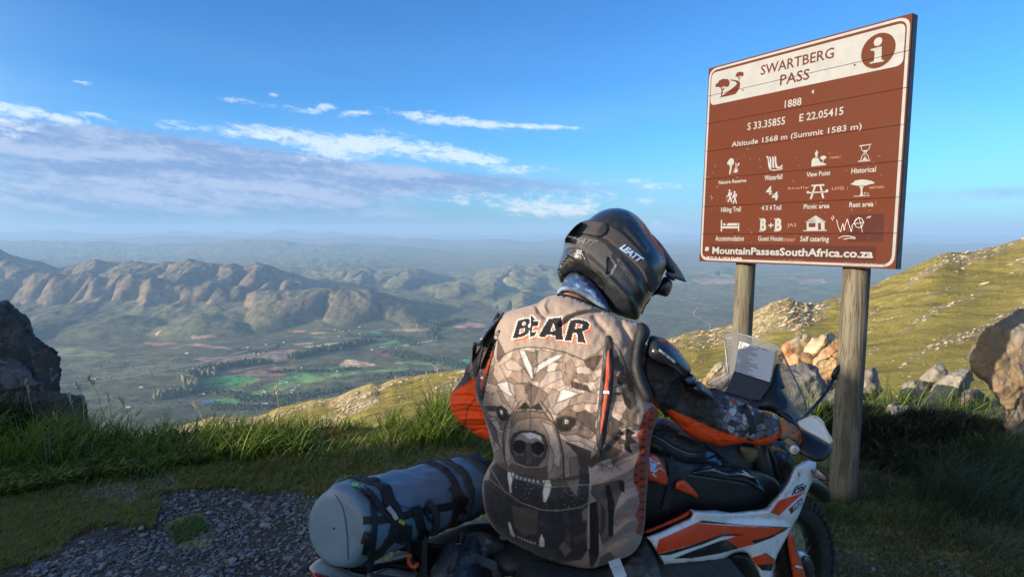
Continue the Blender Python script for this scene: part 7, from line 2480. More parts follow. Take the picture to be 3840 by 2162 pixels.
# ---- glove
m_glove = basic('orange_glove', (.40, .13, .045), .7, attr=True, var=.15, scale=40, bump=.3, bscale=120, dist=.002)
def paint_glove(x, y, h):
    c = np.tile((.42, .135, .05), (len(x), 1))
    c = over(c, pm(x, y, AZ((1380, 1150), (1450, 1140), (1530, 1170), (1590, 1230), (1580, 1300), (1400, 1300), (1370, 1200))), (.30, .24, .19))
    c = over(c, near(x, y, AZ((1455, 1040), (1545, 1130), (1510, 1142), (1500, 1125)), 3.5), (.12, .05, .03))
    return c
glove = puff('glove', AZ((1372, 1030), (1400, 1018), (1440, 1026), (1500, 1055), (1550, 1095), (1582, 1145), (1592, 1200), (1590, 1240), (1560, 1236), (1520, 1208), (1460, 1196), (1400, 1200), (1372, 1180), (1390, 1110)), plane3((2940, 1600, 1.97), (3000, 1620, 2.0), (2960, 1580, 1.98)), .03, .03, m_glove, rider, step=3, paint=paint_glove)
glove['label'] = 'orange and tan glove closed round the grip'
for i, (x, y, l) in enumerate(((1562, 1120, 1.0), (1576, 1150, 1.08), (1582, 1182, 1.0), (1578, 1212, .85))):
    p = AZ((x, y))[0]
    a = W(p[0], p[1], 1.985); k = W(p[0] + 20, p[1] + 16, 2.02); e_ = W(p[0] + 16, p[1] + 34 * l, 2.05); f_ = W(p[0] - 4, p[1] + 36 * l, 2.06)
    tube('finger', [a, k, e_, f_], [.0115, .0108, .0098, .0085], m_glove, glove, seg=10, sub=3, paint=lambda V: np.tile((.42, .135, .05), (len(V), 1)))
p = AZ((1440, 1190))[0]
tube('thumb', [W(p[0], p[1], 1.97), W(p[0] + 14, p[1] + 16, 1.97), W(p[0] + 36, p[1] + 20, 1.985)], [.013, .012, .009], m_glove, glove, seg=10, sub=3, paint=lambda V: np.tile((.30, .24, .19), (len(V), 1)))

# ---- trousers and boots
m_trouser = basic('camouflage_trousers', (.03, .027, .025), .85, attr=True, bump=.5, bscale=60, dist=.006)
s3_ = np.stack([rs2.uniform(2200, 2600, 70), rs2.uniform(1950, 2300, 70)], -1)
TR = VZ((700, 1372), (892, 1406), (960, 1385), (1060, 1350), (1130, 1310), (1190, 1255), (1215, 1195), (1240, 1230), (1270, 1290), (1300, 1360), (1320, 1440), (1330, 1560), (1000, 1620), (600, 1600), (420, 1500), (500, 1330))
trou = puff('trousers', TR, plane3((2150, 2120, 1.60), (2450, 2120, 1.66), (2300, 2050, 1.64)), .11, .10, m_trouser, rider, step=5, paint=lambda x, y, h: over(camo(x, y, s3_, [(.03, .026, .024), (.05, .042, .038), (.016, .014, .014), (.075, .064, .058)]), (x < 2280), (.008, .008, .009)))
strip('belt_tab', np.vstack([PZ((1940, 630), (1980, 740)), PZ((2030, 860))]), 46, [trou, vest], basic('pale_blue_tab', (.42, .48, .53), .6), trou, .008, fallback=1.5)
strip('belt_tab', PZ((1920, 680), (1965, 655), (2015, 625)), 14, [trou, vest], basic('pale_blue_tab', (.42, .48, .53), .6), trou, .014, fallback=1.5)
for k, s in (('R', 1), ('L', -1)):
    tube('trouser_leg', [JP['hip' + k], (JP['hip' + k] + JP['kn' + k]) / 2 + [0, 0, .01], JP['kn' + k], (JP['kn' + k] + JP['an' + k]) / 2, JP['an' + k] + [0, 0, .12]], [.115, .10, .085, .075, .06], m_trouser, rider, seg=18, paint=lambda V: np.tile((.03, .026, .024), (len(V), 1)))
    tube('boot', [JP['kn' + k] * .35 + JP['an' + k] * .65, JP['an' + k], JP['an' + k] * .6 + JP['to' + k] * .4, JP['to' + k] + (JP['to' + k] - JP['an' + k]) * .35], [.065, .055, .052, .035], m_blackp, rider, seg=16)
# ================================================================== MOTORCYCLE
HD = np.array([.830, .558, 0]); RT = np.array([.558, -.830, 0]); UP = np.array([0, 0, 1.0])
AX = np.array([.96, 2.30, .345])                     # front axle


def bp(f, r, z):
    """point of the bike: metres ahead of the front axle, to the right, above ground"""
    return np.array([AX[0], AX[1], 0]) + HD * f + RT * r + UP * z


bike = empty('motorcycle', tuple(bp(-.75, 0, 0)), 'white, orange and black adventure motorcycle standing in front of the sign', 'motorcycle')


def side(off, lean=0.0, toe=0.0):
    """plane parallel to the bike, off metres to its right"""
    n = RT * math.cos(lean) + UP * math.sin(lean) + HD * toe
    return bp(-.5, off, .7), n / np.linalg.norm(n)


m_tyre = basic('tyre_rubber', (.018, .018, .019), .8, var=.25, scale=30, dirt=.5, dirtcol=(.05, .045, .04))
m_rim = basic('black_rim', (.02, .02, .022), .35, metal=.4)
m_spoke = basic('steel_spoke', (.35, .35, .36), .35, metal=.8)
m_dark = basic('dark_casting', (.014, .014, .016), .5, var=.3, scale=20, dirt=.4, dirtcol=(.04, .035, .03))
m_orange = basic('orange_plastic', (.62, .065, .014), .35, var=.08, dirt=.3, dirtcol=(.12, .07, .05))
m_fair = basic('white_plastic', (.6, .6, .6), .33, attr=True, var=.05, scale=5, dirt=.35, dirtcol=(.22, .18, .14), dscale=26, spec=.5)
m_gloss = basic('gloss_blue_black', (.010, .013, .026), .12, var=.2, scale=8, spec=.7, coat=.5)


def wheel(cx, R_, rs, tw, name, label=None, knobs=54, n_sp=36):
    c = np.asarray(cx, float)
    root = None
    th = np.linspace(0, 2 * np.pi, 97)[:-1]; ph = np.linspace(0, 2 * np.pi, 21)[:-1]
    def circ(r, off): return c + np.cos(th)[:, None] * r * HD + np.sin(th)[:, None] * r * UP + RT * off
    V = []
    for p in ph:
        V.append(circ(R_ - rs + rs * math.cos(p), tw * math.sin(p)))
    V = np.array(V); n1, n2 = V.shape[:2]
    i = np.arange(n1)[:, None]; j = np.arange(n2)[None]
    F = np.stack([i * n2 + j, i * n2 + (j + 1) % n2, ((i + 1) % n1) * n2 + (j + 1) % n2, ((i + 1) % n1) * n2 + j], -1).reshape(-1, 4)
    ty = mesh_obj(name, V.reshape(-1, 3), F, m_tyre, bike)
    if label: ty['label'] = label
    parts = []
    for k in range(knobs):
        for s, (w, dr, off) in enumerate(((.014, .006, 0.0), (.012, .002, .62), (.012, .002, -.62), (.012, -.012, .93), (.012, -.012, -.93))):
            if s == 0 and k % 2: continue
            a = 2 * math.pi * (k + .5 * (s > 2)) / knobs
            rd = np.cos(a) * HD + np.sin(a) * UP; tg = -np.sin(a) * HD + np.cos(a) * UP
            parts.append(boxraw(c + rd * (R_ + dr - .004 - (.012 if abs(off) > .5 else 0)) + RT * off * tw, tg * .011, RT * (w if s else .020), rd * .008))
    Vk, Fk = merge(parts)
    o = mesh_obj('tread_blocks', Vk, Fk, m_tyre, ty, smooth=False); o['kind'] = 'stuff'
    Rr = R_ - rs * 1.85
    V = []
    for (r, off) in ((Rr, -.030), (Rr + .016, -.034), (Rr + .018, -.028), (Rr + .004, -.018), (Rr + .004, .018), (Rr + .018, .028), (Rr + .016, .034), (Rr, .030), (Rr - .010, .010), (Rr - .010, -.010)):
        V.append(circ(r, off))
    V = np.array(V); n1 = len(V)
    i = np.arange(n1)[:, None]
    F = np.stack([i * n2 + j, i * n2 + (j + 1) % n2, ((i + 1) % n1) * n2 + (j + 1) % n2, ((i + 1) % n1) * n2 + j], -1).reshape(-1, 4)
    mesh_obj('rim', V.reshape(-1, 3), F, m_rim, ty)
    tube('hub', [c - RT * .05, c - RT * .03, c + RT * .03, c + RT * .05], [.03, .045, .045, .03], m_dark, ty, seg=24, sub=1)
    for k in range(n_sp):
        a = 2 * math.pi * k / n_sp; b = a + (.55 if k % 2 else -.55)
        s = 1 if (k // 2) % 2 else -1
        tube('spoke', [c + (np.cos(b) * HD + np.sin(b) * UP) * .042 + RT * .036 * s, c + (np.cos(a) * HD + np.sin(a) * UP) * (Rr - .006)], [.0018, .0018], m_spoke, ty, seg=5, sub=1)
    return ty


wheel(AX, .345, .047, .046, 'front_wheel', 'front wheel with a knobbly tyre')
wheel(bp(-1.50, 0, .335), .335, .058, .068, 'rear_wheel', 'rear wheel with a knobbly tyre')
# brake discs, fork
for s in (-1, 1):
    th = np.linspace(0, 2 * np.pi, 49)[:-1]
    V = np.array([AX + RT * (s * .068 + d) + r * (np.cos(th)[:, None] * HD + np.sin(th)[:, None] * UP) for r, d in ((.095, -.0025), (.155, -.0025), (.155, .0025), (.095, .0025))])
    i = np.arange(4)[:, None]; j = np.arange(48)[None]
    F = np.stack([i * 48 + j, i * 48 + (j + 1) % 48, ((i + 1) % 4) * 48 + (j + 1) % 48, ((i + 1) % 4) * 48 + j], -1).reshape(-1, 4)
    mesh_obj('brake_disc', V.reshape(-1, 3), F, m_spoke, bike)
    ft = bp(-.30, s * .105, 1.02); fb = AX + RT * s * .105 + HD * -.03
    tube('fork_leg', [ft, ft * .45 + fb * .55, fb * .8 + ft * .2, fb], [.029, .029, .033, .030], m_dark, bike, seg=16, sub=2)
    puffp = None
tube('axle', [AX - RT * .12, AX + RT * .12], [.012, .012], m_spoke, bike, seg=12, sub=1)
plF = side(.125, 0, 0)
puff('fork_guard', BZ((1556, 1015), (1600, 1005), (1622, 1080), (1640, 1180), (1690, 1285), (1725, 1400), (1760, 1560), (1620, 1560), (1595, 1380), (1562, 1220), (1548, 1100)), side(.15), .018, .02, m_orange, bike, step=5)
puff('caliper_guard', BZ((1680, 1250), (1740, 1235), (1790, 1280), (1815, 1400), (1820, 1560), (1740, 1560), (1700, 1400)), side(.13), .02, .02, m_blackp, bike, step=5)
puff('fork_decal', BZ((1612, 1320), (1700, 1350), (1712, 1372), (1660, 1372), (1632, 1352)), side(.172), .003, .003, basic('white_decal', (.55, .55, .55), .4), bike, step=4, smooth_poly=0)
# front mudguard
tube('front_mudguard', [AX + .40 * (np.cos(a) * HD + np.sin(a) * UP) for a in np.radians([150, 130, 110, 90, 70, 50, 38])], [.03, .06, .07, .07, .065, .05, .02], m_blackp, bike, seg=14, flat=(UP, .35))

# frame and engine mass
def lump(name, c, r, mat, lab=None, seed=0):
    th = np.linspace(0, np.pi, 17); p = np.linspace(0, 2 * np.pi, 25)[:-1]
    V = [c + HD * r[0] * math.cos(b) * math.sin(a) + RT * r[1] * math.sin(b) * math.sin(a) + UP * r[2] * math.cos(a) for a in th for b in p]
    V = np.array(V); i = np.arange(16)[:, None] * 24; j = np.arange(24)[None]
    F = np.stack([i + j, i + (j + 1) % 24, i + 24 + (j + 1) % 24, i + 24 + j], -1).reshape(-1, 4)
    d = V - c; V = c + d * (1 + .12 * fbm(V[:, 0] * 9 + seed, V[:, 1] * 9, V[:, 2] * 9, 3))[:, None]
    return mesh_obj(name, V, F[:, ::-1], mat, bike)


lump('engine', bp(-.72, 0, .47), (.27, .17, .22), m_dark)
lump('fuel_tank', bp(-.56, 0, .86), (.27, .15, .15), m_gloss)
lump('airbox', bp(-.36, 0, .88), (.16, .12, .18), m_dark, seed=4)
tube('clutch_cover', [bp(-.70, .15, .42), bp(-.70, .19, .42)], [.10, .085], m_dark, bike, seg=30, sub=1)
tube('seat', [bp(-.66, 0, .84), bp(-.82, 0, .82), bp(-1.0, 0, .80), bp(-1.2, 0, .78)], [.08, .11, .11, .05], basic('seat_vinyl', (.012, .012, .013), .6), bike, seg=18, flat=(UP, .45))
for s in (-1, 1):
    tube('subframe_tube', [bp(-.60, s * .12, .62), bp(-1.05, s * .14, .70), bp(-1.60, s * .12, .92)], [.014] * 3, m_dark, bike, seg=10)
    tube('frame_tube', [bp(-.30, s * .08, .98), bp(-.62, s * .13, .62), bp(-.95, s * .13, .40)], [.022] * 3, m_orange if s < 0 else m_dark, bike, seg=10)
    tube('swingarm', [bp(-.92, s * .11, .38), bp(-1.50, s * .13, .335)], [.03, .025], m_dark, bike, seg=12, sub=1)
    tube('foot_peg', [bp(-.85, s * .16, .34), bp(-.85, s * .27, .34)], [.014, .014], m_spoke, bike, seg=8, sub=1)
tube('silencer', [bp(-.95, .17, .50), bp(-1.25, .20, .60), bp(-1.58, .21, .74)], [.03, .055, .05], m_dark, bike, seg=18)
tube('side_stand', [bp(-.85, -.14, .35), bp(-.80, -.30, .015)], [.012, .010], m_dark, bike, seg=8, sub=1)

# side body panels seen from the right
pan = puff('side_panel', KZ((120, 900), (250, 560), (400, 420), (700, 520), (1100, 620), (1500, 640), (1900, 700), (2150, 800), (2300, 960), (2180, 1180), (2080, 1262), (1850, 1300), (1300, 1330), (950, 1300), (750, 1420), (500, 1560), (150, 1560)), side(.13), .035, .10, basic('black_side_plastic', (.008, .008, .009), .5, var=.2), bike, step=6, power=.6)
puff('tank_cover', KZ((880, 782), (1000, 700), (1150, 640), (1300, 612), (1400, 690), (1500, 720), (1600, 680), (1720, 680), (1850, 760), (1960, 880), (2030, 1000), (2060, 1075), (1980, 1060), (1860, 980), (1700, 900), (1500, 880), (1200, 830)), side(.155), .028, .03, m_gloss, bike, step=5)
tk = [o for o in bike.children if o.name.startswith('tank_cover')][0]
m_teal = basic('teal_print', (.05, .28, .34), .4)
sticker('tank_stripe', KZ((1850, 765), (1890, 820), (1960, 900), (2022, 1018), (1990, 985), (1950, 965), (1900, 900), (1870, 840), (1900, 850), (1960, 940)), tess(KZ((1850, 765), (1890, 820), (1960, 900), (2022, 1018), (1990, 985), (1950, 965), (1900, 900), (1870, 840), (1900, 850), (1960, 940))), [tk], m_teal, tk, .003)
strip('tank_seam', KZ((890, 782), (1200, 828), (1550, 880), (1790, 938)), 2.2, [tk, pan], basic('pale_seam', (.16, .18, .24), .3), tk, .004)
op = puff('orange_side_cover', KZ((250, 560), (300, 490), (370, 462), (440, 480), (520, 560), (570, 690), (615, 850), (592, 948), (450, 905), (300, 850), (230, 800)), side(.185), .02, .02, m_orange, bike, step=5, power=.5)
sticker('lettering', KZ((330, 512), (498, 605), (480, 630), (372, 568), (335, 602), (350, 600), (410, 605), (455, 638), (412, 680), (505, 672), (566, 742), (430, 812), (368, 768), (402, 735), (345, 722)),
        tess(KZ((330, 512), (498, 605), (480, 630), (372, 568), (335, 602), (350, 600), (410, 605), (455, 638), (412, 680), (505, 672), (566, 742), (430, 812), (368, 768), (402, 735), (345, 722))), [op], basic('pale_blue_letter', (.38, .50, .72), .4), op, .002)
puff('orange_side_cover', KZ((720, 880), (770, 850), (832, 832), (920, 910), (1010, 1010), (1082, 1132), (900, 1065), (706, 988)), side(.175), .012, .02, m_orange, bike, step=5, power=.5, smooth_poly=0)
puff('lower_cover', BZ((150, 1250), (330, 1310), (600, 1300), (900, 1270), (1000, 1215), (1160, 1215), (1260, 1300), (1340, 1480), (1380, 1700), (100, 1700)), side(.12), .04, .05, m_dark, bike, step=8, power=.5)

# the big white side fairing
FAIR = BZ((610, 788), (655, 800), (740, 806), (850, 800), (1000, 826), (1140, 812), (1280, 796), (1350, 776), (1400, 720), (1460, 655), (1510, 600), (1560, 520), (1590, 450), (1618, 385), (1690, 345), (1755, 318), (1836, 342), (1832, 430), (1790, 540), (1740, 650), (1712, 740), (1662, 862),
          (1596, 985), (1540, 1082), (1500, 1155), (1465, 1220), (1440, 1290), (1412, 1400), (1390, 1480), (1385, 1560), (1330, 1560), (1270, 1400), (1212, 1290), (1160, 1214), (1105, 1206), (1040, 1212), (990, 1240), (948, 1272), (850, 1290), (600, 1310), (358, 1328), (300, 1225), (235, 1120), (185, 1062), (330, 1005), (480, 935), (605, 880), (632, 838))
WHT = np.array([.70, .70, .70])


def paint_fair(x, y, h):
    c = np.tile(WHT, (len(x), 1)).astype(float)
    OR = (.66, .050, .010); BK = (.010, .010, .012)
    def P_(p, k):
        nonlocal c
        c = over(c, pm(x, y, BZ(*p)), k)
    P_([(672, 922), (730, 900), (900, 920), (1200, 950), (1580, 966), (1530, 1002), (1400, 1072), (1240, 1132), (1198, 1098), (1350, 1062), (1530, 978)], BK)
    P_([(310, 1226), (560, 1160), (740, 1100), (930, 1033), (1180, 1030), (1060, 1052), (930, 1056), (740, 1132), (560, 1190), (420, 1236), (316, 1242)], BK)
    P_([(450, 1272), (560, 1225), (700, 1172), (920, 1092), (965, 1085), (1088, 1172), (900, 1222), (640, 1267)], BK)
    P_([(672, 924), (920, 946), (1300, 966), (1530, 977), (1440, 1030), (1350, 1063), (1198, 1098), (1238, 1134), (1085, 1172), (965, 1085), (1060, 1050), (1180, 1032), (930, 1034), (740, 1100), (560, 1158), (310, 1224), (288, 1180), (310, 1085), (480, 1010)], OR)
    P_([(1383, 822), (1470, 708), (1600, 668), (1738, 618), (1640, 700), (1475, 856)], OR)
    P_([(1208, 1262), (1350, 1214), (1432, 1286), (1430, 1316), (1255, 1332)], OR); P_([(1350, 1214), (1436, 1282), (1432, 1292), (1340, 1218)], BK)
    P_([(1255, 1332), (1430, 1316), (1402, 1390), (1312, 1386)], BK)
    P_([(1564, 795), (1700, 673), (1706, 736), (1590, 842)], BK); P_([(1568, 797), (1604, 765), (1602, 800), (1588, 832)], (.16, .015, .012))
    P_([(1655, 433), (1668, 440), (1680, 470), (1674, 478), (1660, 462)], BK); P_([(1785, 405), (1798, 412), (1808, 442), (1800, 450), (1786, 430)], BK)
    return c


def fair_bump(x, y):
    b = .010 * near(x, y, BZ((680, 830), (1000, 858), (1280, 838), (1375, 826)), 12, soft=26) - .010 * near(x, y, BZ((1000, 880), (1300, 872), (1500, 900), (1590, 935)), 12, soft=26)
    b = b + .008 * near(x, y, BZ((1380, 826), (1480, 700), (1600, 520), (1650, 400)), 10, soft=22) + .006 * near(x, y, BZ((1420, 1390), (1480, 1190), (1580, 1010)), 8, soft=20)
    return b


fair = puff('side_fairing', FAIR, side(.20, .06, .05), .035, .02, m_fair, bike, step=2.8, paint=paint_fair, bump=fair_bump, smooth_poly=0, power=.5, ss=True)
fair['label'] = 'white side fairing with orange and black flashes'
quad_text('KTM', BZ((1598, 660)), BZ((1728, 618)), BZ((1740, 556)), BZ((1612, 596)), [fair], m_zip, fair, bold=.06, italic=.25, lift=.003, sp=.88)
strip('lettering', BZ((1632, 582), (1712, 548)), 4.5, [fair], m_zip, fair, .003, step=6)
quad_text('VYKON', BZ((1608, 812)), BZ((1700, 742)), BZ((1700, 690)), BZ((1608, 762)), [fair], m_print_white, fair, bold=.04, lift=.003)
puff('side_trim', BZ((160, 1000), (260, 965), (360, 922), (480, 865), (560, 825), (606, 792), (628, 815), (618, 856), (560, 890), (380, 962), (175, 1048)), side(.185), .02, .02, m_orange, bike, step=5, power=.5)
fl = [W(*p, 1.98) for p in ()]
puff('indicator', BZ((1822, 405), (1850, 412), (1900, 455), (1946, 506), (1905, 514), (1850, 498), (1812, 488)), plane3((3060, 1770, 2.08), (3100, 1790, 2.10), (3070, 1750, 2.08)), .015, .02, basic('clear_red_lens', (.42, .22, .20), .15, spec=.8), bike, step=3, smooth_poly=0)

# windscreen
def glass():
    m, g, b = new_mat('smoked_screen')
    b.inputs['Base Color'].default_value = (.45, .46, .47, 1); b.inputs['Roughness'].default_value = .25
    t = g.n('ShaderNodeBsdfTransparent'); t.inputs[0].default_value = (.74, .75, .76, 1)
    mx = g.n('ShaderNodeMixShader'); mx.inputs[0].default_value = .17
    g.l(t.outputs[0], mx.inputs[1]); g.l(b.outputs[0], mx.inputs[2])
    out = [n_ for n_ in m.node_tree.nodes if n_.type == 'OUTPUT_MATERIAL'][0]
    g.l(mx.outputs[0], out.inputs[0])
    return m


SCR = AZ((880, 252), (895, 233), (955, 229), (1100, 262), (1230, 298), (1330, 335), (1384, 362), (1425, 450), (1480, 560), (1555, 710), (1615, 840), (1630, 900), (1622, 980), (1555, 1032), (1400, 960), (1280, 900), (1000, 820), (725, 705), (760, 682), (850, 632), (912, 602), (914, 560), (900, 420))
scr_pl = plane3((2760, 1270, 2.42), (2960, 1300, 2.30), (2820, 1500, 2.20))
ws = plate('windscreen', SCR, scr_pl, .004, glass(), bike, smooth_poly=1)
ws['label'] = 'clear smoked windscreen'
m_rimg = basic('screen_edge', (.10, .11, .12), .3)
Q = chaikin(SCR, 1)
P = on_plane(Q[:, 0], Q[:, 1], *scr_pl)
k0 = 0
tube('screen_edge', P[list(range(0, 34))], .0028, m_rimg, ws, seg=6, sub=1)
tube('screen_edge', P[list(range(34, len(P)))], .0022, basic('screen_edge_light', (.35, .36, .38), .3), ws, seg=6, sub=1)
# navigation tower, device and route sheet
puff('instrument_tower', AZ((1340, 522), (1370, 512), (1396, 516), (1384, 560), (1420, 700), (1436, 712), (1425, 745), (1395, 740), (1440, 790), (1540, 930), (1590, 1030), (1560, 1080), (1400, 1000), (1320, 950), (1200, 930), (1060, 900), (900, 800), (760, 745), (740, 720), (900, 775), (1200, 860), (1300, 690)), plane3((2800, 1480, 2.16), (2950, 1560, 2.14), (2850, 1400, 2.2)), .03, .06, m_blackp, bike, step=5)
tower = [o for o in bike.children if o.name.startswith('instrument_tower')][0]
dev_pl = plane3((2740, 1480, 2.17), (2880, 1520, 2.13), (2790, 1300, 2.23))
dv = plate('device', AZ((893, 772), (975, 583), (1022, 330), (1345, 410), (1296, 690), (1205, 866)), dev_pl, .018, basic('navy_screen', (.006, .010, .024), .35, spec=.5), bike, bev=.002)
dv['label'] = 'dark tablet behind the route sheet'
m_paper = basic('paper', (.66, .66, .68), .9, var=.02)
pp = plate('route_sheet', AZ((1022, 317), (1346, 405), (1296, 683), (971, 582)), dev_pl, .0006, m_paper, bike, off=.006)
pp['label'] = 'printed route sheet'
m_ink = basic('ink', (.05, .05, .07), .8)
pc = [AZ((1022, 317))[0], AZ((1346, 405))[0], AZ((1296, 683))[0], AZ((971, 582))[0]]


def pq(u, v):
    return (pc[0] * (1 - u) + pc[1] * u) * (1 - v) + (pc[3] * (1 - u) + pc[2] * u) * v


def flat_sticker(name, V2, T, mat, parent, off):
    P = on_plane(V2[:, 0], V2[:, 1], *dev_pl) + dev_pl[1] * off
    return mesh_obj(name, P, T, mat, parent, smooth=False)


rows_ = [('ODO', 'DAY 7 - 322km'), ('0', 'Wine Valley Retreat'), ('7', 'Swartberg Pass'), ('13', 'Die Stalletjie Ruins'), ('14', 'Old Post Hotel Ruins'), ('15', 'Fountain'), ('17', 'Blikstasie Ruins'), ('31', 'Teeberg Pass'), ('', 'Prince Albert Road (R)'),
         ('', 'Old Road - Seweweekspoort'), ('53', 'Meiringspoort'), ('75', 'Wind Turbine Road'), ('79', 'Rooinek Pass'), ('80', 'Desert Inn Guesthouse')]
for i in range(14):
    v0, v1 = i / 14.0, (i + 1) / 14.0
    q = np.array([pq(0, v1 - .004), pq(1, v1 - .004), pq(1, v1 + .004), pq(0, v1 + .004)])
    if i < 13: flat_sticker('ruled_line', q, np.array([[0, 1, 2, 3]]), m_ink, pp, .0071)
    for txt, (u0, um) in ((rows_[i][0], (.02, .09)), (rows_[i][1], (.12 if i else .5, .012 * 2.0))):
        if not txt: continue
        u1 = um if u0 == .02 else min(u0 + .021 * len(txt), .97)
        V, T = text2d(txt, .01)
        y0, y1 = capheight(.01)
        uu_ = u0 + (V[:, 0] - V[:, 0].min()) / (np.ptp(V[:, 0]) + 1e-6) * (u1 - u0)
        vv_ = v0 + .060 - (V[:, 1] - y0) / (y1 - y0) * .040
        P2 = np.array([pq(a, b) for a, b in zip(uu_, vv_)])
        flat_sticker('lettering', P2, T, m_ink, pp, .0072)
# handlebar, levers, hand guard
gc = W(2985, 1640, 2.04)
tube('handlebar', [bp(-.40, -.38, 1.10), bp(-.34, -.20, 1.12), bp(-.32, 0, 1.10), bp(-.34, .14, 1.10), gc + np.array([-.12, .05, .01]), gc, gc + np.array([.06, -.035, -.01])], [.011] * 7, m_dark, bike, seg=10)
tube('grip', [gc + np.array([-.06, .03, 0]), gc, gc + np.array([.06, -.035, -.01])], [.017, .017, .018], m_black, bike, seg=14, sub=2)
m_brass = basic('tan_lever', (.34, .24, .13), .45, metal=.3)
puff('brake_lever', BZ((1395, 180), (1440, 178), (1470, 200), (1500, 205), (1540, 235), (1552, 256), (1515, 258), (1490, 230), (1445, 222), (1420, 245), (1398, 225)), plane3((2900, 1680, 2.0), (2950, 1690, 2.02), (2920, 1660, 2.0)), .010, .012, m_brass, bike, step=3, smooth_poly=1)
tube('lever', [W(2945, 1660, 2.03), W(2990, 1665, 2.10), W(3020, 1680, 2.12)], [.008, .007, .006], m_spoke, bike, seg=8)
puff('reservoir', AZ((1015, 1262), (1060, 1258), (1160, 1268), (1200, 1290), (1195, 1360), (1150, 1410), (1090, 1425), (1050, 1390), (1025, 1320)), plane3((2790, 1700, 2.02), (2840, 1710, 2.04), (2810, 1680, 2.02)), .03, .03, basic('yellowed_reservoir', (.17, .15, .075), .4, var=.3, scale=30, dirt=.5), bike, step=4)
for a, b, c, r in (((2700, 1720, 1.98), (2760, 1700, 2.0), (2810, 1745, 2.04), .006), ((2740, 1760, 2.0), (2800, 1790, 2.05), (2870, 1700, 2.1), .005), ((2860, 1650, 2.05), (2900, 1720, 2.1), (2920, 1800, 2.12), .007), ((2830, 1560, 2.1), (2800, 1640, 2.12), (2850, 1760, 2.15), .006), ((2640, 1750, 1.95), (2730, 1690, 2.0), (2790, 1680, 2.05), .004)):
    tube('cable', [W(*a), W(*b), W(*c)], [r] * 3, m_dark, bike, seg=8, sub=5)
puff('front_cowl', BZ((1000, 60), (1300, 40), (1520, 150), (1600, 250), (1620, 380), (1590, 450), (1500, 560), (1300, 620), (1150, 600), (1080, 400), (980, 250)), plane3((2800, 1780, 2.2), (2960, 1780, 2.2), (2880, 1680, 2.22)), .05, .08, m_dark, bike, step=6, disp=lambda V: .02 * fbm(V[:, 0] * 14, V[:, 1] * 14, V[:, 2] * 14, 4))
hg_pl = plane3((2930, 1620, 1.98), (3120, 1680, 1.96), (3000, 1560, 2.02))
hg = puff('hand_guard', AZ((1330, 935), (1440, 932), (1500, 975), (1540, 1030), (1572, 1095), (1640, 1135), (1720, 1178), (1800, 1222), (1862, 1258), (1862, 1290), (1845, 1340), (1795, 1392), (1740, 1406), (1660, 1378), (1590, 1345), (1530, 1300), (1495, 1262), (1560, 1248), (1592, 1225), (1588, 1170), (1550, 1105), (1490, 1050), (1420, 1010)), hg_pl, .022, .02, m_blackp, bike, step=4, power=.5)
we = puff('hand_guard_extension', AZ((1546, 1036), (1570, 1024), (1610, 1006), (1690, 978), (1712, 980), (1752, 1002), (1790, 1042), (1801, 1085), (1835, 1145), (1872, 1202), (1866, 1236), (1842, 1248), (1800, 1222), (1720, 1178), (1640, 1135), (1570, 1092), (1552, 1065)), plane3((2990, 1600, 2.02), (3120, 1660, 1.98), (3050, 1560, 2.04)), .010, .015, basic('milky_plastic', (.75, .73, .68), .35, var=.05, dirt=.4, dirtcol=(.35, .28, .2)), bike, step=4, power=.5,
          bump=lambda x, y: .012 * near(x, y, AZ((1600, 1006), (1700, 985), (1790, 1060), (1862, 1220)), 5, soft=5))
bc = hit(AZ((1520, 1292))[:, 0], AZ((1520, 1292))[:, 1], [hg])[0]
dv_ = (C0 - bc) / np.linalg.norm(C0 - bc)
tube('bar_end_bolt', [bc - dv_ * .004, bc + dv_ * .006, bc + dv_ * .0065, bc + dv_ * .003], [.0125, .0118, .0062, .0055], basic('polished_bolt', (.62, .64, .66), .25, metal=.9), hg, seg=20, sub=1)
mirror = puff('mirror', RZ((478, 800), (495, 760), (520, 725), (550, 702), (562, 712), (560, 760), (538, 795), (545, 830), (510, 832), (486, 822)), plane3((3120, 1400, 2.3), (3160, 1400, 2.3), (3130, 1370, 2.3)), .012, .02, m_blackp, bike, step=3)
tube('mirror_stem', [W(3135, 1405, 2.32), W(3090, 1480, 2.28), W(3030, 1550, 2.2), W(2975, 1600, 2.1)], [.006] * 4, m_blackp, bike, seg=8)

# tail and rack
m_tail = basic('dirty_white_plastic', (.46, .42, .38), .5, var=.1, dirt=.7, dirtcol=(.16, .12, .09), dscale=14)
puff('tail_unit', DZ((160, 1352), (200, 1310), (260, 1262), (305, 1245), (420, 1290), (600, 1400), (760, 1420), (900, 1400), (1000, 1345), (1100, 1340), (1250, 1380), (1400, 1390), (1480, 1420), (1500, 1600), (300, 1600), (215, 1420)), plane3((1170, 2130, 1.40), (1500, 2130, 1.62), (1300, 2060, 1.52)), .02, .04, m_tail, bike, step=5, power=.5, smooth_poly=1)
puff('tail_light', DZ((195, 1395), (300, 1415), (420, 1450), (420, 1600), (260, 1600), (215, 1450)), plane3((1170, 2140, 1.37), (1300, 2140, 1.44), (1200, 2100, 1.40)), .015, .02, basic('red_lens', (.40, .015, .02), .2), bike, step=5)
puff('luggage_rack', DZ((225, 1185), (290, 1120), (340, 1110), (500, 1300), (900, 1300), (1300, 1180), (1700, 1100), (1850, 1200), (1700, 1420), (1300, 1400), (1000, 1340), (850, 1400), (700, 1430), (420, 1320), (300, 1270), (240, 1220)), plane3((1200, 2070, 1.50), (1600, 2070, 1.72), (1400, 2000, 1.66)), .03, .05, m_dark, bike, step=6)

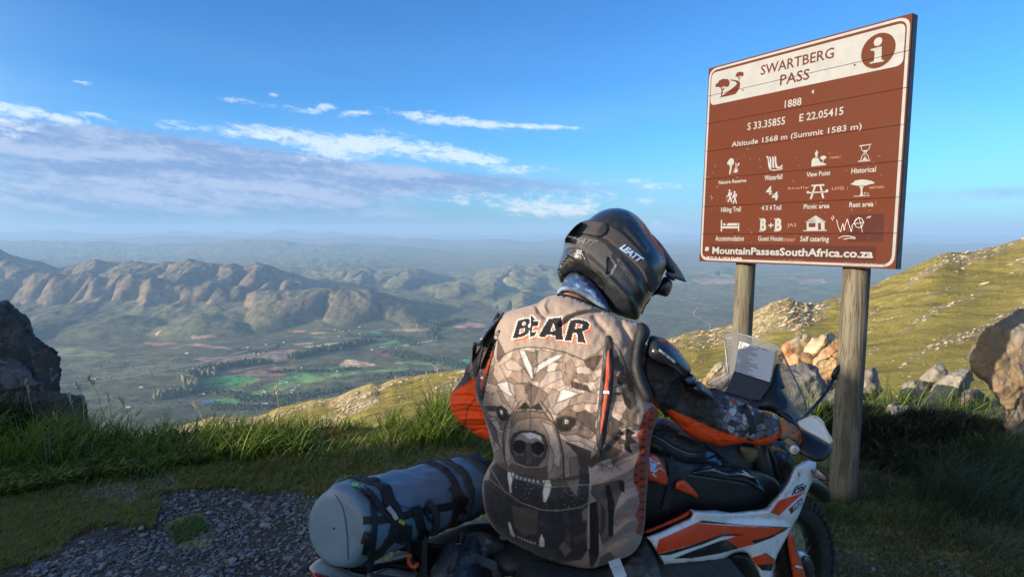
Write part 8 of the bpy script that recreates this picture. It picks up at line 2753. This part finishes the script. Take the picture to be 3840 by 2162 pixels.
puff('rear_body', DZ((850, 1420), (1000, 1250), (1300, 1100), (1600, 980), (1850, 880), (2150, 860), (2300, 1000), (2300, 1600), (900, 1600)), plane3((1400, 2050, 1.92), (1900, 2050, 2.02), (1700, 1950, 1.98)), .03, .05, m_dark, bike, step=8)

# ================================================================== LUGGAGE
m_vinyl = basic('blue_grey_vinyl', (.13, .20, .26), .5, var=.12, scale=5, bump=.15, bscale=12, dist=.01, dirt=.45, dirtcol=(.10, .10, .085), dscale=6, spec=.5)
dA = np.array([-.385, 1.455, .970]); dB = np.array([-.120, 2.02, .842])
duf = empty('dry_bag', tuple((dA + dB) / 2 - [0, 0, .1]), 'blue grey roll dry bag strapped on the back of the motorcycle', 'bag')
ax_ = (dB - dA); Ld = np.linalg.norm(ax_); ax_ /= Ld
R0 = .094


def dufd(V):
    t = (V - dA) @ ax_ / Ld
    rad = (V - dA) - ((V - dA) @ ax_)[:, None] * ax_
    ang = np.arctan2(rad @ np.cross(ax_, UP), rad[:, 2])
    w = .012 * fbm(ang * 1.6, t * 4, 2.0, 4) + .003 * fbm(ang * 5, t * 14, 3.0, 3) + .006 * np.sin(ang * 9 + 3 * np.sin(ang * 2)) * (np.exp(-((t - .13) / .05) ** 2) + np.exp(-((t - 1.0) / .06) ** 2)) * .7
    w = w * smst(t, -.056, .0)
    return w - .004 * np.exp(-((t - .40) / .08) ** 2) - .003 * np.exp(-((t - .75) / .06) ** 2)


ts = np.array([-.062, -.060, -.055, -.040, -.01, .03, .08, .13, .2, .3, .4, .5, .6, .7, .8, .9, .97, 1.02, 1.06, 1.075])
rr_ = R0 * np.array([.03, .40, .74, .90, .97, .995, 1.0, 1.0, 1.01, 1.02, 1.02, 1.01, 1.01, 1.0, .99, .97, .92, .80, .5, .04])
bodyd = tube('bag_body', [dA + ax_ * Ld * t for t in ts], rr_, m_vinyl, duf, seg=72, sub=3, disp=dufd, closed_ends=False)
bodyd['label'] = 'blue grey vinyl body of the dry bag'
strip('end_seam', DZ((372, 520), (450, 580), (520, 700), (552, 850), (570, 1000), (575, 1150), (585, 1280), (600, 1405)), 3.5, [bodyd], basic('seam', (.06, .07, .07), .6), bodyd, .002)


def ring_strap(t, w, mat, name='strap', gap=.004, tilt=0.0):
    n = 72; V = []
    e1 = np.cross(ax_, UP); e1 /= np.linalg.norm(e1); e2 = np.cross(e1, ax_)
    rl = np.interp(t, ts, rr_)
    for (dt, dr) in ((-w / 2, -.004), (-w / 2, gap), (w / 2, gap), (w / 2, -.004)):
        a = np.linspace(0, 2 * np.pi, n + 1)[:-1]
        c = dA + ax_ * (Ld * t + dt) + (np.sin(a) * tilt)[:, None] * ax_
        P = c + (rl + dr) * (np.cos(a)[:, None] * e1 + np.sin(a)[:, None] * e2)
        P = P + ((P - c) / np.linalg.norm(P - c, axis=1)[:, None]) * dufd(P)[:, None]
        V.append(P)
    V = np.array(V); i = np.arange(4)[:, None]; j = np.arange(n)[None]
    F = np.stack([i * n + j, i * n + (j + 1) % n, ((i + 1) % 4) * n + (j + 1) % n, ((i + 1) % 4) * n + j], -1).reshape(-1, 4)
    return mesh_obj(name, V.reshape(-1, 3), F, mat, duf, smooth=False)


m_web = basic('grey_brown_webbing', (.05, .046, .044), .85, var=.15, scale=60, bump=.4, bscale=300, dist=.001)
ring_strap(.09, .045, m_black, gap=.005, tilt=.010)
ring_strap(.56, .036, m_black, gap=.005, tilt=.006)
ring_strap(.68, .032, m_web, gap=.008, tilt=.004)
ring_strap(.88, .030, m_web, gap=.008)
ring_strap(.96, .036, m_black, gap=.006)
strip('strap', DZ((830, 560), (860, 700), (870, 900), (850, 1100), (820, 1350), (790, 1450)), 22, [bodyd], m_black, duf, .006, fallback=1.45)
strip('strap', DZ((700, 480), (800, 570), (900, 660), (1000, 790), (1100, 860), (1190, 905), (1160, 1000), (1130, 1100)), 26, [bodyd], m_black, duf, .010)
strip('strap', DZ((740, 850), (900, 850), (1050, 830), (1250, 780), (1450, 740), (1720, 690), (1900, 640)), 30, [bodyd], m_black, duf, .005)
strip('strap', DZ((870, 570), (960, 610), (1100, 680), (1290, 740), (1220, 790)), 8, [bodyd], basic('shadow_blue_fold', (.06, .10, .16), .4), duf, .003)  # no webbing: thin dark blue strip painting the shadow of a fold
strip('strap', DZ((1300, 700), (1330, 800), (1370, 950), (1400, 1060)), 34, [bodyd], m_black, duf, .010)
strip('strap', DZ((1430, 650), (1500, 720), (1540, 830), (1510, 940), (1500, 1000)), 24, [bodyd], m_web, duf, .016)
strip('strap', DZ((1440, 680), (1400, 760), (1440, 850), (1490, 870)), 12, [bodyd], m_black, duf, .014)
strip('strap', DZ((1690, 480), (1760, 560), (1790, 640)), 36, [bodyd], m_web, duf, .014)
for (x0, y0, x1, y1, w) in ((700, 470, 740, 520, 24), (745, 520, 830, 575, 30), (730, 1030, 830, 1060, 46), (735, 1160, 840, 1175, 40), (1340, 990, 1440, 1010, 34), (1750, 640, 1830, 650, 34), (1740, 740, 1840, 760, 26)):
    strip('buckle', DZ((x0, y0), (x1, y1)), w, [bodyd], m_blackp, duf, .018, step=6)
strip('buckle_ladder', DZ((760, 560), (830, 580)), 7, [bodyd], m_dark, duf, .024, step=6)
strip('tag', DZ((620, 462), (690, 470)), 14, [bodyd], basic('lime_tag', (.17, .62, .04), .5), duf, .012, step=6)
strip('tag', DZ((1005, 705), (1060, 770), (1100, 838)), 17, [bodyd], basic('cream_tag', (.50, .46, .36), .7), duf, .015, step=6)
strip('tag', DZ((1120, 850), (1185, 885)), 15, [bodyd], basic('yellow_tag', (.50, .44, .04), .6), duf, .016, step=6)
strip('strap', DZ((820, 1350), (800, 1480)), 26, [bodyd], m_black, duf, .02, fallback=1.5)
cb = [W(*DZ((a, b))[0], 1.52) for a, b in ((1245, 1215), (1225, 1250), (1232, 1300), (1262, 1335), (1305, 1335), (1315, 1300))]
cr = tube('clip', cb, [.005] * 6, basic('orange_anodised', (.55, .08, .02), .3), duf, seg=10)
strip('strap', DZ((1230, 900), (1220, 1050), (1240, 1150), (1290, 1260), (1310, 1400)), 26, [bodyd], m_black, duf, .01, fallback=1.55)
strip('strap', DZ((1370, 1050), (1365, 1200), (1360, 1460)), 40, [bodyd], m_black, duf, .01, fallback=1.55)

# soft pannier beside the seat
pan_ = empty('pannier', tuple(W(1760, 2140, 1.60)), 'dark waxed soft pannier bag with grey webbing hanging under the dry bag', 'bag')
PN = DZ((1560, 1180), (1600, 1100), (1700, 1040), (1800, 985), (1950, 968), (2060, 985), (2180, 1030), (2290, 1095), (2270, 1150), (2180, 1195), (2080, 1240), (2010, 1300), (1990, 1400), (2100, 1500), (2050, 1650), (1500, 1650), (1420, 1450), (1500, 1300))
m_wax = basic('waxed_canvas', (.040, .045, .050), .45, var=.45, scale=7, bump=.5, bscale=18, dist=.01)
pb = puff('bag_body', PN, plane3((1650, 2100, 1.60), (1880, 2080, 1.66), (1750, 2020, 1.66)), .06, .08, m_wax, pan_, step=4, bump=fold_bump([(DZ((1950, 1000), (1900, 1060), (1850, 1180)), 12, -.01), (DZ((2020, 1000), (2100, 1060), (2240, 1110)), 12, .008), (DZ((1980, 1060), (2000, 1200), (1960, 1320)), 14, -.01)]))
strip('strap', DZ((1840, 1270), (1950, 1250), (2060, 1290), (2180, 1360), (2150, 1450)), 36, [pb], basic('grey_webbing', (.085, .085, .088), .85, bump=.4, bscale=300, dist=.001), pan_, .008, fallback=1.55)
strip('strap', DZ((1850, 1160), (1860, 1230), (1800, 1330)), 34, [pb], m_wax, pan_, .008, fallback=1.55)
strip('strap', DZ((1800, 980), (1770, 1060), (1735, 1160), (1700, 1250), (1670, 1400), (1660, 1480)), 24, [pb, bodyd], m_web, pan_, .012, fallback=1.55)
strip('buckle', DZ((1758, 1085), (1722, 1165)), 32, [pb, bodyd], m_blackp, pan_, .022, fallback=1.55, step=6)
strip('buckle_ladder', DZ((1725, 1095), (1778, 1095)), 5, [pb, bodyd], m_print_grey, pan_, .030, fallback=1.55, step=6)
tube('hook', [W(*DZ(q)[0], 1.50) for q in ((1655, 1340), (1640, 1380), (1660, 1405), (1700, 1370), (1730, 1340))], [.0022] * 5, m_dark, pan_, seg=6)

# tank bag
tb = empty('tank_bag', tuple(W(2480, 1740, 1.78)), 'black tank bag behind the rider\'s arm', 'bag')
TBP = AZ((165, 1130), (200, 1060), (258, 1012), (330, 998), (400, 1020), (480, 1080), (580, 1150), (690, 1220), (724, 1290), (722, 1355), (690, 1405), (630, 1440), (500, 1450), (400, 1430), (280, 1360), (170, 1290))
m_bag = basic('black_bag_nylon', (.016, .019, .023), .55, var=.3, scale=9, bump=.3, bscale=200, dist=.002)
tbb = puff('bag_body', TBP, plane3((2430, 1640, 1.84), (2620, 1680, 1.92), (2500, 1580, 1.88)), .08, .06, m_bag, tb, step=4,
           bump=lambda x, y: -.008 * near(x, y, AZ((190, 1150), (300, 1190), (420, 1270), (560, 1330), (715, 1330)), 6, soft=8) + .006 * (near(x, y, AZ((290, 1060), (330, 1040), (380, 1050)), 26, soft=5) + near(x, y, AZ((340, 1130), (380, 1105), (430, 1120)), 26, soft=5) + near(x, y, AZ((470, 1180), (520, 1190), (570, 1210)), 26, soft=6)))
strip('zip', AZ((190, 1150), (300, 1190), (420, 1270), (560, 1330), (715, 1335)), 5, [tbb], m_print_grey, tb, .003)
quad_text('MOSKO', KZ((296, 322)), KZ((518, 424)), KZ((528, 376)), KZ((304, 262)), [tbb], m_print_grey, tb, bold=.03, lift=.003)
quad_text('MOTO', KZ((420, 418)), KZ((518, 452)), KZ((520, 434)), KZ((424, 400)), [tbb], basic('dim_print', (.05, .05, .055), .7), tb, bold=.01, lift=.003)
strip('strap', KZ((700, 640), (740, 760), (760, 860)), 24, [tbb, pan], m_black, tb, .006, fallback=1.9)
strip('strap', KZ((620, 500), (680, 720), (640, 1000), (560, 1300)), 26, [tbb, pan], m_black, tb, .006, fallback=1.9)
for o in list(bpy.data.objects):
    if o.name.startswith('bag_body') and o.parent is tb: o['label'] = 'black nylon body of the tank bag'
    if o.name.startswith('bag_body') and o.parent is pan_: o['label'] = 'waxed body of the pannier'
# ================================================================== HAZE
def haze():
    x, y0, y1, zb, zt = 70000, -40, 64000, -1100, 260
    V = [(-x, y0, zb), (x, y0, zb), (x, y1, zb), (-x, y1, zb), (-x, y0, zt), (x, y0, zt), (x, y1, zt), (-x, y1, zt)]
    F = [(0, 3, 2, 1), (4, 5, 6, 7), (0, 1, 5, 4), (1, 2, 6, 5), (2, 3, 7, 6), (3, 0, 4, 7)]
    m = bpy.data.materials.new('haze_air'); m.use_nodes = True
    t = m.node_tree; t.nodes.clear(); g = NT(t)
    out = g.n('ShaderNodeOutputMaterial'); v = g.n('ShaderNodeVolumePrincipled')
    v.inputs['Color'].default_value = (.39, .62, .92, 1)
    v.inputs['Density'].default_value = 4.2e-5
    v.inputs['Anisotropy'].default_value = 0.0
    g.l(v.outputs[0], out.inputs['Volume'])
    tag(mesh_obj('haze', V, np.array(F), m, smooth=False), kind='stuff')
haze()
